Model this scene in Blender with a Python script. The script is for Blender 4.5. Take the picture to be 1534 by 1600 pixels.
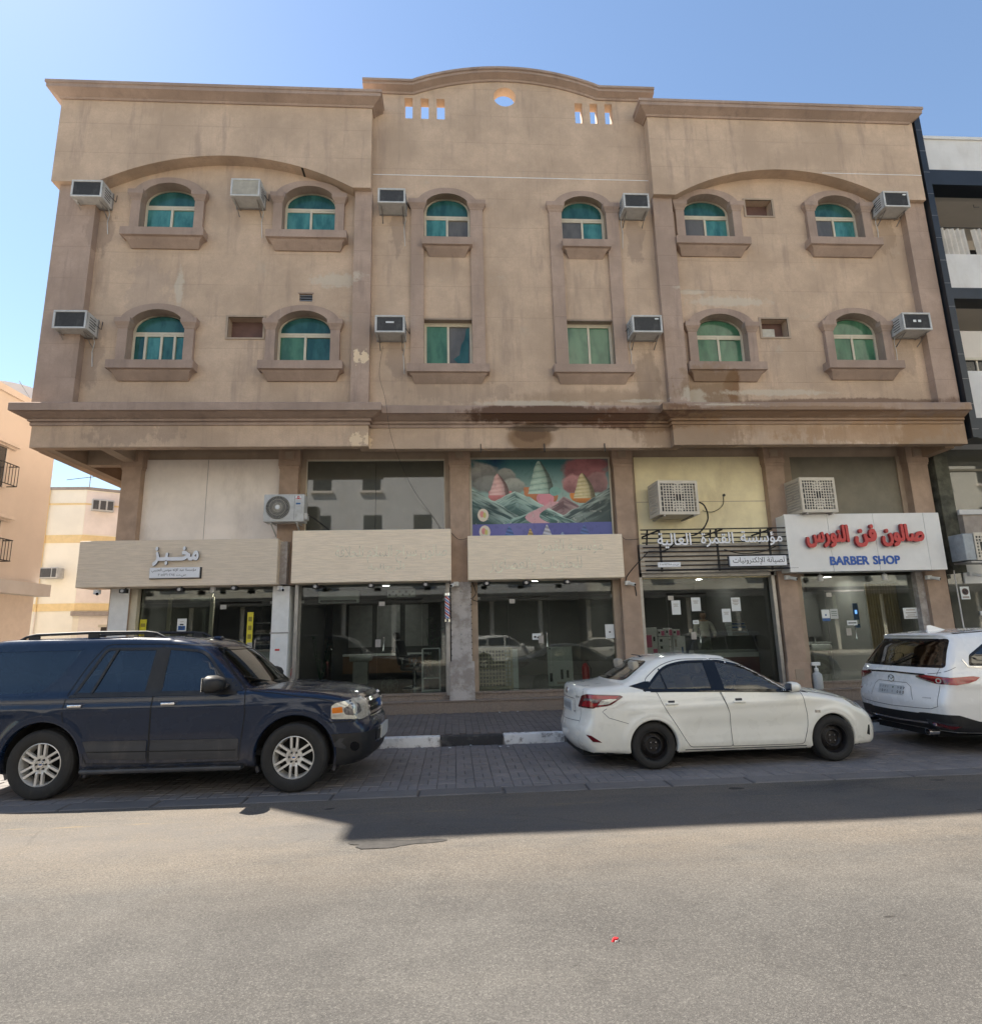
import bpy, bmesh, math, random
import numpy as np
from mathutils import Vector, Matrix
from mathutils.geometry import delaunay_2d_cdt, interpolate_bezier
for o in list(bpy.data.objects): bpy.data.objects.remove(o)
SC = bpy.context.scene
COL = SC.collection
PI = math.pi
rnd = random.Random(7)

# ------------------------------------------------------------------ camera
EYE = 1.83
F_PX, PITCH, YAW, ROLL = 947.0, 0.19746, 0.06356, -0.02352
_fw = Vector((math.sin(YAW)*math.cos(PITCH), math.cos(YAW)*math.cos(PITCH), math.sin(PITCH)))
_r = Vector((math.cos(YAW), -math.sin(YAW), 0)); _u = _r.cross(_fw)
_r2 = _r*math.cos(ROLL)+_u*math.sin(ROLL); _u2 = _u*math.cos(ROLL)-_r*math.sin(ROLL)
cam = bpy.data.cameras.new('camera'); camo = bpy.data.objects.new('camera', cam); COL.objects.link(camo)
m = Matrix((_r2, _u2, -_fw)).transposed().to_4x4(); m.translation = (0, 0, EYE); camo.matrix_world = m
cam.sensor_fit = 'HORIZONTAL'; cam.sensor_width = 36.0; cam.lens = F_PX/1534*36; cam.clip_end = 2000; cam.clip_start = .05
SC.camera = camo

# ------------------------------------------------------------------ sky, sun, exposure
SUN_EL = 54.5; SUN_DIR = Vector((-.796, .607, 0)).normalized()
w = bpy.data.worlds.new('World'); SC.world = w; w.use_nodes = True
nt = w.node_tree; nt.nodes.clear()
sky = nt.nodes.new('ShaderNodeTexSky'); sky.sky_type = 'NISHITA'; sky.sun_disc = False
sky.sun_elevation = math.radians(SUN_EL); sky.sun_rotation = math.atan2(SUN_DIR.x, SUN_DIR.y)
sky.altitude = 0; sky.air_density = 1.25; sky.dust_density = .2; sky.ozone_density = 2.0
bg = nt.nodes.new('ShaderNodeBackground'); bg.inputs[1].default_value = .066
wo = nt.nodes.new('ShaderNodeOutputWorld')
nt.links.new(sky.outputs[0], bg.inputs[0]); nt.links.new(bg.outputs[0], wo.inputs[0])
sun = bpy.data.lights.new('sun', 'SUN'); sun.energy = 4.9; sun.angle = math.radians(.5); sun.color = (1, .93, .82)
suno = bpy.data.objects.new('sun', sun); COL.objects.link(suno)
_sd = Vector((SUN_DIR.x*math.cos(math.radians(SUN_EL)), SUN_DIR.y*math.cos(math.radians(SUN_EL)), math.sin(math.radians(SUN_EL))))
suno.rotation_euler = _sd.to_track_quat('Z', 'Y').to_euler(); suno.location = (-20, 20, 40)
SC.view_settings.view_transform = 'Standard'; SC.view_settings.look = 'None'
SC.view_settings.gamma = 1; SC.view_settings.exposure = 1.58
try: SC.view_settings.use_curve_mapping = False
except Exception: pass
SC.render.film_transparent = False
SC.cycles.max_bounces = 8; SC.cycles.transparent_max_bounces = 16

# ------------------------------------------------------------------ object helpers
def link(o, parent=None):
    COL.objects.link(o)
    if parent is not None: o.parent = parent
    return o
def tag(o, label=None, cat=None, group=None, kind=None):
    if label: o['label'] = label
    if cat: o['category'] = cat
    if group: o['group'] = group
    if kind: o['kind'] = kind
    return o
def thing(name, label, cat, loc=(0, 0, 0), rz=0.0, group=None):
    o = bpy.data.objects.new(name, None); link(o); o.location = loc; o.rotation_euler = (0, 0, rz)
    o.empty_display_size = .2
    return tag(o, label, cat, group)
def mesh_obj(name, verts, faces, mat=None, parent=None, smooth=False, mats=None, midx=None):
    me = bpy.data.meshes.new(name); me.from_pydata([tuple(map(float, v)) for v in verts], [], [tuple(map(int, f)) for f in faces]); me.update()
    for mm in (mats or ([mat] if mat else [])): me.materials.append(mm)
    if midx is not None: me.polygons.foreach_set('material_index', list(map(int, midx)))
    if smooth: me.polygons.foreach_set('use_smooth', [True]*len(me.polygons))
    return link(bpy.data.objects.new(name, me), parent)
class MB:
    """collects shapes, builds ONE mesh"""
    def __init__(s): s.v = []; s.f = []; s.sm = []
    def add(s, vs, fs, sm=False):
        b = len(s.v); s.v += [tuple(v) for v in vs]; s.f += [tuple(i+b for i in f) for f in fs]; s.sm += [sm]*len(fs); return s
    def box(s, x0, x1, y0, y1, z0, z1):
        return s.add([(x0,y0,z0),(x1,y0,z0),(x1,y1,z0),(x0,y1,z0),(x0,y0,z1),(x1,y0,z1),(x1,y1,z1),(x0,y1,z1)],
            [(0,3,2,1),(4,5,6,7),(0,1,5,4),(1,2,6,5),(2,3,7,6),(3,0,4,7)])
    def obox(s, M, sx, sy, sz):
        vs = [M @ Vector((x*sx/2, y*sy/2, z*sz/2)) for x, y, z in ((-1,-1,-1),(1,-1,-1),(1,1,-1),(-1,1,-1),(-1,-1,1),(1,-1,1),(1,1,1),(-1,1,1))]
        return s.add(vs, [(0,3,2,1),(4,5,6,7),(0,1,5,4),(1,2,6,5),(2,3,7,6),(3,0,4,7)])
    def bbox(s, x0, x1, y0, y1, z0, z1, b=.02, seg=2):
        bm = bmesh.new(); bmesh.ops.create_cube(bm, size=1)
        for v in bm.verts: v.co = Vector(((x0+x1)/2+v.co.x*(x1-x0), (y0+y1)/2+v.co.y*(y1-y0), (z0+z1)/2+v.co.z*(z1-z0)))
        bmesh.ops.bevel(bm, geom=bm.edges[:], offset=b, segments=seg, affect='EDGES', profile=.5)
        bm.verts.index_update(); s.add([v.co.copy() for v in bm.verts], [[v.index for v in f.verts] for f in bm.faces], True); bm.free(); return s
    def tube(s, pts, r, n=8, caps=True, closed=False):
        pts = [Vector(p) for p in pts]; rings = []; N = len(pts)
        rr = r if isinstance(r, (list, tuple)) else [r]*N
        up = Vector((0, 0, 1)); b = len(s.v)
        for i, p in enumerate(pts):
            a = pts[i-1] if (i > 0 or closed) else p; c = pts[(i+1) % N] if (i < N-1 or closed) else p
            d = (c-a).normalized(); q = up.cross(d)
            if q.length < .1: q = Vector((1, 0, 0)).cross(d)
            q.normalize(); w_ = d.cross(q)
            rings.append([p+(q*math.cos(2*PI*k/n)+w_*math.sin(2*PI*k/n))*rr[i] for k in range(n)])
        vs = [v for rg in rings for v in rg]; fs = []
        for i in range(N if closed else N-1):
            j = (i+1) % N
            for k in range(n): fs.append((i*n+k, i*n+(k+1) % n, j*n+(k+1) % n, j*n+k))
        if caps and not closed: fs += [tuple(range(n))[::-1], tuple((N-1)*n+k for k in range(n))]
        return s.add(vs, fs, True)
    def lathe(s, prof, M=None, n=24, closed=False):
        """prof: (r, h) pairs about local z"""
        M = M or Matrix(); vs = []; fs = []; P = len(prof)
        for r, h in prof:
            for k in range(n): vs.append(M @ Vector((r*math.cos(2*PI*k/n), r*math.sin(2*PI*k/n), h)))
        for i in range(P if closed else P-1):
            j = (i+1) % P
            for k in range(n): fs.append((i*n+k, i*n+(k+1) % n, j*n+(k+1) % n, j*n+k))
        return s.add(vs, fs, True)
    def cyl(s, c, r, h, n=16, M=None):
        M = M or Matrix.Translation(c); vs = [M @ Vector((r*math.cos(2*PI*k/n), r*math.sin(2*PI*k/n), z)) for z in (0, h) for k in range(n)]
        fs = [(k, (k+1) % n, n+(k+1) % n, n+k) for k in range(n)]+[tuple(range(n))[::-1], tuple(range(n, 2*n))]
        b = len(s.v); s.add(vs, fs, True); s.sm[-1] = False; s.sm[-2] = False; return s
    def sweep(s, prof, path):
        """prof (list of 2D: out, z) swept along polyline path of (x,y) with mitred corners; out = to the right of travel"""
        N = len(path); P = [Vector(p) for p in path]; rows = []
        for i in range(N):
            d0 = (P[i]-P[i-1]).normalized() if i > 0 else (P[1]-P[0]).normalized()
            d1 = (P[i+1]-P[i]).normalized() if i < N-1 else d0
            n0 = Vector((d0.y, -d0.x)); n1 = Vector((d1.y, -d1.x)); mm = (n0+n1); mm = mm/mm.length; k = 1/max(.3, mm.dot(n0))
            rows.append([(P[i].x+mm.x*k*o, P[i].y+mm.y*k*o, z) for o, z in prof])
        q = len(prof); vs = [v for r_ in rows for v in r_]; fs = []
        for i in range(N-1):
            for k in range(q): fs.append((i*q+k, i*q+(k+1) % q, (i+1)*q+(k+1) % q, (i+1)*q+k))
        fs += [tuple(range(q)), tuple((N-1)*q+k for k in range(q))[::-1]]
        return s.add(vs, fs)
    def build(s, name, mat, parent=None, sharp=35):
        me = bpy.data.meshes.new(name); me.from_pydata(s.v, [], s.f)
        if mat: me.materials.append(mat)
        me.polygons.foreach_set('use_smooth', s.sm)
        bm = bmesh.new(); bm.from_mesh(me); bmesh.ops.recalc_face_normals(bm, faces=bm.faces[:]); bm.to_mesh(me); bm.free()
        if any(s.sm): me.set_sharp_from_angle(angle=math.radians(sharp))
        me.update(); return link(bpy.data.objects.new(name, me), parent)
def slab(name, outline, holes, y0, y1, mat, parent=None, back=True):
    """plate in the XZ plane with holes, from y0 (front) to y1"""
    pts = []; edges = []
    for lp in [outline]+list(holes):
        b = len(pts); n = len(lp); pts += [Vector(p) for p in lp]; edges += [(b+i, b+(i+1) % n) for i in range(n)]
    V, E, Fc, ov, oe, of = delaunay_2d_cdt(pts, edges, [], 1, 1e-5)
    def inside(c, lp):
        r = False; n = len(lp)
        for i in range(n):
            x1, z1 = lp[i]; x2, z2 = lp[(i+1) % n]
            if (z1 > c[1]) != (z2 > c[1]) and c[0] < (x2-x1)*(c[1]-z1)/(z2-z1)+x1: r = not r
        return r
    tr = []
    for f in Fc:
        c = sum((V[i] for i in f), Vector((0, 0)))/len(f)
        if inside(c, outline) and not any(inside(c, h) for h in holes): tr.append(f)
    n = len(V); vs = [(v.x, y0, v.y) for v in V]+[(v.x, y1, v.y) for v in V]; fs = []
    for f in tr:
        a = list(f); ar = sum((V[a[i]].x*V[a[(i+1) % len(a)]].y-V[a[(i+1) % len(a)]].x*V[a[i]].y) for i in range(len(a)))
        if ar < 0: a = a[::-1]
        fs.append(a)
        if back: fs.append([i+n for i in a[::-1]])
    cnt = {}
    for f in fs:
        if f[0] >= n: continue
        for i in range(len(f)):
            e = (f[i], f[(i+1) % len(f)]); cnt[e] = 1
    for (a, b) in list(cnt):
        if (b, a) not in cnt: fs.append([b, a, a+n, b+n])
    return mesh_obj(name, vs, fs, mat, parent)
def rect(x0, x1, z0, z1): return [(x0, z0), (x1, z0), (x1, z1), (x0, z1)]
def copy_tree(o, parent=None):
    c = o.copy(); COL.objects.link(c)
    if parent is not None: c.parent = parent
    for ch in list(o.children): copy_tree(ch, c)
    return c
# ------------------------------------------------------------------ materials
class NT:
    def __init__(s, name):
        s.m = bpy.data.materials.new(name); s.m.use_nodes = True; s.t = s.m.node_tree; s.t.nodes.clear()
        s.out = s.t.nodes.new('ShaderNodeOutputMaterial'); s.pos = None
    def n(s, ty, **k):
        d = s.t.nodes.new(ty)
        for a, b in k.items(): setattr(d, a, b)
        return d
    def l(s, a, b): s.t.links.new(a, b)
    def P(s, obj=False):
        if obj: return s.n('ShaderNodeTexCoord').outputs['Object']
        if s.pos is None: s.pos = s.n('ShaderNodeNewGeometry').outputs['Position']
        return s.pos
    def mapn(s, sc=(1, 1, 1), vec=None, loc=(0, 0, 0), rot=(0, 0, 0)):
        d = s.n('ShaderNodeMapping'); d.inputs['Scale'].default_value = sc; d.inputs['Location'].default_value = loc; d.inputs['Rotation'].default_value = rot
        s.l(vec if vec is not None else s.P(), d.inputs[0]); return d.outputs[0]
    def noise(s, scale=5, detail=4, rough=.6, vec=None, dist=0):
        d = s.n('ShaderNodeTexNoise'); d.inputs['Scale'].default_value = scale; d.inputs['Detail'].default_value = detail
        d.inputs['Roughness'].default_value = rough; d.inputs['Distortion'].default_value = dist
        s.l(vec if vec is not None else s.P(), d.inputs['Vector']); return d.outputs[0]
    def ramp(s, v, a, b, lo=0., hi=1.):
        d = s.n('ShaderNodeMapRange'); d.clamp = True; d.interpolation_type = 'SMOOTHSTEP'
        for i, x in zip((1, 2, 3, 4), (a, b, lo, hi)): d.inputs[i].default_value = x
        s.l(v, d.inputs[0]); return d.outputs[0]
    def math(s, op, a, b=None, c=None):
        d = s.n('ShaderNodeMath', operation=op)
        for i, x in enumerate((a, b, c)):
            if x is None: continue
            if isinstance(x, (int, float)): d.inputs[i].default_value = x
            else: s.l(x, d.inputs[i])
        return d.outputs[0]
    def mix(s, f, a, b, mode='MIX'):
        d = s.n('ShaderNodeMix', data_type='RGBA', blend_type=mode)
        if isinstance(f, (int, float)): d.inputs[0].default_value = f
        else: s.l(f, d.inputs[0])
        for i, x in ((6, a), (7, b)):
            if isinstance(x, tuple): d.inputs[i].default_value = (*x[:3], 1)
            else: s.l(x, d.inputs[i])
        return d.outputs[2]
    def bsdf(s, col, rough=.7, metal=0, spec=.5, bump=None, bstr=.3, bdist=.02, **k):
        d = s.n('ShaderNodeBsdfPrincipled')
        if isinstance(col, tuple): d.inputs['Base Color'].default_value = (*col[:3], 1)
        else: s.l(col, d.inputs['Base Color'])
        if isinstance(rough, (int, float)): d.inputs['Roughness'].default_value = rough
        else: s.l(rough, d.inputs['Roughness'])
        d.inputs['Metallic'].default_value = metal; d.inputs['Specular IOR Level'].default_value = spec
        for a, b in k.items(): d.inputs[a.replace('_', ' ')].default_value = b
        if bump is not None:
            bn = s.n('ShaderNodeBump'); bn.inputs['Strength'].default_value = bstr; bn.inputs['Distance'].default_value = bdist
            s.l(bump, bn.inputs['Height']); s.l(bn.outputs[0], d.inputs['Normal'])
        return d.outputs[0]
    def done(s, sh): s.l(sh, s.out.inputs[0]); return s.m
    def sep(s, v=None):
        d = s.n('ShaderNodeSeparateXYZ'); s.l(v if v is not None else s.P(), d.inputs[0]); return d.outputs
def simple(name, col, rough=.6, metal=0, spec=.5, var=.12, vscale=6, bstr=0, dirt=None, obj=False, **k):
    t = NT(name); P = t.P(obj); nz = t.noise(vscale, 5, .65, P)
    c = t.mix(t.ramp(nz, .3, .7), tuple(x*(1-var) for x in col), tuple(min(1, x*(1+var)) for x in col))
    if dirt is not None:
        c = t.mix(t.ramp(t.noise(vscale*.6, 7, .7, t.mapn((1, 1, .35), P)), .5, .75, 0, dirt[3] if len(dirt) > 3 else .6), c, tuple(dirt[:3]))
    return t.done(t.bsdf(c, rough, metal, spec, bump=(t.noise(vscale*20, 3, .6, P) if bstr else None), bstr=bstr or .1, bdist=.005, **k))
def blob(t, cx, cz, rx, rz, soft=.25, nz=None, amt=.5):
    """mask of an uneven blob on a wall, about (cx, cz) in metres"""
    X, Y, Z = t.sep()
    a = t.math('DIVIDE', t.math('SUBTRACT', X, cx), rx); b = t.math('DIVIDE', t.math('SUBTRACT', Z, cz), rz)
    d = t.math('SQRT', t.math('ADD', t.math('MULTIPLY', a, a), t.math('MULTIPLY', b, b)))
    if nz is not None: d = t.math('ADD', d, t.math('MULTIPLY', t.math('SUBTRACT', nz, .5), amt*2))
    return t.ramp(d, 1-soft, 1, 1, 0)
def stucco(name, col, grey=(.30, .25, .21), lines=True, stains=True, lightamt=.5):
    t = NT(name); X, Y, Z = t.sep()
    big = t.noise(.7, 6, .62); med = t.noise(3.2, 6, .7); fine = t.noise(34, 3, .7)
    streak = t.noise(1.6, 6, .7, t.mapn((2.2, 2.2, .28)))
    c = t.mix(t.ramp(big, .32, .68), tuple(x*.78 for x in col), tuple(x*1.12 for x in col))
    c = t.mix(t.ramp(med, .38, .68, 0, .5), c, tuple(x*.8 for x in col))
    c = t.mix(t.ramp(fine, .3, .7, 0, .3), c, tuple(x*.72 for x in col))
    c = t.mix(t.ramp(streak, .5, .72, 0, .6), c, tuple(x*.60 for x in (col[0]*.97, col[1]*.98, col[2]*1.06)))
    c = t.mix(t.ramp(t.noise(3.6, 5, .75, t.mapn((3, 3, .16), loc=(2, 1, 0))), .60, .74, 0, .38), c, tuple(x*.55 for x in col))
    c = t.mix(t.ramp(t.noise(3.1, 5, .75, t.mapn((3, 3, .2), loc=(9, 5, 0))), .64, .76, 0, .35), c, (.62, .52, .42))
    # pale rubbed patches
    c = t.mix(t.math('MULTIPLY', t.ramp(t.noise(1.1, 7, .72, t.mapn((1, 1, 1.3), loc=(3, 0, 5))), .60, .70, 0, lightamt), t.ramp(med, .4, .6)), c, (.50, .42, .33))
    if stains:
        nz = t.math('ADD', t.math('MULTIPLY', t.noise(2.6, 6, .65), .55), t.math('MULTIPLY', t.noise(3.2, 7, .75, t.mapn((2.6, 2.6, .5))), .45)); nf = t.noise(6, 5, .7)
        # long dark drip zone on the ledge, middle and right of the front
        for cx, cz, rx, rz, colr, amt, aa in (
            (2.0, 6.60, 1.9, .22, (.13, .075, .05), .38, .95), (4.6, 6.5, 1.7, .26, (.15, .08, .05), .38, .9), (9.3, 6.95, 3.2, .16, (.19, .12, .085), .3, .8),
            (7.6, 6.6, 3.2, .10, (.2, .13, .09), .35, .7), (1.75, 6.12, .58, .38, (.21, .125, .065), .10, .85), (1.75, 6.22, .42, .2, (.15, .09, .055), .3, .7), (1.85, 6.35, .7, .1, (.11, .08, .06), .3, .8),
            (11.3, 6.0, 1.25, .8, (.30, .20, .12), .5, .6), (6.0, 7.15, 1.0, .34, (.24, .17, .11), .4, .6), (4.55, 7.3, .3, 1.1, (.25, .18, .13), .5, .5), (5.4, 6.15, 1.4, .5, (.27, .185, .12), .5, .6),
            (6.55, 7.35, .22, .4, (.22, .12, .06), .3, .85), (5.9, 7.4, .8, .5, (.27, .18, .11), .7, .6), (9.6, 6.15, 2.2, .3, (.36, .22, .12), .9, .5), (-6.9, 6.25, 1.2, .35, (.24, .19, .16), .9, .35), (-6.9, 9.5, .5, 1.1, (.36, .28, .23), .9, .35), (.2, 7.2, 1.4, .3, (.3, .23, .18), .8, .4), (-8.05, 11.2, .3, .75, (.27, .20, .16), .7, .5), (-8.0, 8.0, .3, .7, (.27, .20, .16), .7, .45), (-1.2, 11.3, .22, .7, (.27, .20, .16), .7, .5), (-1.25, 8.1, .24, .6, (.27, .20, .16), .7, .5), (4.5, 11.3, .24, .75, (.27, .20, .16), .7, .5), (10.9, 11.4, .3, .7, (.27, .19, .13), .7, .5), (10.9, 8.2, .26, .6, (.29, .22, .17), .7, .4)):
            c = t.mix(t.math('MULTIPLY', blob(t, cx, cz, rx, rz, .3, nz, amt*2.6), aa), c, colr)
        # broad rusty cast over the right of the ledge, where water runs
        c = t.mix(t.math('MULTIPLY', blob(t, 8.3, 6.45, 4.6, .5, .6, nz, 1.2), .42), c, (.36, .225, .125)); c = t.mix(t.math('MULTIPLY', blob(t, 3.4, 7.1, 2.6, .25, .7, nz, 1.2), .5), c, (.27, .19, .125))
        # white bloom left by water, thin wavy bands
        for cx, cz, rx, rz in ((1.9, 6.93, 1.7, .09), (7.6, 7.22, 1.6, .10), (5.6, 7.1, .45, .25), (4.4, 7.0, .7, .05), (6.1, 6.72, .8, .035), (-6.2, 9.75, .12, .55), (-2.65, 9.98, .75, .22), (6.7, 9.55, 1.2, .16), (5.75, 9.8, .5, .08)):
            c = t.mix(t.math('MULTIPLY', blob(t, cx, cz, rx, rz, .5, nf, .9), .62), c, (.58, .52, .42))
        # flaked paint near the left pier
        for cx, cz, rx, rz in ((-2.12, 8.0, .07, .17), (-1.95, 7.98, .1, .15), (-2.1, 6.02, .13, .16), (-1.85, 6.03, .08, .13)):
            c = t.mix(blob(t, cx, cz, rx, rz, .08, t.noise(13, 5, .75), 1.5), c, (.74, .58, .40))
    bump = fine
    if lines:
        zz = t.math('ADD', t.math('ADD', Z, t.math('MULTIPLY', t.noise(.8, 2, .5), .03)), .02)
        fr = t.math('ABSOLUTE', t.math('SUBTRACT', t.math('FRACT', t.math('DIVIDE', zz, .79)), .5))
        ln = t.ramp(fr, 0.0, .014, 1, 0)
        ln = t.math('MULTIPLY', ln, t.ramp(t.noise(.9, 3, .5), .35, .55, .25, 1))
        c = t.mix(t.math('MULTIPLY', ln, .4), c, tuple(x*.5 for x in col))
        bump = t.math('SUBTRACT', fine, t.math('MULTIPLY', ln, 1.5))
    return t.done(t.bsdf(c, .92, spec=.25, bump=bump, bstr=.35, bdist=.012))
M = {}
M['wall'] = stucco('wall_stucco', (.585, .435, .315))
M['trim'] = stucco('trim_stucco', (.415, .308, .245), lines=False, lightamt=.25)
M['trimline'] = stucco('pilaster_stucco', (.45, .333, .262), lines=True, lightamt=.2)
M['soffit'] = simple('soffit_paint', (.30, .23, .18), .9, var=.15, vscale=2, dirt=(.16, .12, .1))
M['column'] = simple('column_paint', (.42, .30, .22), .8, var=.12, vscale=3, bstr=.2, dirt=(.2, .15, .12, .5))
def whitecol():
    t = NT('scraped_column'); n1 = t.noise(3, 7, .75); n2 = t.noise(18, 5, .7)
    c = t.mix(t.ramp(n1, .42, .6), (.50, .46, .43), (.33, .29, .26)); c = t.mix(t.ramp(n2, .55, .75, 0, .7), c, (.2, .17, .15))
    return t.done(t.bsdf(c, .85, bump=n2, bstr=.4, bdist=.01))
M['scraped'] = whitecol()
M['bandwall'] = simple('band_wall_paint', (.40, .31, .23), .9, var=.1, vscale=2, dirt=(.25, .19, .15, .5))
M['plain_white'] = simple('cream_board', (.88, .79, .70), .75, var=.07, vscale=1.2, dirt=(.40, .33, .28, .45))
M['yellow_wall'] = simple('yellow_wall', (.93, .81, .52), .85, var=.1, vscale=1.3, bstr=.1, dirt=(.36, .27, .15, .45))
M['olive_panel'] = simple('olive_panel', (.19, .17, .125), .5, var=.12, vscale=2.5, dirt=(.22, .2, .16, .4))
def stone_board(name, col, ghost):
    t = NT(name); P = t.P(); X, Y, Z = t.sep()
    r1 = t.noise(9, 5, .65, t.mapn((.3, 1, 3.4))); r2 = t.noise(40, 3, .7)
    c = t.mix(t.ramp(r1, .35, .7), tuple(x*.91 for x in col), tuple(x*1.05 for x in col))
    bump = t.math('ADD', r1, t.math('MULTIPLY', r2, .3))
    return t.done(t.bsdf(c, .85, spec=.2, bump=bump, bstr=.45, bdist=.03))
M['board_grey'] = stone_board('board_grey_stone', (.78, .66, .52), 0)
M['board_tan'] = stone_board('board_tan_stone', (.93, .78, .60), 1)
M['board_tan2'] = stone_board('board_tan_stone_pale', (.91, .765, .585), 1)
M['ghost'] = simple('old_letter_mark', (.88, .73, .56), .9, var=.3, vscale=14)
M['granite'] = None
def granite():
    t = NT('brown_granite'); v = t.n('ShaderNodeTexVoronoi'); v.inputs['Scale'].default_value = 90; t.l(t.P(), v.inputs[0])
    c = t.mix(t.ramp(t.noise(110, 2, .7), .42, .58), (.12, .085, .065), (.36, .29, .235)); c = t.mix(t.ramp(t.noise(2, 5, .7), .4, .7, 0, .5), c, (.20, .165, .14))
    return t.done(t.bsdf(c, .42, spec=.5))
M['granite'] = granite()
def asphalt():
    t = NT('asphalt'); X, Y, Z = t.sep()
    v = t.n('ShaderNodeTexVoronoi'); v.inputs['Scale'].default_value = 150; t.l(t.P(), v.inputs[0])
    g = t.sep(v.outputs['Color'])[0]
    n1 = t.noise(.45, 6, .65); n2 = t.noise(2.4, 7, .72); n3 = t.noise(60, 5, .75); n4 = t.noise(.8, 6, .7, t.mapn((.22, 1.6, 1)))
    base = t.mix(t.ramp(n1, .35, .65), (.070, .066, .062), (.112, .106, .098))
    base = t.mix(t.ramp(n2, .35, .75, 0, .6), base, (.062, .059, .056))
    base = t.mix(t.ramp(n4, .5, .72, 0, .5), base, (.132, .122, .108))
    # dust blown against the edging, greyer and smoother where tyres run
    dust = t.math('MULTIPLY', t.ramp(Y, 4.2, 6.5), t.ramp(t.noise(.9, 6, .7, t.mapn((.35, 1, 1))), .28, .6))
    base = t.mix(t.math('MULTIPLY', dust, .75), base, (.21, .17, .128))
    for y0 in (1.4, 3.2): base = t.mix(t.math('MULTIPLY', t.ramp(t.math('ABSOLUTE', t.math('SUBTRACT', Y, y0)), .5, .1), .3), base, (.085, .08, .075))
    c = t.mix(t.math('MULTIPLY', t.ramp(g, .55, .98), .34), base, (.25, .237, .215))
    c = t.mix(t.math('MULTIPLY', t.ramp(g, .2, .04), .45), c, (.03, .028, .026))
    c = t.mix(t.ramp(n3, .38, .62, 0, .5), c, (.046, .043, .041)); c = t.mix(t.ramp(t.noise(210, 2, .8), .6, .72, 0, .35), c, (.3, .285, .26))
    c = t.mix(t.ramp(Y, 4.4, .8, 0, .48), c, (.070, .068, .066))
    dark = t.math('MULTIPLY', t.ramp(Y, 5.6, 6.4), t.ramp(Y, 7.45, 6.7)); c = t.mix(t.math('MULTIPLY', dark, t.ramp(n2, .3, .6, .1, .5)), c, (.13, .122, .115))  # strip inside the building shadow: colour lightened to stand in for fill light
    yel = t.math('MULTIPLY', t.math('MULTIPLY', t.ramp(Y, 6.86, 6.9), t.ramp(Y, 7.06, 7.02)), t.ramp(t.noise(1.2, 6, .75, t.mapn((.5, 3, 1))), .56, .68, 0, .4)); c = t.mix(yel, c, (.34, .24, .10))
    c = t.mix(t.ramp(t.noise(2.0, 2, .4, t.mapn((1, 2.2, 1), loc=(7, 3, 0))), .745, .765, 0, .8), c, (.025, .022, .02))
    # thin sealed cracks
    ck = t.n('ShaderNodeTexVoronoi', feature='DISTANCE_TO_EDGE'); ck.inputs['Scale'].default_value = .42
    wv = t.n('ShaderNodeVectorMath', operation='ADD'); nn = t.n('ShaderNodeTexNoise'); nn.inputs['Scale'].default_value = 1.6; nn.inputs['Detail'].default_value = 5; t.l(t.P(), nn.inputs['Vector']); sc_ = t.n('ShaderNodeVectorMath', operation='SCALE'); sc_.inputs['Scale'].default_value = .5; t.l(nn.outputs['Color'], sc_.inputs[0]); t.l(t.P(), wv.inputs[0]); t.l(sc_.outputs[0], wv.inputs[1]); t.l(wv.outputs[0], ck.inputs[0])
    crk = t.math('MULTIPLY', t.ramp(ck.outputs['Distance'], .012, .003), t.ramp(t.noise(.6, 3, .6, t.mapn((1, 1, 1), loc=(4, 9, 0))), .5, .62)); c = t.mix(t.math('MULTIPLY', crk, .12), c, (.03, .027, .024))
    bump = t.math('SUBTRACT', t.math('ADD', v.outputs['Distance'], t.math('MULTIPLY', n3, .8)), crk)
    return t.done(t.bsdf(c, .88, spec=.2, bump=bump, bstr=.55, bdist=.006))
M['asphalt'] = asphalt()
def paver(name, col):
    t = NT(name); oi = t.n('ShaderNodeObjectInfo'); g = t.n('ShaderNodeNewGeometry')
    rp = g.outputs['Random Per Island']
    n1 = t.noise(1.1, 6, .7); n2 = t.noise(45, 4, .7)
    rr = t.math('FRACT', t.math('ADD', rp, oi.outputs['Random']))
    c = t.mix(rr, tuple(x*.9 for x in col), tuple(x*1.08 for x in col))
    c = t.mix(t.ramp(n1, .4, .68, 0, .5), c, tuple(x*.55 for x in col)); c = t.mix(t.ramp(n2, .4, .7, 0, .45), c, tuple(x*.6 for x in col))
    return t.done(t.bsdf(c, .8, spec=.35, bump=n2, bstr=.4, bdist=.004))
M['paver'] = paver('grey_paver', (.215, .195, .185)); M['sidepaver'] = paver('dark_pavement_slab', (.19, .162, .147)); M['edging'] = paver('edging_stone', (.17, .155, .145))
M['tile'] = simple('concrete_tile', (.50, .45, .38), .9)
M['joint'] = simple('sandy_joint', (.15, .135, .122), .95, var=.3, vscale=8)
def kerbpaint(name, col, under):
    t = NT(name); n1 = t.noise(4.5, 8, .75); n2 = t.noise(1.6, 5, .7)
    c = t.mix(t.ramp(n1, .50, .62), tuple(x for x in col), under); c = t.mix(t.ramp(n2, .45, .75, 0, .5), c, tuple(x*.5 for x in under))
    return t.done(t.bsdf(c, .8, bump=n1, bstr=.3, bdist=.01))
M['kerbw'] = kerbpaint('kerb_white_paint', (.80, .78, .74), (.28, .255, .23)); M['kerbb'] = kerbpaint('kerb_black_paint', (.035, .034, .035), (.10, .095, .09))
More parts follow.
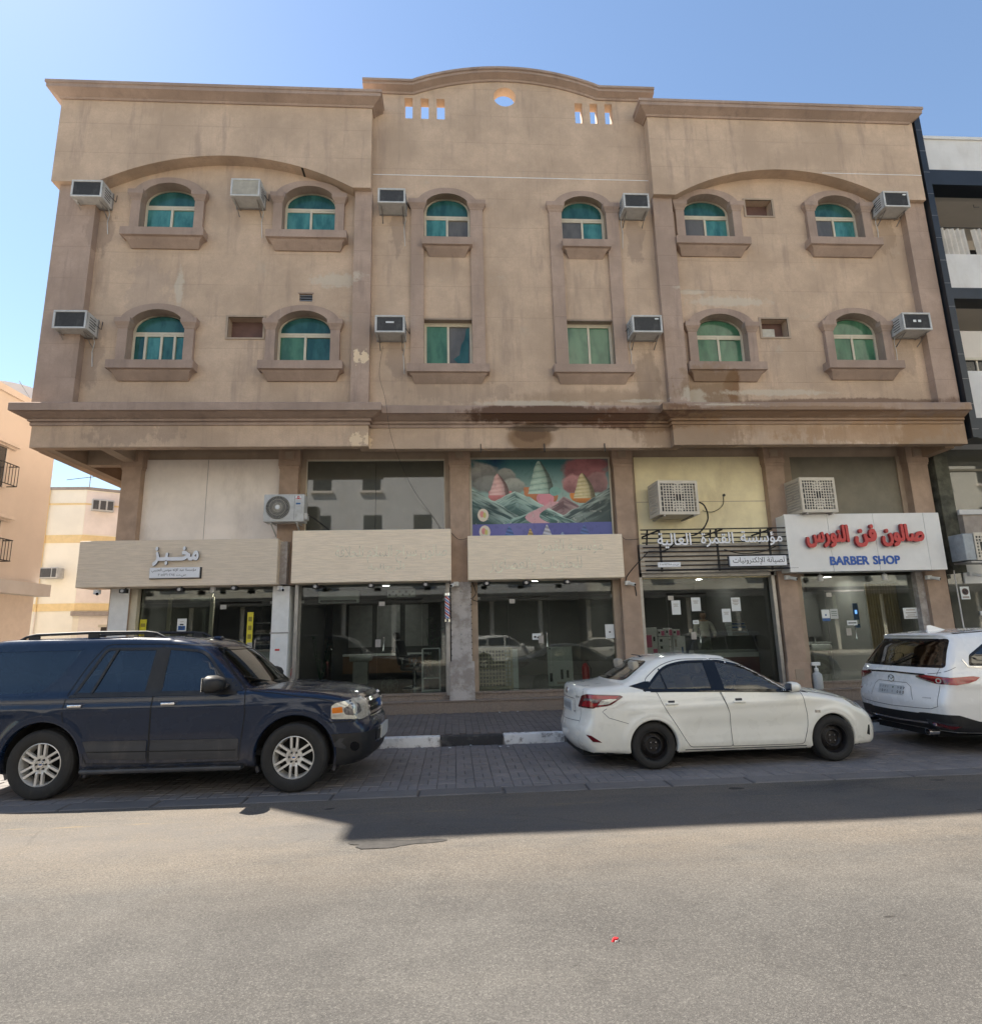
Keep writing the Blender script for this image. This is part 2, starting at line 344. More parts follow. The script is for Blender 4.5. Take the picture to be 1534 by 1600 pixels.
def carpaint(name, col, metal, rough, flake=0, coat=1.0, spec=.5, dust=(.35, .3, .24), dustamt=.1):
    t = NT(name); P = t.P(True)
    c = t.mix(t.ramp(t.noise(2.2, 6, .7, P), .45, .8, 0, dustamt), col, dust)
    X, Y, Z = t.sep(P); c = t.mix(t.math('MULTIPLY', t.ramp(Z, .55, .22), t.ramp(t.noise(7, 6, .7, P), .3, .7, .05, .3)), c, dust)
    r = t.ramp(t.noise(3, 3, .6, P), .3, .7, rough*.85, rough*1.2)
    return t.done(t.bsdf(c, r, metal, spec, Coat_Weight=coat, Coat_Roughness=.04))
M['navy'] = carpaint('navy_paint', (.006, .015, .038), .0, .26, coat=.7, spec=.2, dustamt=.01)
M['white_paint'] = carpaint('white_car_paint', (.84, .82, .74), 0, .3, dust=(.45, .43, .38), dustamt=.08)
M['pearl'] = carpaint('pearl_car_paint', (.84, .83, .80), .0, .25, dust=(.5, .48, .44), dustamt=.05)
M['clad'] = simple('grey_cladding', (.034, .036, .042), .5, obj=True, vscale=4, dirt=(.14, .125, .11, .4))
M['blackplastic'] = simple('black_plastic', (.012, .012, .013), .55, obj=True, vscale=8, dirt=(.06, .055, .05, .3))
M['glossblack'] = simple('gloss_black', (.008, .008, .009), .08, obj=True, var=.05)
M['rubber'] = simple('tyre_rubber', (.018, .017, .016), .75, obj=True, vscale=12, dirt=(.06, .052, .042, .5), bstr=.3)
M['alloy'] = simple('alloy_rim', (.66, .64, .60), .35, .35, obj=True, vscale=9, dirt=(.12, .09, .07, .5))
M['steelblack'] = simple('black_steel_rim', (.022, .019, .018), .5, .2, obj=True, vscale=10)
M['chrome'] = simple('chrome', (.75, .75, .76), .12, 1, obj=True, var=.05)
M['dullmetal'] = simple('dull_metal', (.35, .34, .33), .45, .7, obj=True)
M['under'] = simple('underbody', (.012, .012, .012), .9, obj=True)
def glass(name, tint, refl=.1, rough=.02, base=None, basemix=0, fres=1.5, dirt=0):
    t = NT(name); tr = t.n('ShaderNodeBsdfTransparent'); tr.inputs[0].default_value = (*tint, 1)
    gl = t.n('ShaderNodeBsdfGlossy'); gl.inputs['Roughness'].default_value = rough; gl.inputs[0].default_value = (1, 1, 1, 1)
    fr = t.n('ShaderNodeFresnel'); fr.inputs[0].default_value = fres
    f = t.math('MINIMUM', t.math('ADD', fr.outputs[0], refl), 1.0)
    under = tr.outputs[0]
    if basemix or dirt:
        df = t.n('ShaderNodeBsdfDiffuse'); df.inputs[0].default_value = (*(base or (.4, .38, .34)), 1)
        mx = t.n('ShaderNodeMixShader')
        if dirt: t.l(t.ramp(t.noise(3.5, 7, .75), .45, .8, basemix, basemix+dirt), mx.inputs[0])
        else: mx.inputs[0].default_value = basemix
        t.l(under, mx.inputs[1]); t.l(df.outputs[0], mx.inputs[2]); under = mx.outputs[0]
    mx = t.n('ShaderNodeMixShader'); t.l(f, mx.inputs[0]); t.l(under, mx.inputs[1]); t.l(gl.outputs[0], mx.inputs[2])
    return t.done(mx.outputs[0])
M['shopglass'] = glass('shop_glass', (.74, .78, .76), .0, .01, (.35, .33, .29), .01, 1.5, .05)
M['topglass'] = glass('upper_glass', (.10, .115, .10), .06, .02, (.20, .20, .165), .45, 1.5, .1)
M['carglass'] = glass('car_glass', (.5, .5, .45), .03, .01, (.30, .28, .23), .16)  # warm diffuse base stands in for the beige street reflection
M['tintglass'] = glass('tinted_car_glass', (.16, .20, .24), .015, .01, (.012, .03, .065), .45)
M['darkglass'] = glass('privacy_glass', (.10, .10, .10), .06, .01)
def tealglass(name, a, b, rf=.12):
    t = NT(name); X, Y, Z = t.sep(); c = t.mix(t.ramp(t.noise(2.2, 4, .6, t.mapn((1.6, 1, .6))), .36, .62), a, b)
    return t.done(t.bsdf(c, .12, spec=.45, Coat_Weight=.15, Coat_Roughness=.03))
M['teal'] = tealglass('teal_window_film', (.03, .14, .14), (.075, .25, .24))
M['tealdark'] = tealglass('dark_teal_window_film', (.015, .07, .068), (.035, .125, .115))  # darker teal film used on some of the panes
M['green'] = tealglass('green_window_film', (.045, .13, .08), (.085, .21, .125))
M['greydim'] = tealglass('grey_window_film', (.10, .095, .085), (.14, .13, .115))
M['frame'] = simple('cream_aluminium', (.58, .52, .40), .45, var=.06)
M['alu'] = simple('aluminium', (.42, .40, .37), .4, .6, dirt=(.2, .18, .15, .4))
M['acwhite'] = simple('ac_casing', (.52, .52, .50), .5, obj=True, vscale=5, dirt=(.26, .24, .20, .7))
M['acdark'] = simple('ac_coil', (.07, .07, .07), .6, obj=True, vscale=18, dirt=(.16, .16, .155, .6))
M['actan'] = simple('ac_casing_tan', (.5, .47, .4), .6, obj=True, dirt=(.25, .2, .15, .6))
M['lattice'] = simple('cream_lattice', (.62, .56, .46), .55, obj=True, var=.06, vscale=3)
M['white'] = simple('white_paint', (.76, .76, .74), .5, var=.05); M['letterwhite'] = simple('letter_white', (.78, .79, .82), .35, var=.02)
M['silver'] = simple('silver_panel', (.78, .77, .74), .4, .0, var=.05, vscale=1.5)
M['red'] = simple('red_letter', (.52, .025, .03), .3, var=.05); M['redside'] = simple('red_letter_side', (.30, .012, .018), .4, var=.05)
M['blue'] = simple('blue_letter', (.012, .10, .42), .4, var=.03); M['black'] = simple('black_paint', (.012, .012, .012), .45)
M['blackletter'] = simple('black_letter', (.02, .02, .025), .5); M['paper'] = simple('paper', (.74, .76, .75), .7, var=.04)
M['yellow'] = simple('yellow_sticker', (.66, .58, .03), .5, var=.05); M['olive_print'] = simple('olive_print', (.28, .23, .03), .6)
M['redlight'] = simple('red_lamp', (.32, .006, .012), .12, obj=True, var=.2, Coat_Weight=1.0, Coat_Roughness=.03)
M['darkredlight'] = simple('dark_red_lamp', (.11, .004, .008), .12, obj=True, var=.2, Coat_Weight=1.0)
M['clearlight'] = simple('clear_lamp', (.62, .60, .52), .12, .35, obj=True, var=.25, vscale=16, Coat_Weight=1.0, Coat_Roughness=.03)
M['smoke'] = simple('smoke_lamp', (.16, .15, .15), .12, .4, obj=True, var=.5, vscale=20, Coat_Weight=1.0)
M['orange'] = simple('orange_lens', (.75, .20, .01), .25, obj=True)
M['wood'] = simple('wood', (.20, .11, .06), .5, vscale=4); M['leather'] = simple('black_leather', (.025, .022, .02), .4, obj=True)
M['beige_seat'] = simple('beige_seat', (.42, .37, .29), .8, obj=True); M['grey_seat'] = simple('grey_seat', (.08, .085, .09), .8, obj=True)
M['skin'] = simple('skin', (.36, .21, .14), .6, obj=True); M['cloth'] = simple('pale_robe', (.52, .49, .43), .85, obj=True); M['hair'] = simple('dark_hair', (.02, .015, .012), .7, obj=True)
M['leaf'] = simple('plant_leaf', (.035, .09, .04), .5, var=.4, vscale=9, obj=True); M['pot'] = simple('clay_pot', (.35, .3, .26), .7)
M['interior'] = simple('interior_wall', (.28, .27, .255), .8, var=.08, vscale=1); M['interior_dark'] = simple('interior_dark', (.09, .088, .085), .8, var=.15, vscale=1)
M['interior_floor'] = simple('interior_floor', (.24, .24, .235), .18, var=.1, vscale=1.5)
M['ceil'] = simple('ceiling_panel', (.55, .55, .53), .8, var=.05)
M['navytile'] = simple('navy_tile', (.016, .02, .026), .35, var=.2, vscale=1.5); M['plaster'] = simple('white_plaster', (.66, .65, .63), .85, var=.06, vscale=1.2, dirt=(.42, .36, .29, .4))
M['creamplaster'] = simple('cream_plaster', (.66, .60, .52), .85, var=.04, vscale=1)
M['peach'] = simple('peach_render', (.80, .72, .63), .9, var=.05, vscale=.6); M['peachtrim'] = simple('peach_trim', (.82, .74, .65), .85, var=.05)
M['paleyellow'] = simple('pale_yellow_render', (.90, .84, .70), .9, var=.05, vscale=.7, dirt=(.55, .45, .32, .35)); M['yellowband'] = simple('yellow_band', (.82, .62, .32), .9, var=.06)
M['pink'] = simple('pink_render', (.84, .74, .66), .9, var=.08, vscale=1.1, dirt=(.42, .33, .28, .4)); M['darkwin'] = simple('dark_window', (.015, .017, .02), .1, var=.1)
M['curtain'] = simple('white_curtain', (.60, .56, .50), .85, var=.1, vscale=3); M['curtain2'] = simple('maroon_curtain', (.16, .07, .07), .9)
M['lampglow'] = None
def emis(name, col, st):
    t = NT(name); e = t.n('ShaderNodeEmission'); e.inputs[0].default_value = (*col, 1); e.inputs[1].default_value = st; return t.done(e.outputs[0])
M['lampglow'] = emis('ceiling_lamp_glow', (1, .97, .9), 75.0); M['signglow'] = emis('blue_print_glow', (.2, .45, 1), .8)
M['plate'] = simple('number_plate', (.50, .51, .50), .5, var=.03); M['blueprint'] = simple('blue_print', (.03, .10, .28), .5)
M['pinkprint'] = simple('pink_print', (.60, .10, .22), .5); M['boxwhite'] = simple('box_white', (.62, .58, .58), .6, var=.05)
M['niche'] = simple('niche_brown', (.15, .085, .07), .9, vscale=4)
M['redpanel'] = simple('dark_red_panel', (.12, .02, .018), .4); M['tilewhite'] = simple('tile_white', (.5, .5, .48), .3)
M['gold'] = simple('brass_fitting', (.42, .30, .14), .4, .6)
# ------------------------------------------------------------------ lettering (arabic is shaped here, glyph by glyph)
_AR = {}
for ch, iso, forms in (('ا', 0xFE8D, 2), ('أ', 0xFE83, 2), ('إ', 0xFE87, 2), ('ب', 0xFE8F, 4), ('ة', 0xFE93, 2), ('ت', 0xFE95, 4), ('خ', 0xFEA5, 4), ('د', 0xFEA9, 2),
    ('ر', 0xFEAD, 2), ('ز', 0xFEAF, 2), ('س', 0xFEB1, 4), ('ص', 0xFEB9, 4), ('ع', 0xFEC9, 4), ('ف', 0xFED1, 4), ('ق', 0xFED5, 4), ('ك', 0xFED9, 4), ('ل', 0xFEDD, 4),
    ('م', 0xFEE1, 4), ('ن', 0xFEE5, 4), ('ه', 0xFEE9, 4), ('و', 0xFEED, 2), ('ؤ', 0xFE85, 2), ('ى', 0xFEEF, 2), ('ي', 0xFEF1, 4), ('ح', 0xFEA1, 4)):
    _AR[ch] = (iso, forms)
def arabic(s):
    out = []; i = 0; s2 = []
    while i < len(s):
        if s[i] == 'ل' and i+1 < len(s) and s[i+1] in 'اأإ': s2.append('ل'+s[i+1]); i += 2
        else: s2.append(s[i]); i += 1
    def joins_next(c): return c in _AR and _AR[c][1] == 4
    def can(c): return c in _AR or c[:1] == 'ل' and len(c) == 2 or c == 'ـ'
    for i, c in enumerate(s2):
        prev = i > 0 and (joins_next(s2[i-1]) or s2[i-1] == 'ـ') and can(c)
        nxt = i+1 < len(s2) and can(s2[i+1])
        if len(c) == 2: out.append(chr({'ا': 0xFEFB, 'أ': 0xFEF7, 'إ': 0xFEF9}[c[1]]+(1 if prev else 0)))
        elif c in _AR:
            iso, fm = _AR[c]
            if fm == 2: out.append(chr(iso+(1 if prev else 0)))
            else: out.append(chr(iso+(3 if prev and nxt else 1 if prev else 2 if nxt else 0)))
        else: out.append(c)
    # digits keep their own order inside the reversed line
    res = []; run = []
    for c in out[::-1]:
        if c in '٠١٢٣٤٥٦٧٨٩0123456789': run.append(c)
        else: res += run[::-1]; run = []; res.append(c)
    return ''.join(res+run[::-1])
def text_mesh(name, txt, x0, x1, z0, z1, y, mat, parent=None, ext=.004, off=0.0, keep_ratio=False, side=None):
    """flat lettering in the XZ plane facing -Y, fitted to the box"""
    cu = bpy.data.curves.new(name, 'FONT'); cu.body = txt; cu.size = 1; cu.resolution_u = 3; cu.fill_mode = 'NONE'
    o = bpy.data.objects.new(name, cu); COL.objects.link(o)
    dg = bpy.context.evaluated_depsgraph_get(); me0 = bpy.data.meshes.new_from_object(o.evaluated_get(dg))
    bpy.data.objects.remove(o); bpy.data.curves.remove(cu)
    n = len(me0.vertices)
    if n == 0: return None
    co = np.empty(n*3); me0.vertices.foreach_get('co', co); co = co.reshape(-1, 3)[:, :2]; ed = [tuple(e.vertices) for e in me0.edges]; bpy.data.meshes.remove(me0)
    # follow the outlines, then fill by winding so that overlapping letters stay whole
    nb = {}
    for a, b in ed: nb.setdefault(a, []).append(b); nb.setdefault(b, []).append(a)
    seen = set(); loops = []
    for st in range(n):
        if st in seen or st not in nb: continue
        lp = [st]; seen.add(st); cur = st
        nx = st+1 if st+1 in nb[st] else nb[st][0]
        while nx not in seen: lp.append(nx); seen.add(nx); c_ = [q for q in nb[nx] if q not in seen]; cur = nx; nx = c_[0] if c_ else st
        if len(lp) > 2: loops.append(lp)
    pts = []; eds = []; A = []; B = []
    sh = [(0, 0)]+([(off*math.cos(k*PI/3), off*math.sin(k*PI/3)) for k in range(6)] if off > .004 else [])   # boldness: the union of shifted outlines
    for lp, dxy in [(l, d) for l in loops for d in sh]:
        b = len(pts); P = co[lp]+np.array(dxy); pts += [Vector(p) for p in P]; eds += [(b+k, b+(k+1) % len(lp)) for k in range(len(lp))]; A.append(P); B.append(np.roll(P, -1, 0))
    A = np.concatenate(A); B = np.concatenate(B)
    V, E_, Fc, _a, _b, _c = delaunay_2d_cdt(pts, eds, [], 0, 1e-6)
    V = np.array([v[:] for v in V]); keep = []
    for f in Fc:
        c = V[list(f)].mean(0); up = (A[:, 1] <= c[1]) & (B[:, 1] > c[1]); dn = (A[:, 1] > c[1]) & (B[:, 1] <= c[1]); cr = (B[:, 0]-A[:, 0])*(c[1]-A[:, 1])-(c[0]-A[:, 0])*(B[:, 1]-A[:, 1])
        if (up & (cr > 0)).sum()-(dn & (cr < 0)).sum() != 0: keep.append(list(f))
    used = np.unique(np.concatenate([np.array(f) for f in keep])); mn = V[used].min(0); mx = V[used].max(0); sx = (x1-x0)/(mx[0]-mn[0]); sz = (z1-z0)/(mx[1]-mn[1])
    if keep_ratio: sx = sz = min(sx, sz)
    cx = (x0+x1)/2; cz = (z0+z1)/2; m0 = (mn+mx)/2; mp = {int(u): k for k, u in enumerate(used)}; N = len(used)
    vs = [(cx+(V[u][0]-m0[0])*sx, y-ext, cz+(V[u][1]-m0[1])*sz) for u in used]; vs += [(a, y, c) for a, _y, c in vs]
    F = [[mp[i] for i in f] for f in keep]; es = set()
    for k, f in enumerate(F):
        ar = sum(vs[f[i]][0]*vs[f[(i+1) % 3]][2]-vs[f[(i+1) % 3]][0]*vs[f[i]][2] for i in range(3))
        if ar < 0: F[k] = f = f[::-1]
        for i in range(3): es.add((f[i], f[(i+1) % 3]))
    F += [[b, a, a+N, b+N] for a, b in es if (b, a) not in es]
    live = sorted({i for f in F for i in f}); mp2 = {v: k for k, v in enumerate(live)}
    me = bpy.data.meshes.new(name); me.from_pydata([vs[i] for i in live], [], [[mp2[i] for i in f] for f in F])
    me.materials.append(mat)
    if side:
        me.materials.append(side)
        for p in me.polygons:
            if abs(p.normal.y) < .5: p.material_index = 1
    return link(bpy.data.objects.new(name, me), parent)
# ------------------------------------------------------------------ ground, road, parking strip, kerb, pavement, steps
KS = dict(kind='structure')
def struct(o): o['kind'] = 'structure'; return o
struct(MB().box(-400, 400, -400, 400, -1.2, -.03).build('ground', M['joint']))
def road_mesh():
    xs = list(np.linspace(-26, 26, 105)); ys = list(np.linspace(-8.5, 7.53, 45)); vs = []; fs = []
    r = random.Random(3); ph = [r.uniform(0, 6) for _ in range(6)]
    for y in ys:
        for x in xs:
            z = .006*math.sin(x*.9+ph[0])*math.sin(y*.8+ph[1])+.004*math.sin(x*2.3+ph[2]+y)
            if y > 7.4: z = 0
            d = math.hypot((x+.6)/.5, (y-5.95)/.25)
            if d < 1.6: z = min(z, .004)
            vs.append((x, y, z))
    n = len(xs)
    for j in range(len(ys)-1):
        for i in range(n-1): a = j*n+i; fs.append((a, a+1, a+n+1, a+n))
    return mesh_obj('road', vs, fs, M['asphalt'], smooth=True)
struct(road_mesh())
o = struct(MB().box(-60, 60, -13, -8.52, -.3, .14).build('far_pavement', M['tile']))
# patch of old spilled tar at the end of the shadow
def tar():
    vs = [(-.60, 5.95, .013)]; n = 40; r = random.Random(5)
    for i in range(n):
        a = 2*PI*i/n; k = .8+.25*math.sin(3*a+1)+.12*r.random(); vs.append((-.60+.46*k*math.cos(a), 5.95+.12*k*math.sin(a), .008))
    return mesh_obj('tar_patch', vs, [(0, 1+i, 1+(i+1) % n) for i in range(n)], simple('tar', (.025, .022, .02), .8, var=.4, vscale=14))
tag(tar(), 'thin dark tar patch on the sunlit asphalt at the tip of the building shadow', 'tar patch')

def paver_mesh(name, lx, ly, h, mat, b=.006):
    vs = []; 
    for z, k in ((0, 0), (h-b, 0), (h, b)):
        for sx, sy in ((-1, -1), (1, -1), (1, 1), (-1, 1)): vs.append((sx*(lx/2-k), sy*(ly/2-k), z-h))
    fs = [(8, 9, 10, 11)]
    for a in (0, 4):
        for i in range(4): j = (i+1) % 4; fs.append((a+i, a+j, a+4+j, a+4+i))
    me = bpy.data.meshes.new(name); me.from_pydata(vs, [], fs); me.materials.append(mat); me.update(); return me
# parking strip of grey pavers in a basket weave
lot = struct(MB().box(-26, 26, 7.86, 10.68, -.3, -.02).build('parking_strip', M['joint']))
C_ = .235; G_ = .0045; pm = {}
for k, (a, b) in {0: (C_-G_, C_/2-G_), 1: (C_/2-G_, C_-G_)}.items(): pm[k] = paver_mesh('paver', a, b, .06, M['paver'])
cells = []
ny = 12
for j in range(ny):
    for i in range(-38, 56):
        x = i*C_+C_/2; y = 7.87+j*C_+C_/2-.005
        k = (i+j) % 2
        for h in (-1, 1): cells.append((x+(h*C_/4 if k else 0), y+(0 if k else h*C_/4), k))
def visible(x, y):   # open ground between and in front of the parked cars
    return (-1.0 < x < 1.35) or (y < 8.35 and -6 < x < 6.9)
cells.sort(key=lambda c: (not visible(c[0], c[1]), c[1]))
rp = random.Random(11)
for n_, (x, y, k) in enumerate(cells[:300]):
    o = bpy.data.objects.new('paver', pm[k]); link(o, lot); o.location = (x, y, rp.uniform(-.003, .004)); o.rotation_euler = (rp.uniform(-.012, .012), rp.uniform(-.012, .012), rp.uniform(-.02, .02))
mb = MB()
for x, y, k in cells[300:]:
    me = pm[k]; dz = rp.uniform(-.003, .004); tx = rp.uniform(-.012, .012); ty = rp.uniform(-.012, .012)
    mb.add([(x+v.co.x, y+v.co.y, v.co.z+dz+v.co.y*tx+v.co.x*ty) for v in me.vertices], [tuple(p.vertices) for p in me.polygons])
o = mb.build('pavers_beyond', M['paver'], lot); o['kind'] = 'stuff'
# flat edging stones between road and pavers
edge = struct(MB().box(-26, 26, 7.535, 7.855, -.3, -.02).build('edging_strip', M['joint']))
me = paver_mesh('edging_stone', .975, .30, .08, M['edging'], .012)
for i in range(-10, 14):
    o = bpy.data.objects.new('edging_stone', me); link(o, edge); o.location = (-1.27+i*1.0+.33, 7.695, .004+rp.uniform(-.004, .005)); o.rotation_euler = (rp.uniform(-.01, .01), rp.uniform(-.004, .004), rp.uniform(-.006, .006))
# kerb of white and black painted blocks
kerb = struct(MB().box(-26, 26, 10.695, 10.87, -.3, .10).build('kerb', M['joint']))
def kerb_block(mat):
    bm = MB().bbox(-.517, .517, -.10, .10, -.16, .155, .018, 2); return bm.build('kerb_block', mat).data
kw = kerb_block(M['kerbw']); kb = kerb_block(M['kerbb'])
for o in [o for o in COL.objects if o.name.startswith('kerb_block')]: bpy.data.objects.remove(o)
for i in range(-12, 14):
    o = bpy.data.objects.new('kerb_block', kb if i % 2 == 0 else kw); link(o, kerb); o.location = (-.25+.525+i*1.05, 10.79, rp.uniform(-.006, .006)); o.rotation_euler = (0, rp.uniform(-.006, .006), rp.uniform(-.006, .006))
    o['label'] = 'black painted kerb block' if i % 2 == 0 else 'white painted kerb block'
# pavement of dark interlocking slabs
side = struct(MB().box(-26, 26, 10.89, 13.86, -.3, .125).build('pavement', M['joint']))
pmS = paver_mesh('pavement_slab', .118, .235, .05, M['sidepaver'], .004)
sc = []
for i in range(-80, 110):
    for j in range(-1, 13):
        y = 10.93+j*.24+(.12 if i % 2 else 0)+.12
        if y > 13.8 or y < 10.98: continue
        sc.append((i*.123, y))
sc.sort(key=lambda c: (not (-1.6 < c[0] < 1.9), c[1]))
for x, y in sc[:300]:
    o = bpy.data.objects.new('pavement_slab', pmS); link(o, side); o.location = (x, y, .148+rp.uniform(-.003, .003)); o.rotation_euler = (rp.uniform(-.01, .01), rp.uniform(-.012, .012), 0)
mb = MB()
for x, y in sc[300:]:
    dz = .148+rp.uniform(-.003, .003); mb.add([(x+v.co.x, y+v.co.y, v.co.z+dz) for v in pmS.vertices], [tuple(p.vertices) for p in pmS.polygons])
o = mb.build('slabs_beyond', M['sidepaver'], side); o['kind'] = 'stuff'
# two granite steps along the shops
steps = struct(MB().box(-7.55, 11.9, 13.87, 14.16, -.1, .30).build('shop_steps', M['joint']))
for lv, (y0, y1, z0, z1) in enumerate(((13.85, 14.13, .13, .365), (14.10, 14.2, .40, .50))):
    x = -7.58; r = random.Random(lv)
    while x < 11.8:
        L = min(1.5+.3*r.random(), 11.88-x)
        if L < .3: break
        MB().box(x+.002, x+L-.002, y0+.012, y1, z0, z1).build('riser', M['granite'], steps)
        MB().bbox(x+.002, x+L-.002, y0-.012, y1+.01, z1+.002, z1+.036 if lv == 0 else .552, .008, 1).build('tread', M['granite'], steps)
        x += L
# scraps of litter
for i, (x, y) in enumerate(((-.1, 10.45), (.85, 10.4), (.72, 10.42), (.25, 10.62), (-.55, 10.55), (.95, 13.6), (1.35, 13.65))):
    r = random.Random(i); n = 7; zz = .012 if y < 10.9 else .155
    vs = [(x, y, zz+.012)]+[(x+.035*r.uniform(.5, 1)*math.cos(2*PI*k/n), y+.03*r.uniform(.5, 1)*math.sin(2*PI*k/n), zz+.006*r.random()) for k in range(n)]
    tag(mesh_obj('paper_scrap', vs, [(0, 1+k, 1+(k+1) % n) for k in range(n)], M['paper']), 'small white paper scrap lying '+('at the foot of the kerb between the two parked cars' if y < 10.9 else 'on the pavement at the foot of the granite steps'), 'litter', 'white scraps of litter')
def crushed_can():
    t = thing('crushed_cup', 'small crushed red cup lying alone on the sunlit road', 'litter', (.94, 4.02, .0), .5); t.scale = (.62, .62, .55)
    vs = []; n = 12; r = random.Random(4)
    for k in range(n):
        a = 2*PI*k/n; vs.append((.045*math.cos(a), .022*math.sin(a), .004)); 
    for k in range(n):
        a = 2*PI*k/n; vs.append((.032*math.cos(a)+.01*r.random(), .02*math.sin(a), .028+.008*r.random()))
    fs = [(k, (k+1) % n, n+(k+1) % n, n+k) for k in range(n)]+[tuple(range(n, 2*n))]
    mesh_obj('cup_body', vs, fs, M['red'], t); MB().box(-.02, .02, -.026, -.021, .006, .02).build('cup_print', M['white'], t)
crushed_can()
# ------------------------------------------------------------------ the tan apartment block
B = thing('apartment_building', 'three storey tan apartment block with arched green windows above a row of shops', 'building', (0, 0, 0))
YT, YP, YW, YC, YF = 12.67, 12.79, 12.98, 12.95, 12.77  # upper-floor planes and sizes: taken from image pixels, scaled up about the camera
def arc(cx, z0, hw, rise, n=16, z_dir=1):   # half ellipse points, left to right
    return [(cx-hw*math.cos(PI*k/n), z0+rise*math.sin(PI*k/n)) for k in range(n+1)]
def seg(x0, x1, z0, rise, n=28):            # shallow circle segment
    hw = (x1-x0)/2; R = (hw*hw+rise*rise)/(2*rise); cx = (x0+x1)/2
    return [(cx+hw*(2*k/n-1), z0+math.sqrt(R*R-(hw*(2*k/n-1))**2)-(R-rise)) for k in range(n+1)]
def arched_open(cx, s, hw=.61, spring=.88, rise=.42):
    return [(cx-hw, s), (cx+hw, s)]+arc(cx, s+spring, hw, rise)[::-1]
SIDE = [(-6.575, 11.12, 'tu'), (-3.33, 11.12, 'tu'), (-6.575, 7.86, 'q'), (-3.35, 7.86, 'rg'), (6.37, 11.14, 'gl'), (9.72, 11.18, 'gl'), (6.40, 7.88, 'gg'), (9.75, 7.93, 'gg')]
niches = [(-5.05, -4.27, 8.52, 9.03), (7.39, 8.07, 11.91, 12.36), (7.43, 8.08, 8.63, 9.10)]
vent = (-3.49, -3.19, 9.44, 9.63)
def wallhole(wd): return arched_open(wd[0], wd[1]-.02, .64, .88, .44)
# recessed side walls
slab('wall', rect(-8.97, -1.86, 6.7, 13.1), [wallhole(SIDE[i]) for i in range(4)]+[rect(*niches[0]), rect(*vent)], YW, YW+.25, M['wall'], B)
slab('wall', rect(4.99, 11.93, 6.7, 13.1), [wallhole(SIDE[i]) for i in range(4, 8)]+[rect(*niches[1]), rect(*niches[2])], YW, YW+.25, M['wall'], B)
# middle wall up to the curved parapet
CW = [(-.07, 7.80, .555, False), (3.25, 7.80, .55, False), (-.07, 11.0, .555, True), (3.25, 11.0, .55, True)]
circ = [(1.42+.285*math.cos(2*PI*k/28), 15.17+.285*math.sin(2*PI*k/28)) for k in range(28)]
slots = [rect(x, x+.2, 14.45, 15.05) for x in (-1.10, -.70, -.30, 3.20, 3.585, 3.97)]
top_arc = seg(-.88, 3.78, 15.18, .47)
mid_out = [(-1.88, 12.4), (4.97, 12.4), (4.97, 15.18)]+top_arc[::-1]+[(-1.88, 15.18)]
slab('parapet', mid_out, [circ]+slots, YC, YC+.26, M['wall'], B)
mid_holes = []
for cx, s, hw, ar in CW:
    mid_holes.append(arched_open(cx, s, hw, .93, .40) if ar else rect(cx-hw, cx+hw, s, 9.03))
slab('wall', rect(-1.86, 4.99, 6.5, 12.398), mid_holes, YC, YC+.25, M['wall'], B)
# projecting top zones with the wide arch below
for x0, x1, ax0, ax1, zt in ((-9.1, -1.86, -8.11, -2.29, 14.5), (4.95, 11.9, 5.50, 11.0, 14.55)):
    out = [(x0, 12.22), (ax0, 12.22)]+seg(ax0, ax1, 12.22, .78)[1:-1]+[(ax1, 12.22), (x1, 12.22), (x1, zt), (x0, zt)]
    slab('parapet', out, [], YT, YW+.02, M['wall'], B)
# pilasters at the block corners
for x0, x1 in ((-8.97, -8.13), (-2.24, -1.84), (4.96, 5.44), (11.40, 11.93)):
    slab('pilaster', rect(x0, x1, 6.75, 12.24), [], YP, YW+.005, M['trimline'], B)
# body of the upper floors behind the fronts
MB().box(-8.95, -8.72, YW+.2, 24, 5.9, 14.3).build('side_wall', M['wall'], B)
MB().box(11.70, 11.93, YW+.2, 24, 5.9, 14.3).build('side_wall', M['wall'], B)
MB().box(11.70, 11.92, 14.36, 24, 0, 5.9).build('side_wall', M['column'], B)
MB().box(-8.95, 11.93, 23.8, 24, 0, 14.3).build('rear_wall', M['wall'], B)
MB().box(-8.72, 11.7, YW+.25, 23.8, 13.2, 13.4).build('roof', M['bandwall'], B)
MB().box(-8.72, 11.7, YW+.14, 23.8, 9.8, 9.95).build('floor_slab', M['interior_dark'], B)
MB().box(-8.72, 11.7, YW+.02, 23.8, 6.42, 6.6).build('soffit', M['soffit'], B)
MB().box(-9.1, -8.96, YW+.021, 23.9, 12.22, 14.5).build('side_wall', M['wall'], B)
# fascia beam and its moulded ledge
fp = [(-8.88, 23.9), (-8.88, YF), (-1.83, YF), (-1.83, YF+.2), (4.97, YF+.2), (4.97, YF), (11.91, YF)]
MB().sweep([(0, 5.88), (0, 6.76), (-.2, 6.76), (-.2, 5.88)], fp).build('fascia', M['wall'], B)
led = [(-.01, 6.36), (.03, 6.36), (.035, 6.41), (.015, 6.425), (.015, 6.44), (.065, 6.445), (.07, 6.485), (.05, 6.50), (.10, 6.52), (.22, 6.58), (.255, 6.595), (.31, 6.60), (.31, 6.76), (.29, 6.78), (-.25, 6.80), (-.25, 6.36)]
MB().sweep(led, fp[:-1]+[(11.88, YF)]).build('ledge', M['trim'], B)
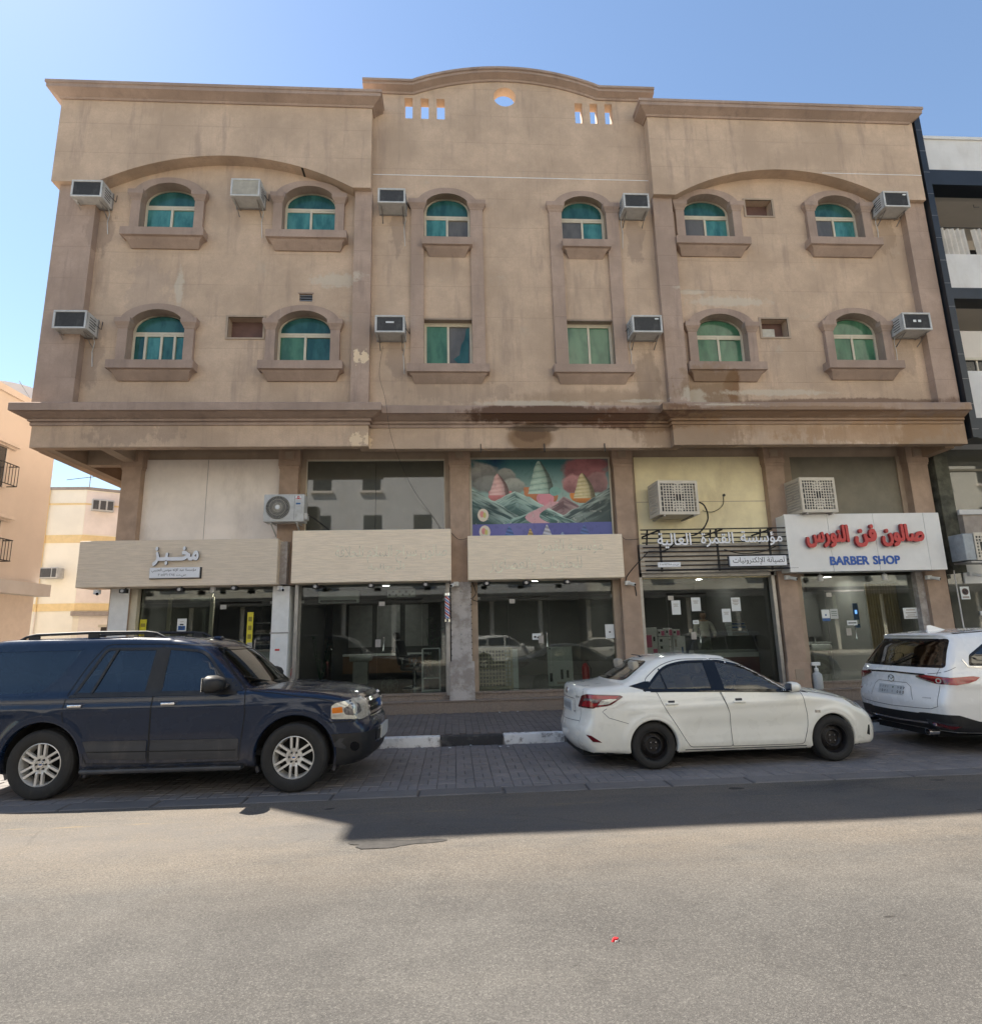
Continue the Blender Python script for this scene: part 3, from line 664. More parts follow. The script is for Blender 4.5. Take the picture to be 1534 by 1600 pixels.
# roof cornices
cor = [(0, 14.42), (.03, 14.42), (.05, 14.46), (.20, 14.54), (.235, 14.555), (.235, 14.64), (.26, 14.65), (.26, 14.72), (-.1, 14.72), (-.1, 14.42)]
MB().sweep(cor, [(-9.1, 20), (-9.1, YT), (-1.86, YT), (-1.86, 13.4)]).build('cornice', M['trim'], B)
MB().sweep(cor, [(4.95, 13.4), (4.95, YT), (11.78, YT), (11.78, 20)]).build('cornice', M['trim'], B)
def curved_cornice():
    path = [(-2.12, 15.18), (-1.4, 15.18)]+top_arc+[(4.4, 15.18), (5.22, 15.18)]
    sec = [(YC+.02, -.04), (YC-.03, -.04), (YC-.05, .0), (YC-.17, .05), (YC-.20, .06), (YC-.20, .12), (YC-.24, .13), (YC-.24, .19), (YC+.33, .19), (YC+.33, -.04)]
    vs = []; fs = []; q = len(sec)
    for i, (x, z) in enumerate(path):
        a = path[max(0, i-1)]; b = path[min(len(path)-1, i+1)]; d = Vector((b[0]-a[0], b[1]-a[1])).normalized(); nx, nz = -d.y, d.x
        for y, h in sec: vs.append((x+nx*h, y, z+nz*h))
    for i in range(len(path)-1):
        for k in range(q): fs.append((i*q+k, i*q+(k+1) % q, (i+1)*q+(k+1) % q, (i+1)*q+k))
    fs += [tuple(range(q)), tuple((len(path)-1)*q+k for k in range(q))]
    return MB().add(vs, fs).build('cornice', M['trim'], B)
curved_cornice()
MB().box(-1.85, 4.96, YC-.006, YC+.002, 12.815, 12.832).build('wall_joint', M['white'], B)
MB().box(9.3, 11.9, YT-.006, YT+.002, 12.92, 12.935).build('wall_joint', M['white'], B)
# niches left by removed air conditioners, and a vent grille
for i, (x0, x1, z0, z1) in enumerate(niches):
    mb = MB(); mb.box(x0, x1, YW+.24, YW+.27, z0, z1); n_ = mb.build('niche_panel', M['niche'], B)
    fr = MB()
    for a, b, c, d in ((x0-.05, x1+.05, z1, z1+.04), (x0-.05, x1+.05, z0-.04, z0), (x0-.05, x0, z0, z1), (x1, x1+.05, z0, z1)): fr.box(a, b, YW-.02, YW+.02, c, d)
    fr.build('niche_rim', M['bandwall'], n_)
    if i == 2: MB().box(x0+.08, x0+.38, YW+.12, YW+.24, z0+.02, z0+.27).build('old_grille', M['actan'], n_)
g = MB().box(vent[0], vent[1], YW+.2, YW+.22, vent[2], vent[3]).build('wall_vent', M['black'], B)
for k in range(3): MB().box(vent[0], vent[1], YW+.02, YW+.08, vent[2]+.03+k*.06, vent[2]+.045+k*.06).build('slat', M['dullmetal'], g)
MB().box(vent[0]-.03, vent[1]+.03, YW-.015, YW+.0, vent[3], vent[3]+.03).build('rim', M['trim'], g)
# small dark gaps left by pipes under the two wide arches
for x in (-3.5, 6.3): MB().box(x, x+.25, YT+.02, YW-.004, 12.73, 12.78).build('pipe_hole', M['black'], B)
# faint plastered-up pipe chase in the middle wall
for x in (1.28, 1.56): MB().box(x, x+.02, YC-.004, YC+.001, 7.0, 8.98).build('chase_edge', M['wall'], B)
MB().box(1.28, 1.58, YC-.004, YC+.001, 8.98, 9.0).build('chase_edge', M['wall'], B)

# ---- windows
def capital(cx, hw, y0, z0, z1, flare, name, parent):
    """flared block on a pilaster, open side flush"""
    mb = MB(); rows = [(0, 0, z0), (.25*flare, .2, z0+.02), (.35*flare, .3, z0+.05), (flare, 1, z0+(z1-z0)*.55), (flare, 1, z1)]
    vs = []
    for f, g, z in rows: vs += [(cx-hw-f, YW, z), (cx-hw-f, y0-.07*g, z), (cx+hw+f, y0-.07*g, z), (cx+hw+f, YW, z)]
    fs = []
    for i in range(len(rows)-1):
        for k in range(4): j = (k+1) % 4; fs.append((i*4+k, i*4+j, i*4+4+j, i*4+4+k))
    fs += [(3, 2, 1, 0), tuple(len(vs)-4+k for k in range(4))]
    mb.add(vs, fs); return mb.build(name, M['trim'], parent)
def sill(cx, hw, s, y0, name, parent, under=.21):
    mb = MB(); rows = [(hw, y0, s), (hw, y0, s-.19), (hw-.05, y0+.06, s-.205), (hw-.10, y0+.09, s-.25), (hw-.17, YW-.04, s-.19-under), (hw-.17, YW+.01, s-.19-under)]
    vs = []
    for h, y, z in rows: vs += [(cx-h, YW+.01, z), (cx-h, y, z), (cx+h, y, z), (cx+h, YW+.01, z)]
    fs = []
    for i in range(len(rows)-1):
        for k in range(3): fs.append((i*4+k, i*4+k+1, i*4+5+k, i*4+4+k))
    fs += [(3, 2, 1, 0)]
    # stretch the top back into the opening
    mb.add(vs, fs); return mb.build(name, M['trim'], parent)
def frame_bars(cx, s, hw, ytop, y, transom, muls, arched, rise=.42, b=.055):
    """aluminium frame: outer ring plus transom and mullions, as one piece with real depth"""
    mb = MB()
    if arched:
        o_ = arched_open(cx, s, hw, ytop, rise); i_ = arched_open(cx, s+b, hw-b, ytop-b+.02, rise-.02)
    else: o_ = rect(cx-hw, cx+hw, s, s+ytop); i_ = rect(cx-hw+b, cx+hw-b, s+b, s+ytop-b)
    n = len(o_); vs = [(x, y, z) for x, z in o_]+[(x, y, z) for x, z in i_]+[(x, y+.06, z) for x, z in o_]+[(x, y+.06, z) for x, z in i_]
    fs = []
    for k in range(n):
        j = (k+1) % n; fs += [(k, j, n+j, n+k), (2*n+j, 2*n+k, 3*n+k, 3*n+j), (n+k, n+j, 3*n+j, 3*n+k), (j, k, 2*n+k, 2*n+j)]
    mb.add(vs, fs)
    if transom: mb.box(cx-hw+b, cx+hw-b, y-.003, y+.05, s+transom, s+transom+b)
    zt = s+(transom if transom else ytop-b)
    for mx in muls: mb.box(cx+mx-.025, cx+mx+.025, y-.006, y+.045, s+b*.6, zt)
    mb.box(cx-hw+b, cx+hw-b, y+.004, y+.04, zt-.045, zt)
    return mb
def panes(w, cx, s, hw, top, y, transom, splits, mats, arched, fanmat, rise=.42):
    xs = [-hw+.04]+splits+[hw-.04]
    for i in range(len(xs)-1):
        yy = y+.02+(.018 if i % 2 else 0)
        MB().box(cx+xs[i], cx+xs[i+1], yy, yy+.008, s+.02, s+(transom or top)-.01).build('pane', M[mats[i]], w)
    if arched:
        o_ = [(cx-hw+.03, s+transom+.02), (cx+hw-.03, s+transom+.02)]+arc(cx, s+top, hw-.03, rise-.03)[::-1]
        slab('pane', o_, [], y+.02, y+.03, M[fanmat], w)
for cx, s, kind in SIDE:
    w = frame_bars(cx, s, .62, .86, 13.13, .80, {'q': (-.33, .02, .31)}.get(kind, (.0,)), True).build('window', M['frame'], B)
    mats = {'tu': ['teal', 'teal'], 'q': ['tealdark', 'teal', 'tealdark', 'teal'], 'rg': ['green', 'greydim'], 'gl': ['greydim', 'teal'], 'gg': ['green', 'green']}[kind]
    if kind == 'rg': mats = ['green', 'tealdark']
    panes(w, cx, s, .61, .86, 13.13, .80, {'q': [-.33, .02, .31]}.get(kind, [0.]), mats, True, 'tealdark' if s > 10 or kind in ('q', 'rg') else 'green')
    # surround: two small pillars, arch band, sill
    for sgn in (-1, 1):
        MB().box(cx+sgn*.72-.105, cx+sgn*.72+.105, 12.88, YW+.24, s-.01, s+.84).build('pillar', M['trim'], w)
        capital(cx+sgn*.72, .105, 12.88, s+.82, s+1.06, .07, 'capital', w)
    inn = arc(cx, s+.86, .615, .44); outr = arc(cx, s+.98, .82, .46)
    slab('arch_band', [(cx-.82, s+.84)]+outr+[(cx+.82, s+.84)]+[(cx+.615, s+.84)]+inn[::-1]+[(cx-.615, s+.84)], [], 12.885, YW+.24, M['trim'], w)
    sill(cx, .925, s, 12.72, 'sill', w)
    MB().box(cx-.64, cx+.64, YW-.05, 13.14, s-.08, s+.004).build('sill_top', M['trim'], w)
for cx, s, hw, ar in CW:
    if ar:
        w = frame_bars(cx, s, hw, .92, 13.12, .78, (.0,), True, .40).build('window', M['frame'], B)
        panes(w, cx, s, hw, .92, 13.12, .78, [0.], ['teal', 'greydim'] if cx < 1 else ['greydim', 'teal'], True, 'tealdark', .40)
        inn = arc(cx, s+.93, hw, .40); outr = arc(cx, s+1.0, hw+.19, .48)
        slab('arch_band', [(cx-hw-.19, s+.98)]+outr[1:-1]+[(cx+hw+.19, s+.98), (cx+hw, s+.93)]+inn[::-1][1:-1]+[(cx-hw, s+.93)], [], 12.925, YC+.2, M['trim'], w)
        mb = MB(); 
        sill(cx, hw+.035, s, 12.72, 'sill', w, .2)
        MB().box(cx-hw, cx+hw, YC-.05, 13.13, s-.08, s+.004).build('sill_top', M['trim'], w)
    else:
        w = frame_bars(cx, s, hw, 1.21, 13.12, None, (.0,), False).build('window', M['frame'], B)
        panes(w, cx, s, hw, 1.2, 13.12, None, [0.], ['green', 'greydim'] if cx < 1 else ['green', 'green'], False, None)
        sill(cx, .93, s, 12.72, 'sill', w)
        MB().box(cx-hw, cx+hw, YC-.05, 13.13, s-.08, s+.004).build('sill_top', M['trim'], w)
        MB().box(cx-hw, cx+hw, YC+.001, YC+.17, 8.995, 9.03).build('lintel', M['soffit'], w)
        if cx < 1:   # torn film hanging in the open half
            vs = [(cx+.46, 13.138, 7.86), (cx+.50, 13.138, 8.9), (cx+.42, 13.138, 8.86), (cx+.38, 13.138, 8.6), (cx+.30, 13.138, 8.45), (cx+.26, 13.138, 8.2), (cx+.12, 13.138, 8.1), (cx+.20, 13.138, 8.02), (cx+.28, 13.138, 7.87)]
            mesh_obj('torn_film', vs, [tuple(range(9))], M['tealdark'], w)
        for sgn in (-1, 1):
            zc = 11.86
            MB().box(cx+sgn*(hw+.15)-.15, cx+sgn*(hw+.15)+.15, 12.88, YC+.03, 7.79, zc).build('pilaster', M['trimline'], B)
            capital(cx+sgn*(hw+.15), .15, 12.88, zc-.02, zc+.22, .07, 'capital', B)

# ---- ground floor: columns, panels, shop windows
colx = [(-7.58, -7.16), (-4.03, -3.60), (-.07, .39), (3.88, 4.32), (7.66, 8.12), (11.33, 11.84)]
for i, (x0, x1) in enumerate(colx):
    c = MB().box(x0, x1, 13.95, 14.35, 3.0 if i in (1, 2) else (.39 if i else .14), 6.5).build('column', M['column'], B)
    MB().box(x0-.03, x1+.03, 13.925, 14.3, 5.78, 6.44).build('capital', M['column'], c)
    MB().box(x0-.015, x1+.015, 13.935, 14.3, 5.72, 5.775).build('capital_ring', M['column'], c)
    cx = (x0+x1)/2; q = MB()
    q.box(cx-.12, cx+.12, 13.895, 13.92, 5.90, 6.14); q.build('square_panel', M['column'], c); MB().box(cx-.085, cx+.085, 13.885, 13.90, 5.935, 6.105).build('panel_face', M['bandwall'], c)
    if i in (2,):
        MB().box(x0, x1, 13.96, 14.35, .39, 3.0).build('scraped_shaft', M['scraped'], c); MB().box(x0-.05, x1+.05, 13.91, 14.3, .39, 1.22).build('scraped_base', M['scraped'], c)
        b2 = MB(); b2.box(cx-.12, cx+.12, 13.895, 13.912, .72, 1.02).build('base_panel', M['scraped'], c)
        for k in range(5): MB().cyl(None, .022, .012, 8, Matrix.Translation((cx-.01, 13.96, 1.5+k*.32)) @ Matrix.Rotation(PI/2, 4, 'X')).build('anchor_disc', M['dullmetal'], c)
        for k in range(12):
            for sx in (x0, x1): MB().box(sx-.012, sx+.012, 13.952, 13.962, 1.35+k*.14, 1.37+k*.14).build('screw_mark', M['black'], c)
    if i in (3, 4, 5):
        MB().box(x0-.03, x1+.03, 13.92, 14.3, .39, 1.0).build('base', M['column'], c); MB().box(cx-.10, cx+.10, 13.905, 13.925, .62, .86).build('base_panel', M['bandwall'], c)
        MB().box(x0-.004, x1+.004, 13.946, 14.0, 2.02, 2.032).build('tile_joint', M['bandwall'], c)
    if i == 0: MB().box(x0+.02, x1-.0, 13.94, 13.952, .15, 3.0).build('white_board', M['white'], c)
    if i == 1:
        MB().box(-4.03, -3.66, 13.86, 14.3, .39, 2.97).build('white_casing', M['white'], c); MB().box(-4.05, -3.64, 13.85, 13.87, 1.93, 1.96).build('casing_band', M['dullmetal'], c)
        MB().box(-4.0, -3.72, 13.75, 14.0, 3.0, 3.96).build('scraped_box', M['scraped'], c)
        MB().box(-3.93, -3.82, 13.852, 13.858, 1.55, 1.84).build('sticker', M['paper'], c); MB().box(-3.925, -3.825, 13.848, 13.853, 1.56, 1.60).build('red_bar', M['red'], c)
MB().box(11.15, 11.33, 14.05, 14.3, .39, 3.05).build('scraped_strip', M['scraped'], B)
MB().box(-7.16, -7.02, 14.02, 14.3, .39, 3.0).build('door_post', M['frame'], B)
# wall band above the panels
MB().box(-7.2, 11.4, 14.2, 14.45, 6.0, 6.5).build('band_wall', M['bandwall'], B)
for x0, x1 in ((-4.12, -3.99), (-3.62, -3.47), (-.19, -.06), (.37, .45), (3.78, 3.9), (4.3, 4.46), (7.62, 7.8), (8.1, 8.42), (11.2, 11.4)):
    MB().box(x0, x1, 14.16, 14.42, 3.0, 6.0).build('jamb', M['bandwall'], B)
MB().box(11.34, 11.52, 14.12, 14.3, 3.0, 6.0).build('jamb', M['scraped'], B)
for x0, x1 in ((.39, .54), (3.72, 3.9), (4.3, 4.38), (8.1, 8.3)): MB().box(x0, x1, 14.1, 14.3, .5, 3.05).build('jamb', M['bandwall'], B)
# beams under the overhang
MB().box(-8.69, -8.50, YF+.2, 23.7, 5.885, 6.44).build('soffit_beam', M['bandwall'], B)
MB().box(-7.55, -7.30, YF+.205, 13.94, 5.89, 6.44).build('soffit_beam', M['bandwall'], B)
MB().box(-8.49, -7.56, 14.15, 14.38, 5.89, 6.44).build('soffit_beam', M['bandwall'], B)
MB().box(-8.49, -7.56, 18.0, 18.3, 5.89, 6.44).build('soffit_beam', M['bandwall'], B)
MB().box(-7.6, -7.4, 14.3, 24, 0, 6.42).build('side_wall', M['column'], B)
# mezzanine fronts
MB().box(-7.3, -4.08, 14.14, 14.22, 3.0, 6.0).build('cream_panel', M['plain_white'], B)
MB().box(-5.74, -5.73, 14.135, 14.142, 4.0, 5.99).build('panel_joint', M['pot'], B)
pg = MB().box(-3.47, -.19, 14.22, 14.24, 3.6, 5.98).build('upper_window', M['topglass'], B)
for x0, x1 in ((-3.5, -3.45), (-.21, -.16)): MB().box(x0, x1, 14.18, 14.26, 3.6, 6.0).build('frame', M['frame'], pg)
MB().box(-3.5, -.16, 14.18, 14.26, 5.96, 6.0).build('frame', M['frame'], pg)
MB().box(-1.84, -1.832, 14.215, 14.222, 3.6, 5.96).build('glass_joint', M['glossblack'], pg)
MB().box(-3.45, -.2, 15.2, 15.25, 3.4, 6.0).build('upper_partition', M['interior'], B)
MB().box(4.44, 7.70, 14.14, 14.22, 3.0, 6.0).build('yellow_panel', M['yellow_wall'], B)
MB().box(4.44, 7.70, 14.135, 14.142, 4.86, 4.872).build('panel_joint', M['bandwall'], B)
MB().box(8.40, 11.40, 14.20, 14.26, 3.0, 6.0).build('olive_panel', M['olive_panel'], B)
# shopfront glass, one lower window per bay
bays = [(-7.02, -4.12), (-3.48, -.20), (.54, 3.74), (4.40, 7.72), (8.32, 11.20)]
FL = .552
def door(name, x0, x1, parent, handle_x, ztop=2.62, y=14.19):
    d = MB().box(x0, x1, y, y+.012, FL+.02, ztop).build(name, M['shopglass'], parent)
    h = MB(); h.tube([(handle_x, y-.01, 1.48), (handle_x, y-.07, 1.50), (handle_x, y-.07, 1.80), (handle_x, y-.01, 1.82)], .016, 8); h.build('handle', M['chrome'], d)
    MB().box(handle_x-.19, handle_x-.07, y-.014, y-.003, 1.58, 1.75).build('lock_plate', M['dullmetal'], d)
    MB().box(x0+.03, x0+.16, y-.012, y+.02, ztop-.12, ztop-.02).build('patch_fitting', M['dullmetal'], d)
    return d
for i, (x0, x1) in enumerate(bays):
    dx = {0: (-5.3, -4.35, -4.45), 1: (-1.75, -.75, -1.6), 2: (1.25, 2.2, 2.12), 3: (5.02, 5.98, 5.72), 4: (8.9, 9.9, 9.5)}[i]
    s_ = MB().box(x0, x1, 14.2, 14.212, 2.66, 3.25).build('shop_window', M['shopglass'], B)
    MB().box(x0, dx[0]-.006, 14.2, 14.212, FL, 2.655).build('pane', M['shopglass'], s_)
    MB().box(dx[1]+.006, x1, 14.2, 14.212, FL, 2.655).build('pane', M['shopglass'], s_)
    fr = MB(); fm = {3: M['alu'], 1: M['alu']}.get(i, M['frame'])
    fr.box(x0-.05, x0, 14.17, 14.24, .5, 3.2); fr.box(x1, x1+.05, 14.17, 14.24, .5, 3.2); fr.box(x0, x1, 14.175, 14.235, .5, FL); fr.box(x0-.05, x1+.05, 14.17, 14.24, 3.2, 3.25)
    fr.build('frame', fm, s_)
    door('shop_door', dx[0], dx[1], B, dx[2])
    for q in (x0, x1-.06): MB().box(q, q+.06, 14.21, 14.25, 2.6, 2.66).build('patch_fitting', M['dullmetal'], s_)
# tall aluminium shutter rails of the electronics shop and the second shop
for x0, x1 in ((4.32, 4.40), (7.74, 7.84), (7.52, 7.60)): MB().box(x0, x1, 14.0, 14.15, .5, 3.12).build('shutter_rail', M['alu'], B)
MB().box(4.32, 7.84, 14.0, 14.14, 3.03, 3.12).build('shutter_rail', M['alu'], B)
for x0, x1 in ((-3.58, -3.50), (-.18, -.10)): MB().box(x0, x1, 14.0, 14.12, .5, 3.0).build('shutter_rail', M['alu'], B)
# rooms behind the glass
for i, (x0, x1) in enumerate(bays):
    a = colx[i][1]-.1 if i else -7.4; b = colx[i+1][0]+.1
    MB().box(a, b, 14.2, 19.4, .40, .548).build('room_floor', M['interior_floor'], B)
    MB().box(a, b, 14.36, 19.4, 3.26, 3.34).build('room_ceiling', M['ceil'], B)
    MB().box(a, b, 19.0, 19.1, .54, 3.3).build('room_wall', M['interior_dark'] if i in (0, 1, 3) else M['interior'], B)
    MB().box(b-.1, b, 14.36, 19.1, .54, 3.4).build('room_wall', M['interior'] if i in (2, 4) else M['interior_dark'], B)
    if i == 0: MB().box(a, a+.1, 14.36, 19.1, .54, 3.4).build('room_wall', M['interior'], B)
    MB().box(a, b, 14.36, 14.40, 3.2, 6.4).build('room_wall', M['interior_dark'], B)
# rebar stubs under the fascia
for x in (.62, 2.05, 3.42): MB().box(x, x+.02, YF+.17, YF+.19, 5.78, 5.98).build('rebar_stub', M['black'], B)
# ------------------------------------------------------------------ shop signs
def split_letters(o, name, parent):
    """every loose letter of big raised lettering becomes a part of its own"""
    bm = bmesh.new(); bm.from_mesh(o.data); bm.verts.ensure_lookup_table(); seen = set(); groups = []
    for v in bm.verts:
        if v.index in seen: continue
        st = [v]; g = []; seen.add(v.index)
        while st:
            a = st.pop(); g.append(a.index)
            for e in a.link_edges:
                b = e.other_vert(a)
                if b.index not in seen: seen.add(b.index); st.append(b)
        groups.append(set(g))
    for g in groups:
        idx = {i: k for k, i in enumerate(sorted(g))}; fs = [f for f in bm.faces if f.verts[0].index in g]
        n = mesh_obj(name, [bm.verts[i].co[:] for i in sorted(g)], [[idx[v.index] for v in f.verts] for f in fs], mats=list(o.data.materials), midx=[f.material_index for f in fs], parent=parent)
    bm.free(); bpy.data.objects.remove(o)
def board(name, label, x0, x1, z0, z1, mat, y0=13.54):
    t = thing(name, label, 'shop sign', ((x0+x1)/2, y0, z0)); cx = (x0+x1)/2
    def loc(o):
        o.parent = t; o.location = (-cx, -y0, -z0); return o
    loc(MB().bbox(x0, x1, y0, 14.12, z0, z1, .012, 1).build('board', mat))
    return t, loc
t, L = board('bakery_sign', 'grey stone sign board with large white raised arabic letters and a small white plate', -8.10, -3.875, 2.985, 4.0, M['board_grey'])
t.empty_display_size = .1
bt = arabic('مخـــبـز')
o = text_mesh('lettering', bt, -6.50, -5.53, 3.42, 3.84, 13.50, M['letterwhite'], ext=.04, side=M['black'], off=.045)
def adopt_letters(o, name, L):
    tmp = thing('tmp', None, None); split_letters(o, name, tmp)
    for c in list(tmp.children): c.parent = None; L(c)
    bpy.data.objects.remove(tmp)
adopt_letters(o, 'letter', L)
L(MB().bbox(-6.55, -5.50, 13.47, 13.52, 3.155, 3.385, .012, 1).build('name_plate', M['letterwhite'])); L(MB().box(-6.56, -5.47, 13.52, 13.535, 3.14, 3.385).build('plate_backing', M['black']))
for txt, a, b, c, d in ((arabic('مؤسسة عبد الإله موسى العتيبي'), -6.50, -5.57, 3.275, 3.365), (arabic('س.ت ٢٠٥١٣١٠٢٨٤'), -6.36, -5.78, 3.185, 3.255)):
    o = text_mesh('small_print', txt, a, b, c, d, 13.469, M['blackletter'], ext=.001, off=.0); L(o); o['kind'] = 'stuff'
for nm, lab, x0, x1, z0, z1, mt, ghosts in (
    ('blank_sign', 'tan stone sign board with faint marks of removed letters over the second shop', -3.565, -.055, 3.0, 4.17, M['board_tan'], ((arabic('صالون سراج السلام للحلاقة'), -2.62, -.15, 3.42, 3.82), (arabic('الرجالية'), -1.9, -1.1, 3.2, 3.4))),
    ('blank_sign', 'pale tan stone sign board with faded letter marks under the ice cream poster', .318, 3.86, 3.0, 4.0, M['board_tan2'], ((arabic('مؤسسة القمرة'), 1.9, 3.4, 3.55, 3.9), (arabic('للحلويات والعصائر'), .8, 2.9, 3.15, 3.5)))):
    t, L = board(nm, lab, x0, x1, z0, z1, mt)
    for g in ghosts:
        o = text_mesh('letter_mark', g[0], g[1], g[2], g[3], g[4], 13.5395, M['ghost'], ext=.0012)
        if o: o['kind'] = 'stuff'; L(o)
# electronics shop: white letters on a frame of dark steel rods
t = thing('electronics_sign', 'open frame of dark steel rods carrying white arabic letters over the phone repair shop', 'shop sign', (6.1, 13.55, 3.1))
def L(o): o.parent = t; o.location = (-6.1, -13.55, -3.1); return o
for k in range(10):
    z = 4.095-k*.105; x0 = 4.30+.008*k; x1 = 7.84+.012*k
    L(MB().tube([(x0, 13.56, z-.012*(k == 0)), (x1, 13.56, z)], .0155 if k != 9 else .022, 6).build('steel_rod', M['blackplastic']))
for x in (4.75, 6.1, 7.35): L(MB().box(x-.02, x+.02, 13.575, 13.61, 3.12, 4.10).build('upright', M['blackplastic']))
for x in (4.5, 6.0, 7.2):
    L(MB().tube([(x, 14.1, 4.0), (x+.25, 13.6, 4.08)], .02, 6).build('bracket_arm', M['blackplastic'])); L(MB().tube([(x-.02, 13.62, 4.08), (x-.03, 13.7, 3.75)], .022, 6).build('bracket_arm', M['blackplastic']))
L(MB().box(4.36, 7.74, 13.9, 14.12, 3.12, 3.80).build('shutter_box', M['wood' if 0 else 'alu']))
for k in range(6): L(MB().box(4.36, 7.74, 13.885, 13.902, 3.16+k*.105, 3.19+k*.105).build('shutter_slat', M['bandwall']))
o = text_mesh('lettering', arabic('مؤسسة'), 6.62, 7.62, 3.68, 4.02, 13.53, M['letterwhite'], ext=.03, side=M['black'], off=.018); adopt_letters(o, 'letter', L)
o = text_mesh('lettering', arabic('القمرة'), 5.68, 6.46, 3.66, 4.0, 13.53, M['letterwhite'], ext=.03, side=M['black'], off=.018); adopt_letters(o, 'letter', L)
o = text_mesh('lettering', arabic('العالية'), 4.66, 5.46, 3.64, 4.0, 13.53, M['letterwhite'], ext=.03, side=M['black'], off=.018); adopt_letters(o, 'letter', L)
L(MB().bbox(6.31, 7.655, 13.48, 13.53, 3.205, 3.435, .008, 1).build('repair_plate', M['letterwhite'])); L(MB().box(6.285, 7.66, 13.53, 13.545, 3.19, 3.44).build('plate_backing', M['black']))
o = text_mesh('plate_print', arabic('لصيانة الإلكترونيات'), 6.38, 7.60, 3.235, 3.41, 13.479, M['blackletter'], ext=.001, off=.0); L(o); o['kind'] = 'stuff'
L(MB().bbox(4.635, 5.16, 13.50, 13.54, 3.21, 3.325, .006, 1).build('number_plate', M['letterwhite']))
o = text_mesh('plate_print', arabic('س.ت ٢٠٥٠١١٢٣٤٨'), 4.68, 5.12, 3.245, 3.295, 13.499, M['blackletter'], ext=.001); L(o); o['kind'] = 'stuff'
# barber shop sign
t = thing('barber_shop_sign', 'silver panelled sign with red raised arabic letters above blue BARBER SHOP lettering', 'shop sign', (9.6, 13.54, 3.05))
def L(o): o.parent = t; o.location = (-9.6, -13.54, -3.05); return o
xs = [7.745, 8.79, 9.915, 11.16, 11.56]
for a, b in zip(xs[:-1], xs[1:]): L(MB().bbox(a+.003, b-.003, 13.54, 13.60, 3.05, 4.41, .004, 1).build('panel', M['silver']))
L(MB().box(7.76, 11.55, 13.59, 14.1, 3.06, 4.40).build('sign_box', M['silver']))
for txt, a, b in (('صالون', 9.99, 11.03), ('فن', 9.33, 9.87), ('النورس', 8.16, 9.20)):
    o = text_mesh('lettering', arabic(txt), a, b, 3.60, 4.13, 13.50, M['red'], ext=.07, side=M['redside'], off=.05); adopt_letters(o, 'red_letter', L)
for txt, a, b in (('BARBER', 8.72, 9.66), ('SHOP', 9.76, 10.42)):
    o = text_mesh('lettering', txt, a, b, 3.195, 3.40, 13.536, M['blue'], ext=.012, off=.03); adopt_letters(o, 'blue_letter', L)

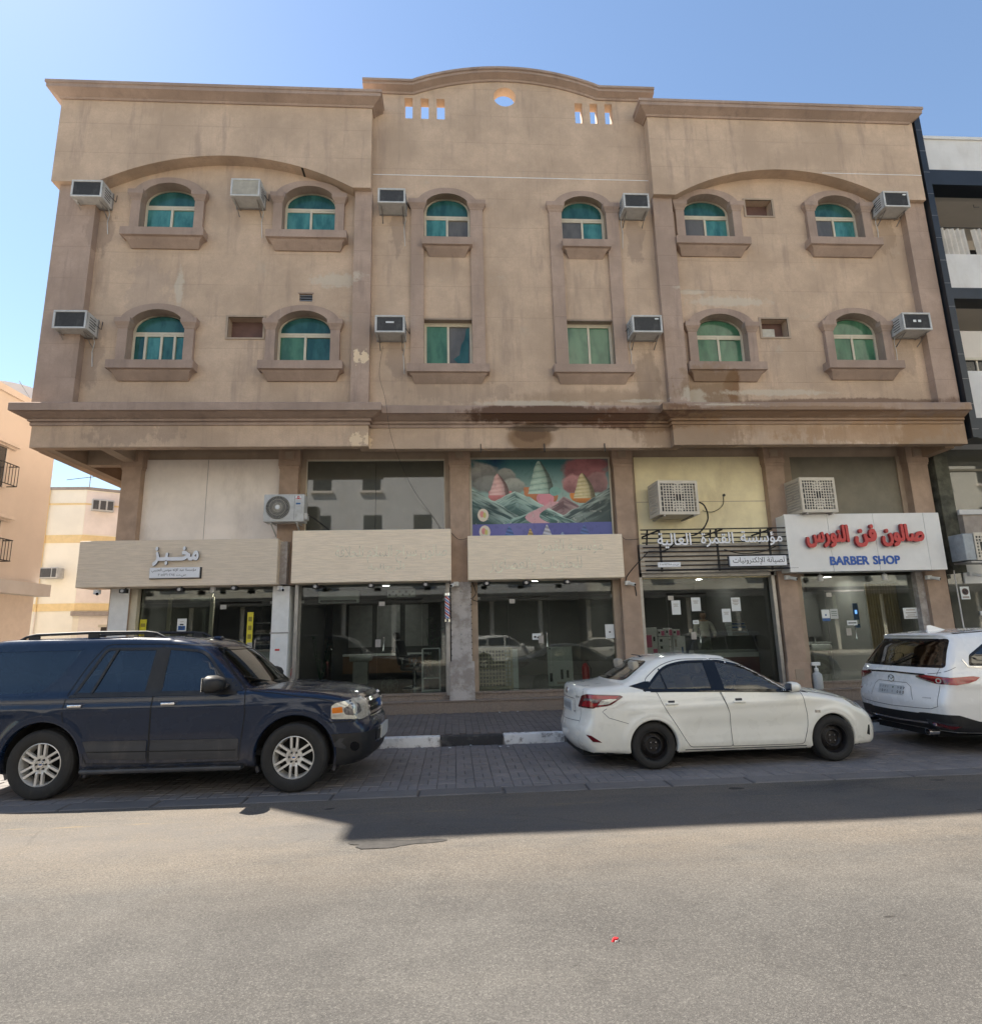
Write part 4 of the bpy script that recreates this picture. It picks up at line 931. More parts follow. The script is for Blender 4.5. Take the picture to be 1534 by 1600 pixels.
# ------------------------------------------------------------------ ice cream poster: a flat print painted as cell colours
def mural():
    W, H = 300, 150
    X, Y = np.meshgrid(np.linspace(0, 1, W), np.linspace(0, 1, H)); Y = 1-Y     # Y up
    rs = np.random.RandomState(4)
    def nz(sx, sy, oct=4):
        a = np.zeros((H, W))
        for k in range(oct):
            g = rs.rand(int(sy*2**k)+2, int(sx*2**k)+2); yy = np.linspace(0, g.shape[0]-1.001, H); xx = np.linspace(0, g.shape[1]-1.001, W)
            y0 = yy.astype(int); x0 = xx.astype(int); fy = (yy-y0)[:, None]; fx = (xx-x0)[None]; fy = fy*fy*(3-2*fy); fx = fx*fx*(3-2*fx)
            a += (g[y0][:, x0]*(1-fy)*(1-fx)+g[y0+1][:, x0]*fy*(1-fx)+g[y0][:, x0+1]*(1-fy)*fx+g[y0+1][:, x0+1]*fy*fx)/2**k
        return a/1.9
    C = np.zeros((H, W, 3)); 
    def put(m, col):
        m = np.clip(m, 0, 1)[..., None]; C[:] = C*(1-m)+np.array(col)*m
    S = lambda v, a, b: np.clip((v-a)/(b-a), 0, 1)
    n1 = nz(5, 4); n2 = nz(9, 7); n3 = nz(40, 20, 3)
    C[:] = (.05, .16, .17); put(S(Y, .95, .45), (.30, .42, .38)); put(S(np.abs(X-.17), .12, 0)*S(Y, .7, 1), (.01, .05, .12))
    def cloud(cx, cy, rx, ry, lo, hi):
        d = np.hypot((X-cx)/rx, (Y-cy)/ry)+(n2-.5)*1.0; m = S(d, 1.05, .8); sh = S((Y-cy)/ry+(n2-.5)*2, -.9, .9)
        col = np.array(lo)*(1-sh[..., None])+np.array(hi)*sh[..., None]; C[:] = C*(1-m[..., None])+col*m[..., None]
    cloud(.07, .83, .12, .15, (.10, .10, .10), (.36, .36, .33)); cloud(.13, .68, .12, .12, (.12, .13, .13), (.30, .31, .29)); cloud(.25, .80, .07, .09, (.16, .17, .16), (.44, .44, .40)); cloud(.30, .66, .08, .10, (.2, .22, .2), (.45, .46, .42))
    cloud(.83, .85, .18, .20, (.14, .05, .06), (.40, .16, .17)); cloud(.75, .68, .10, .12, (.24, .10, .11), (.55, .28, .28)); cloud(.93, .70, .1, .16, (.12, .06, .07), (.36, .20, .20))
    lat = rs.rand(256, 256)
    def vn(U, V):
        iu = np.floor(U).astype(int); iv = np.floor(V).astype(int); fu = U-iu; fv = V-iv; fu = fu*fu*(3-2*fu); fv = fv*fv*(3-2*fv); a = lambda p, q: lat[(iu+p) % 256, (iv+q) % 256]
        return a(0, 0)*(1-fu)*(1-fv)+a(1, 0)*fu*(1-fv)+a(0, 1)*(1-fu)*fv+a(1, 1)*fu*fv
    def cone(cx, base, top, hw, c1, c2, turns):
        u = np.clip((Y-base)/(top-base), 0, 1); ph = u**.85*turns-.28*(X-cx)/hw; rip = np.abs(np.sin(ph*PI))
        w_ = hw*(np.clip(1-u**1.3, 0, 1)**.72)*(.98+.025*rip)+.004; xc = cx+.010*u*np.sin(u*5); m = ((np.abs(X-xc) < w_) & (Y > base) & (Y < top)).astype(float)
        k = (X-xc)/np.maximum(w_, .004); sh = np.clip(1.0-.45*(k+.35)**2-.25*(k > .55), .2, 1); g = np.clip(rip*1.2+.35, .45, 1)*(.85+.3*(vn(X*60, Y*90)-.5)); hi = np.clip((rip-.75)*2.5, 0, 1)*np.clip(.5-k, 0, 1)
        col = (np.array(c1)*(1-g[..., None])+np.array(c2)*g[..., None])*sh[..., None]; col = col+hi[..., None]*.10; C[:] = C*(1-m[..., None])+col*m[..., None]
    # wafer bowls
    def bowl(cx, cy, rx, ry, col):
        d = np.hypot((X-cx)/rx, (Y-cy)/ry); m = ((d+(n2-.5)*.3 < 1) & (Y < cy+ry*.4)).astype(float); put(m, col); put(m*S(Y, cy-.02, cy-ry), tuple(x*.5 for x in col))
    bowl(.20, .56, .085, .11, (.55, .20, .20)); cone(.195, .55, .82, .070, (.60, .30, .30), (.72, .48, .46), 5)
    bowl(.5, .58, .125, .17, (.50, .20, .09)); put((np.hypot((X-.525)/.06, (Y-.5)/.09)+(n2-.5)*.3 < 1).astype(float), (.62, .25, .30)); cone(.5, .56, .985, .092, (.14, .30, .25), (.45, .60, .52), 5.5)
    bowl(.795, .53, .09, .09, (.60, .22, .05)); cone(.815, .50, .82, .078, (.36, .30, .14), (.62, .54, .32), 7)
    put((np.hypot((X-.40)/.04, (Y-.47)/.06)+(n2-.5)*.6 < 1).astype(float), (.18, .40, .36)); put((np.hypot((X-.60)/.045, (Y-.60)/.06)+(n2-.5)*.6 < 1).astype(float), (.18, .36, .32))
    # mountains
    def ridge(f, lo, hi, k, soft=.004):
        top = f; m = S(Y, top+soft, top-soft); sg = np.where(np.gradient(top, axis=1) > 0, -1., 1.)
        a_ = vn(X*26*sg*.9+Y*26+7, (X*sg-Y*.8)*5+3); b_ = vn(X*70*sg*.9+Y*70, (X*sg-Y*.8)*12); st = np.clip((a_*.65+b_*.45-.42)*3.2, 0, 1); st = st*S(Y, top-.30, top-.02)+S(Y, top-.02, top)*.6
        dk = vn(X*9+3, Y*13+5)*.5+.6; col = (np.array(lo)*(1-st[..., None])+np.array(hi)*st[..., None])*dk[..., None]; m = m[..., None]; C[:] = C*(1-m)+col*m
    ridge(.50-np.abs(X-.66)*1.1+n2*.05, (.17, .10, .11), (.42, .30, .30), 60)
    ridge(.58-np.abs(X-.31)*.95+n2*.05, (.07, .15, .14), (.40, .55, .50), 50)
    ridge(.60-X*1.05+n2*.06, (.04, .09, .09), (.42, .55, .50), 45); ridge(.60-(1-X)*1.0+n2*.05, (.05, .08, .08), (.34, .42, .38), -45)
    ridge(.36-np.abs(X-.48)*.7+n2*.04, (.05, .12, .11), (.30, .45, .40), 55)
    rv = np.abs(X-(.50+.10*np.sin(Y*14+1)+.16*(.45-Y))) < .035+.18*np.clip(.36-Y, 0, 1); put((rv & (Y < .46)).astype(float)*.9, (.60, .33, .36)); 
    put(S(Y, .17, .10), (.18, .28, .26)); put(S(Y, .2, .08)*S(X, .45, .6), (.50, .26, .29)); put(((n2 > .62) & (Y < .18)).astype(float)*.8, (.06, .07, .08)); put((n3 > .68)*S(Y, .55, .2)*.35, (.7, .72, .66))
    # lower banner
    LB = .185; b = (Y < LB+.012*X).astype(float); put(b, (.10, .10, .30)); put(b*S(np.abs(X-.3), .3, 0)*.4, (.22, .22, .45)); put(b*S(X, .5, 1)*.3, (.07, .14, .34))
    for cx, hw, h, col in ((.26, .045, .16, (.10, .18, .42)), (.80, .045, .165, (.10, .17, .40)), (.41, .03, .13, (.55, .38, .14)), (.53, .042, .175, (.55, .55, .60)), (.64, .025, .08, (.30, .40, .60)), (.745, .01, .04, (.4, .4, .5)), (.96, .03, .05, (.06, .10, .22))):
        u = Y/h; m = 0
        m = (np.abs(X-cx) < hw*np.clip(1-u, 0, 1)**.8).astype(float)*b; s = .75+.25*np.sin(u*22+(X-cx)*60); C[:] = C*(1-m[..., None])+(np.array(col)*s[..., None])*m[..., None]
    for cx, cy in ((.075, .30), (.085, .09)):
        d = np.hypot((X-cx)*2.04, Y-cy); put(S(d, .082, .078), (.66, .56, .46)); put(S(d, .068, .064), (.62, .58, .46)); put(S(np.hypot((X-cx+.008)*2.6, Y-cy-.01), .045, .035)*.9, (.62, .22, .22)); put(S(np.hypot((X-cx-.010)*3.2, Y-cy+.002), .04, .03)*.9, (.50, .46, .12))
    put((n3 > .6)*.12, (0, 0, 0)); g_ = C.mean(2, keepdims=True); C[:] = np.clip(C*1.0+(C-g_)*.0, 0, 1)*1.12
    x0, x1, z0, z1 = .455, 3.795, 4.0, 5.955
    gx = np.linspace(x0, x1, W+1); gz = np.linspace(z1, z0, H+1); GX, GZ = np.meshgrid(gx, gz)
    verts = np.stack([GX.ravel(), np.full(GX.size, 14.128), GZ.ravel()], 1); i, j = np.meshgrid(np.arange(W), np.arange(H)); a = (j*(W+1)+i).ravel()
    faces = np.stack([a, a+W+1, a+W+2, a+1], 1)
    me = bpy.data.meshes.new('poster_print'); me.from_pydata(verts.tolist(), [], faces.tolist())
    ca = me.color_attributes.new('print', 'FLOAT_COLOR', 'CORNER'); cc = np.ones((W*H, 4, 4), dtype=np.float32); cc[:, :, :3] = C.reshape(-1, 1, 3); ca.data.foreach_set('color', cc.ravel())
    tt = NT('poster_print'); at = tt.n('ShaderNodeVertexColor'); at.layer_name = 'print'
    me.materials.append(tt.done(tt.bsdf(at.outputs[0], .45, spec=.4)))
    t = thing('ice_cream_poster', 'big printed poster of ice cream cones rising from pastel mountains above the third shop', 'poster', (2.12, 14.13, 4.0))
    o = bpy.data.objects.new('poster_print', me); link(o, t); o.location = (-2.12, -14.13, -4.0)
    o = MB().box(.44, 3.80, 14.13, 14.17, 3.9, 5.97).build('backing_board', M['dullmetal'], t); o.location = (-2.12, -14.13, -4.0)
    fr = MB(); fr.box(.42, 3.82, 14.09, 14.18, 5.965, 6.0); fr.box(.40, .44, 14.1, 14.18, 3.9, 6.0); fr.box(3.80, 3.83, 14.1, 14.18, 3.9, 6.0); o = fr.build('frame', M['frame'], t); o.location = (-2.12, -14.13, -4.0)
mural()
# ------------------------------------------------------------------ air conditioners on the fronts
def window_ac(label, x0, x1, z0, z1, case, coil, yf=12.50, badge=None, tilt=0):
    w_, h_ = x1-x0, z1-z0
    t = thing('window_air_conditioner', label, 'air conditioner', ((x0+x1)/2, yf, z0), tilt, 'window air conditioners on the upper floors')
    d = 13.2-yf; mb = MB()
    mb.box(-w_/2, w_/2, .035, d, .012, h_-.012).build('casing', M[case], t)
    fr = MB(); b = .045
    for a in ((-w_/2, w_/2, h_-b, h_), (-w_/2, w_/2, 0, b), (-w_/2, -w_/2+b, b, h_-b), (w_/2-b, w_/2, b, h_-b)): fr.bbox(a[0], a[1], 0, .05, a[2], a[3], .008, 1)
    fr.build('front_frame', M[case], t)
    c = MB().box(-w_/2+b, w_/2-b, .022, .034, b, h_-b).build('coil', M[coil], t)
    fin = MB()
    for k in range(26): x = -w_/2+b+.012+k*(w_-2*b-.024)/25; fin.box(x-.003, x+.003, .012, .024, b+.004, h_-b-.004)
    fin.build('coil_fins', M[coil], t)['kind'] = 'stuff'
    for k in range(5):
        for sx in (-1, 1): MB().box(sx*w_/2-.004, sx*w_/2+.004, .12, .34, .08+k*.06, .10+k*.06).build('louvre', M['acdark'], t)
    MB().box(-w_/2-.005, w_/2+.005, .42, .46, -.01, h_+.004).build('band', M['dullmetal'], t)
    for sx in (-1, 1): MB().tube([(sx*w_*.38, .44, -.22), (sx*w_*.38, .10, -.02), (sx*w_*.38, .47, -.02)], .014, 5).build('bracket', M['dullmetal'], t)
    if badge == 'w': MB().box(-.09, .09, .006, .013, h_*.55, h_*.64).build('label_plate', M['paper'], t)
    if badge == 'o': MB().cyl(None, .05, .012, 16, Matrix.Translation((w_*.32, .013, h_*.78)) @ Matrix.Diagonal((1, 1, .35, 1)) @ Matrix.Rotation(PI/2, 4, 'X')).build('oval_badge', M['paper'], t)
    if badge == 'd':
        for x in (-.06, .06): MB().box(x-.035, x+.035, .006, .013, h_*.45, h_*.58).build('label_plate', M['paper'], t)
    s_ = 1 if (x0+x1) < 4 else -1
    MB().tube([(s_*w_*.42, .40, .02), (s_*w_*.46, .42, -.12), (s_*w_*.40, .44, -.34), (s_*w_*.44, .45, -.62-.25*abs(math.sin(x0*7)))], .009, 5).build('drain_hose', M['acwhite'], t)
    MB().tube([(s_*w_*.5, .3, h_*.6), (s_*w_*.62, .42, h_*.45), (s_*w_*.60, .47, h_*.95)], .008, 5).build('power_cord', M['black'], t)
    return t
window_ac('white air conditioner at the top left corner of the facade, coil stained with splashes', -8.53, -7.85, 11.70, 12.13, 'acwhite', 'acdark')
window_ac('grey-green air conditioner between the two upper left windows, its coil bleached pale', -5.02, -4.36, 11.80, 12.26, 'acwhite', 'actan')
window_ac('white air conditioner at the lower left corner beside the four-paned arched window', -8.56, -7.86, 8.47, 8.90, 'acwhite', 'acdark', badge=None)
window_ac('air conditioner left of the upper middle window, its belly streaked black', -1.67, -1.03, 11.70, 12.09, 'acwhite', 'acdark')
window_ac('air conditioner with a narrow white label, left of the rectangular window with torn film', -1.69, -1.03, 8.43, 8.85, 'acwhite', 'acdark', badge='w')
window_ac('air conditioner right of the upper middle windows, tucked against the right wing', 4.14, 4.77, 11.70, 12.10, 'acwhite', 'acdark')
window_ac('air conditioner with a white oval badge, right of the plain rectangular green window', 4.13, 4.83, 8.48, 8.91, 'acwhite', 'acdark', badge='o')
window_ac('air conditioner at the top right corner with rust-stained underside and oval badge', 10.66, 11.32, 11.88, 12.32, 'acwhite', 'acdark', badge='o')
window_ac('clean white air conditioner with two small labels at the lower right corner', 10.62, 11.32, 8.60, 9.04, 'acwhite', 'acdark', badge='d')
# outdoor unit with round fan, on the second column
t = thing('outdoor_unit', 'white split air conditioner outdoor unit with a round fan grille beside the cream wall panel', 'air conditioner', (-3.74, 13.39, 4.35))
MB().bbox(-.44, .44, 0, .33, 0, .62, .015, 2).build('casing', M['acwhite'], t)
Rg = Matrix.Translation((-.13, -.002, .32)) @ Matrix.Rotation(PI/2, 4, 'X')
MB().lathe([(.0, .0), (.255, .0), (.262, .01), (.255, .02)], Rg, 40).build('fan_opening', M['acdark'], t)
g = MB()
for k in range(44):
    a = 2*PI*k/44; g.tube([(-.13+.05*math.cos(a), -.03, .32+.05*math.sin(a)), (-.13+.16*math.cos(a+.18), -.032, .32+.16*math.sin(a+.18)), (-.13+.25*math.cos(a+.3), -.012, .32+.25*math.sin(a+.3))], .0035, 4)
for r in (.10, .18, .25): g.tube([(-.13+r*math.cos(2*PI*k/36), -.03, .32+r*math.sin(2*PI*k/36)) for k in range(36)], .0035, 4, closed=True)
g.build('fan_guard', M['actan'], t)
MB().lathe([(0, .045), (.045, .045), (.052, .03), (.052, .02)], Rg, 20).build('fan_hub', M['white'], t)
for z0, z1, m_, nm in ((.50, .58, 'paper', 'logo_plate'), (.36, .44, 'signglow' if 0 else 'plate', 'sticker'), (.27, .33, 'plate', 'sticker')): MB().box(.25, .37, -.004, .001, z0, z1).build(nm, M[m_], t)
o = MB().lathe([(.013, 0), (.03, 0), (.03, .004), (.013, .004)], Matrix.Translation((.31, -.005, .547)) @ Matrix.Rotation(PI/2, 4, 'X'), 16, True).build('logo_ring', M['red'], t)
MB().box(.25, .37, -.006, -.003, .505, .52).build('logo_text', M['red'], t); MB().box(.26, .36, -.006, -.003, .385, .42).build('energy_mark', M['blueprint'], t)
MB().box(.225, .23, -.003, .001, .04, .58).build('panel_joint', M['black'], t); MB().bbox(.44, .50, .05, .25, .05, .2, .01, 1).build('valve_cover', M['acwhite'], t)
for x in (-.28, .28): MB().tube([(x, .5, 0.0), (x, .02, -.02), (x, .02, -.02), (x, .5, -.25)], .016, 5).build('bracket', M['acwhite'], t)
MB().tube([(.48, .15, .18), (.62, .2, .10), (.78, .3, -.02), (.95, .5, -.15)], .014, 6).build('pipe', M['black'], t)
# lattice cages round the outdoor units of the electronics and barber shops
def lattice_cage(label, x0, x1, z0, z1, yf, depth, rz=0, curved=False):
    w_, h_ = x1-x0, z1-z0
    t = thing('lattice_cage', label, 'air conditioner cover', ((x0+x1)/2, yf, z0), rz, 'cream lattice covers over outdoor units')
    def panel(name, W, H, Mx):
        cols, rows = 12, 11; hol = []; mx = .05; cw = (W-2*mx)/cols; ch = (H-2*mx)/rows; cx = (cols-1)/2
        for i in range(cols):
            j = 0
            while j < rows:
                ax = abs(i-cx); ay = abs(j-5); ln = 1; e = .16
                if ax > 5 and j+1 < rows: ln = 2
                if ax < 1 and j in (4,): ln = 3
                x0_, x1_ = mx+cw*(i+e), mx+cw*(i+1-e); z0_, z1_ = mx+ch*(j+e), mx+ch*(min(rows, j+ln)-e)
                star = min(math.hypot(ax, j-2), math.hypot(ax, j-8)) if W > .7 else 9
                if ln == 1 and star < 1.3:
                    xm, zm = (x0_+x1_)/2, (z0_+z1_)/2; hol.append([(x0_, zm), (xm, z0_), (x1_, zm), (xm, z1_)])
                elif ln == 1 and 1.3 <= star < 2.2: hol.append([(x0_, z0_), (x1_, z0_), (x1_, z1_)] if (i > cx) == (j > 5) else [(x0_, z0_), (x1_, z0_), (x0_, z1_)])
                else: hol.append(rect(x0_, x1_, z0_, z1_))
                j += ln
        o = slab(name, rect(0, W, 0, H), hol, 0, .012, M['lattice'], t); o.matrix_local = Mx
        return o
    panel('front_panel', w_, h_, Matrix.Translation((-w_/2, 0, 0)))
    panel('side_panel', depth, h_, Matrix.Translation((-w_/2+.002, depth+.01, 0)) @ Matrix.Rotation(-PI/2, 4, 'Z'))
    panel('side_panel', depth, h_, Matrix.Translation((w_/2-.014, depth+.01, 0)) @ Matrix.Rotation(-PI/2, 4, 'Z'))
    MB().box(-w_/2, w_/2, 0, depth, h_, h_+.012).build('top_sheet', M['lattice'], t); MB().box(-w_/2, w_/2, 0, depth, -.012, 0).build('bottom_sheet', M['lattice'], t)
    MB().bbox(-w_/2+.05, w_/2-.05, .12, depth-.02, .02, h_-.04, .02, 1).build('outdoor_unit', M['acdark'], t)
    MB().lathe([(0, 0), (.2, 0), (.2, .01)], Matrix.Translation((0, .118, h_/2)) @ Matrix.Rotation(PI/2, 4, 'X'), 24).build('fan', M['black'], t)
    MB().box(-w_/2+.1, -w_/2+.14, .02, depth+.1, -.05, -.014).build('bracket', M['dullmetal'], t); MB().box(w_/2-.14, w_/2-.1, .02, depth+.1, -.05, -.014).build('bracket', M['dullmetal'], t)
lattice_cage('square cream lattice cover mounted on the yellow wall panel with a black hose beside it', 4.72, 5.68, 4.42, 5.20, 13.38, .62, .06)
lattice_cage('cream lattice cover sitting on the top left edge of the silver barber sign', 8.10, 8.98, 4.43, 5.24, 13.35, .66, .04)
def cable(label, pts, r, mat='black', cat='cable', group=None, name='cable'):
    P = [Vector(p) for p in pts]; out = []
    for i in range(len(P)-1):
        a = P[max(0, i-1)]; b = P[i]; c = P[i+1]; d = P[min(len(P)-1, i+2)]
        for k in range(6):
            u = k/6; out.append(.5*((2*b)+(c-a)*u+(2*a-5*b+4*c-d)*u*u+(3*b-a-3*c+d)*u**3))
    out.append(P[-1]); return tag(MB().tube(out, r, 6).build(name, M[mat], None), label, cat, group)
cable('thick black hose looping from the lattice cover down to the steel rods', [(5.66, 13.7, 4.80), (5.95, 13.8, 4.72), (6.1, 13.95, 4.45), (6.0, 14.0, 4.2), (5.7, 13.8, 4.0), (5.3, 13.7, 3.9), (4.9, 13.7, 3.62), (4.5, 13.7, 3.6)], .018)
cable('thin dark cable curving from a hole in the yellow wall to the hose', [(6.62, 14.13, 5.0), (6.55, 14.1, 4.75), (6.3, 14.1, 4.6), (6.02, 14.05, 4.62)], .008)
tag(MB().cyl(None, .035, .02, 12, Matrix.Translation((6.63, 14.14, 5.02)) @ Matrix.Rotation(PI/2, 4, 'X')).build('wall_hole_plug', M['black'], None), 'small round black hole plug in the yellow wall panel', 'wall plug')
cable('black cable sagging across the steel rods at the right of the sign', [(6.3, 13.7, 3.62), (6.7, 13.68, 3.52), (7.2, 13.68, 3.56), (7.6, 13.7, 3.7)], .012)
cable('tangled black wires hanging beside the column at the left end of the rod frame', [(4.5, 13.7, 3.6), (4.25, 13.75, 3.35), (4.05, 13.9, 3.1), (4.0, 13.93, 2.95), (4.18, 13.93, 2.85), (4.22, 13.94, 2.6)], .012)
cable('thin wire drooping between the second and third sign boards', [(-.05, 13.7, 4.1), (.12, 13.9, 3.98), (.32, 13.7, 3.97)], .006)
cable('thin wire drooping from the pale sign board to the rod frame', [(3.86, 13.7, 4.02), (4.05, 13.9, 3.92), (4.3, 13.7, 3.9)], .006)
cable('loose black cable end hanging at the left jamb of the third shop', [(.42, 14.0, 3.0), (.50, 14.0, 2.75), (.42, 13.98, 2.6), (.55, 13.98, 2.55)], .010)
cable('long thin wire hanging down the middle wall to the second shop window', [(-1.55, 12.9, 8.3), (-1.62, 12.85, 7.6), (-1.45, 12.6, 6.9), (-1.35, 12.6, 6.2), (-1.2, 12.9, 5.7), (-.9, 13.6, 5.1), (-.5, 14.15, 4.6), (-.25, 14.16, 4.2)], .004)
# security cameras, spotlights under the boards
def camera_unit(label, x, y, z, left=1, ball=False):
    t = thing('security_camera', label, 'security camera', (x, y, z), 0, 'white security cameras along the shop fronts')
    MB().bbox(-.06, .06, .02, .12, -.05, .05, .01, 1).build('mount_box', M['white'], t)
    b = MB(); Mx = Matrix.Translation((.07*left, -.05, -.03)) @ Matrix.Rotation(.5*left, 4, 'Z') @ Matrix.Rotation(PI/2+.25, 4, 'X')
    b.lathe([(0, -.10), (.035, -.10), (.04, -.08), (.04, .09), (.032, .10), (0, .10)], Mx, 14); b.build('camera_body', M['white'], t)
    MB().lathe([(0, .098), (.028, .098), (.028, .103), (0, .104)], Mx, 12).build('lens', M['glossblack'], t)
camera_unit('white security camera on the underside of the left end of the bakery sign', -7.70, 13.6, 2.90, 1)
camera_unit('small white security camera at the top of the scraped grey column', .05, 13.85, 2.95, -1)
camera_unit('white security camera with dangling wires left of the electronics shop', 4.02, 13.85, 2.90, 1)
camera_unit('pair-mounted white security camera below the left end of the silver sign', 7.86, 13.85, 2.96, 1)
camera_unit('white security camera below the right end of the silver sign', 11.36, 13.85, 2.90, 1)
camera_unit('security camera with dark lens on top of the white column casing', -3.86, 13.75, 2.92, 1)
for i, (x, z, nm) in enumerate(((-7.13, 2.95, 'left end of the grey bakery board'), (-5.94, 2.96, 'middle of the grey bakery board'), (-4.79, 2.97, 'right end of the grey bakery board'), (-3.04, 2.97, 'left part of the wide tan board'), (-1.83, 2.97, 'middle of the wide tan board'), (-.63, 2.97, 'right part of the wide tan board'), (.73, 2.97, 'left part of the pale tan board'), (1.62, 2.97, 'middle of the pale tan board'), (2.55, 2.97, 'right part of the pale tan board'))):
    t = thing('spotlight', 'small black spotlight under the '+nm, 'spotlight', (x, 13.62, z), 0, 'black spotlights under the sign boards')
    MB().bbox(-.07, .07, -.05, .09, -.09, .0, .012, 1).build('lamp_body', M['blackplastic'], t); MB().tube([(0, .02, -.01), (0, .12, .03)], .012, 6).build('lamp_arm', M['blackplastic'], t)
    MB().cyl(None, .035, .006, 12, Matrix.Translation((0, -.052, -.045)) @ Matrix.Rotation(PI/2, 4, 'X')).build('lens', M['dullmetal'], t)
for x, lab in ((8.66, 'white hanging bulb lamp inside the left of the barber shop window'), (10.25, 'white conical lamp under the middle of the silver sign'), (-5.35, 'white hanging bulb lamp under the bakery board')):
    t = thing('hanging_lamp', lab, 'lamp', (x, 13.9, 2.86))
    MB().lathe([(0, .0), (.05, .0), (.06, .03), (.06, .12), (.03, .15), (0, .15)], None, 14).build('lamp_glass', M['white'], t); MB().tube([(0, 0, .15), (0, 0, .24)], .008, 6).build('lamp_cord', M['white'], t)
# barber pole
t = thing('barber_pole', 'striped red white and blue barber pole on the right jamb of the second shop', 'barber pole', (-.155, 13.78, 2.08))
def bp():
    n = 24; rows = 48; r = .055; vs = []; fs = []; mi = []
    for j in range(rows+1):
        for k in range(n): a = 2*PI*k/n; vs.append((r*math.cos(a), r*math.sin(a), .1+.48*j/rows))
    for j in range(rows):
        for k in range(n):
            fs.append((j*n+k, j*n+(k+1) % n, (j+1)*n+(k+1) % n, (j+1)*n+k)); u = (k/n*2+j/rows*4) % 1
            mi.append(0 if u < .28 else 1 if u < .5 else 2 if u < .74 else 1)
    mesh_obj('striped_cylinder', vs, fs, parent=t, smooth=True, mats=[M['red'], M['white'], M['blue']], midx=mi)
bp()
for z in (0, .58): MB().lathe([(0, z), (.05, z), (.075, z+.02), (.075, z+.08), (.06, z+.1), (0, z+.1)], None, 20).build('chrome_cap', M['chrome'], t)
MB().box(-.02, .02, .05, .2, .3, .36).build('bracket', M['dullmetal'], t)
# papers and stickers on the glass
def sheet(label, x0, x1, z0, z1, mat, prints=(), name='notice', cat='notice', group='paper notices stuck on the shop glass', y=14.186):
    t = thing(name, label, cat, ((x0+x1)/2, y, z0), 0, group); w_, h_ = x1-x0, z1-z0
    MB().box(-w_/2, w_/2, 0, .003, 0, h_).build('sheet', M[mat], t)
    for a, b, c, d, mm in prints: MB().box(-w_/2+a*w_, -w_/2+b*w_, -.003, -.0005, c*h_, d*h_).build('print', M[mm], t)
T3 = ((.2, .8, .72, .76, 'pot'), (.3, .7, .64, .67, 'pot'), (.25, .75, .56, .59, 'pot'))
sheet('white sheet of paper, leftmost on the electronics shop glass', 5.12, 5.33, 2.16, 2.49, 'paper', T3)
sheet('white sheet of paper over the left door edge of the electronics shop', 5.60, 5.82, 2.23, 2.55, 'paper', T3)
sheet('white sheet with bold grey lines, upper right on the electronics shop glass', 6.57, 6.79, 2.21, 2.53, 'paper', ((.15, .85, .78, .84, 'pot'), (.2, .8, .68, .73, 'pot'), (.15, .85, .56, .61, 'pot'), (.3, .7, .46, .5, 'pot')))
sheet('white sheet, lowest of the four on the electronics shop glass', 6.32, 6.53, 1.96, 2.27, 'paper', T3)
sheet('small white card above the door handle of the electronics shop', 5.60, 5.74, 1.93, 2.02, 'paper', ((.2, .8, .4, .6, 'pot'),))
sheet('white notice at the right edge of the third shop window', 3.50, 3.71, 1.65, 1.97, 'paper', ((.4, .6, .4, .5, 'blackletter'),))
sheet('white card with small dark print above the door lock of the third shop', 1.79, 1.99, 1.66, 1.80, 'paper', ((.2, .45, .3, .6, 'blackletter'), (.55, .8, .2, .5, 'blackletter')))
sheet('white notice with a navy printed panel on the bakery window', -6.19, -5.99, 2.02, 2.31, 'paper', ((.12, .88, .12, .45, 'blueprint'), (.4, .6, .25, .38, 'paper'), (.3, .7, .5, .6, 'blackletter'), (.3, .7, .75, .78, 'pot')))
sheet('yellow poster with round emblems at the left edge of the bakery window', -7.0, -6.86, 1.72, 2.31, 'yellow', ((.15, .85, .72, .85, 'olive_print'), (.25, .75, .3, .55, 'olive_print')), 'poster', 'poster', None)
sheet('tall narrow yellow strip with dark shapes on the bakery door', -4.66, -4.53, 1.40, 2.42, 'yellow', tuple((.2, .8, .04+k*.19, .14+k*.19, 'olive_print') for k in range(5)), 'door_strip', 'poster', None)
sheet('white sheet with blue footer, leftmost in the barber shop window', 8.76, 8.95, 1.93, 2.20, 'paper', ((0, 1, 0, .25, 'blueprint'), (.4, .6, .45, .6, 'blueprint')))
sheet('pale green printed sheet beside the blue footed one in the barber shop', 8.97, 9.16, 1.98, 2.21, 'plate', ((.15, .85, .7, .76, 'leaf'), (.15, .85, .5, .55, 'leaf'), (.15, .85, .3, .35, 'leaf')))
sheet('wide white notice with printed lines at the right of the barber shop window', 10.80, 11.17, 1.94, 2.20, 'paper', ((.2, .8, .76, .84, 'pot'), (.15, .85, .5, .58, 'pot'), (.25, .75, .3, .37, 'pot'), (.1, .9, .12, .2, 'pot')))
sheet('small card with a dark line on the barber shop door', 9.36, 9.61, 1.82, 1.93, 'paper', ((.1, .9, .35, .6, 'blackletter'),))
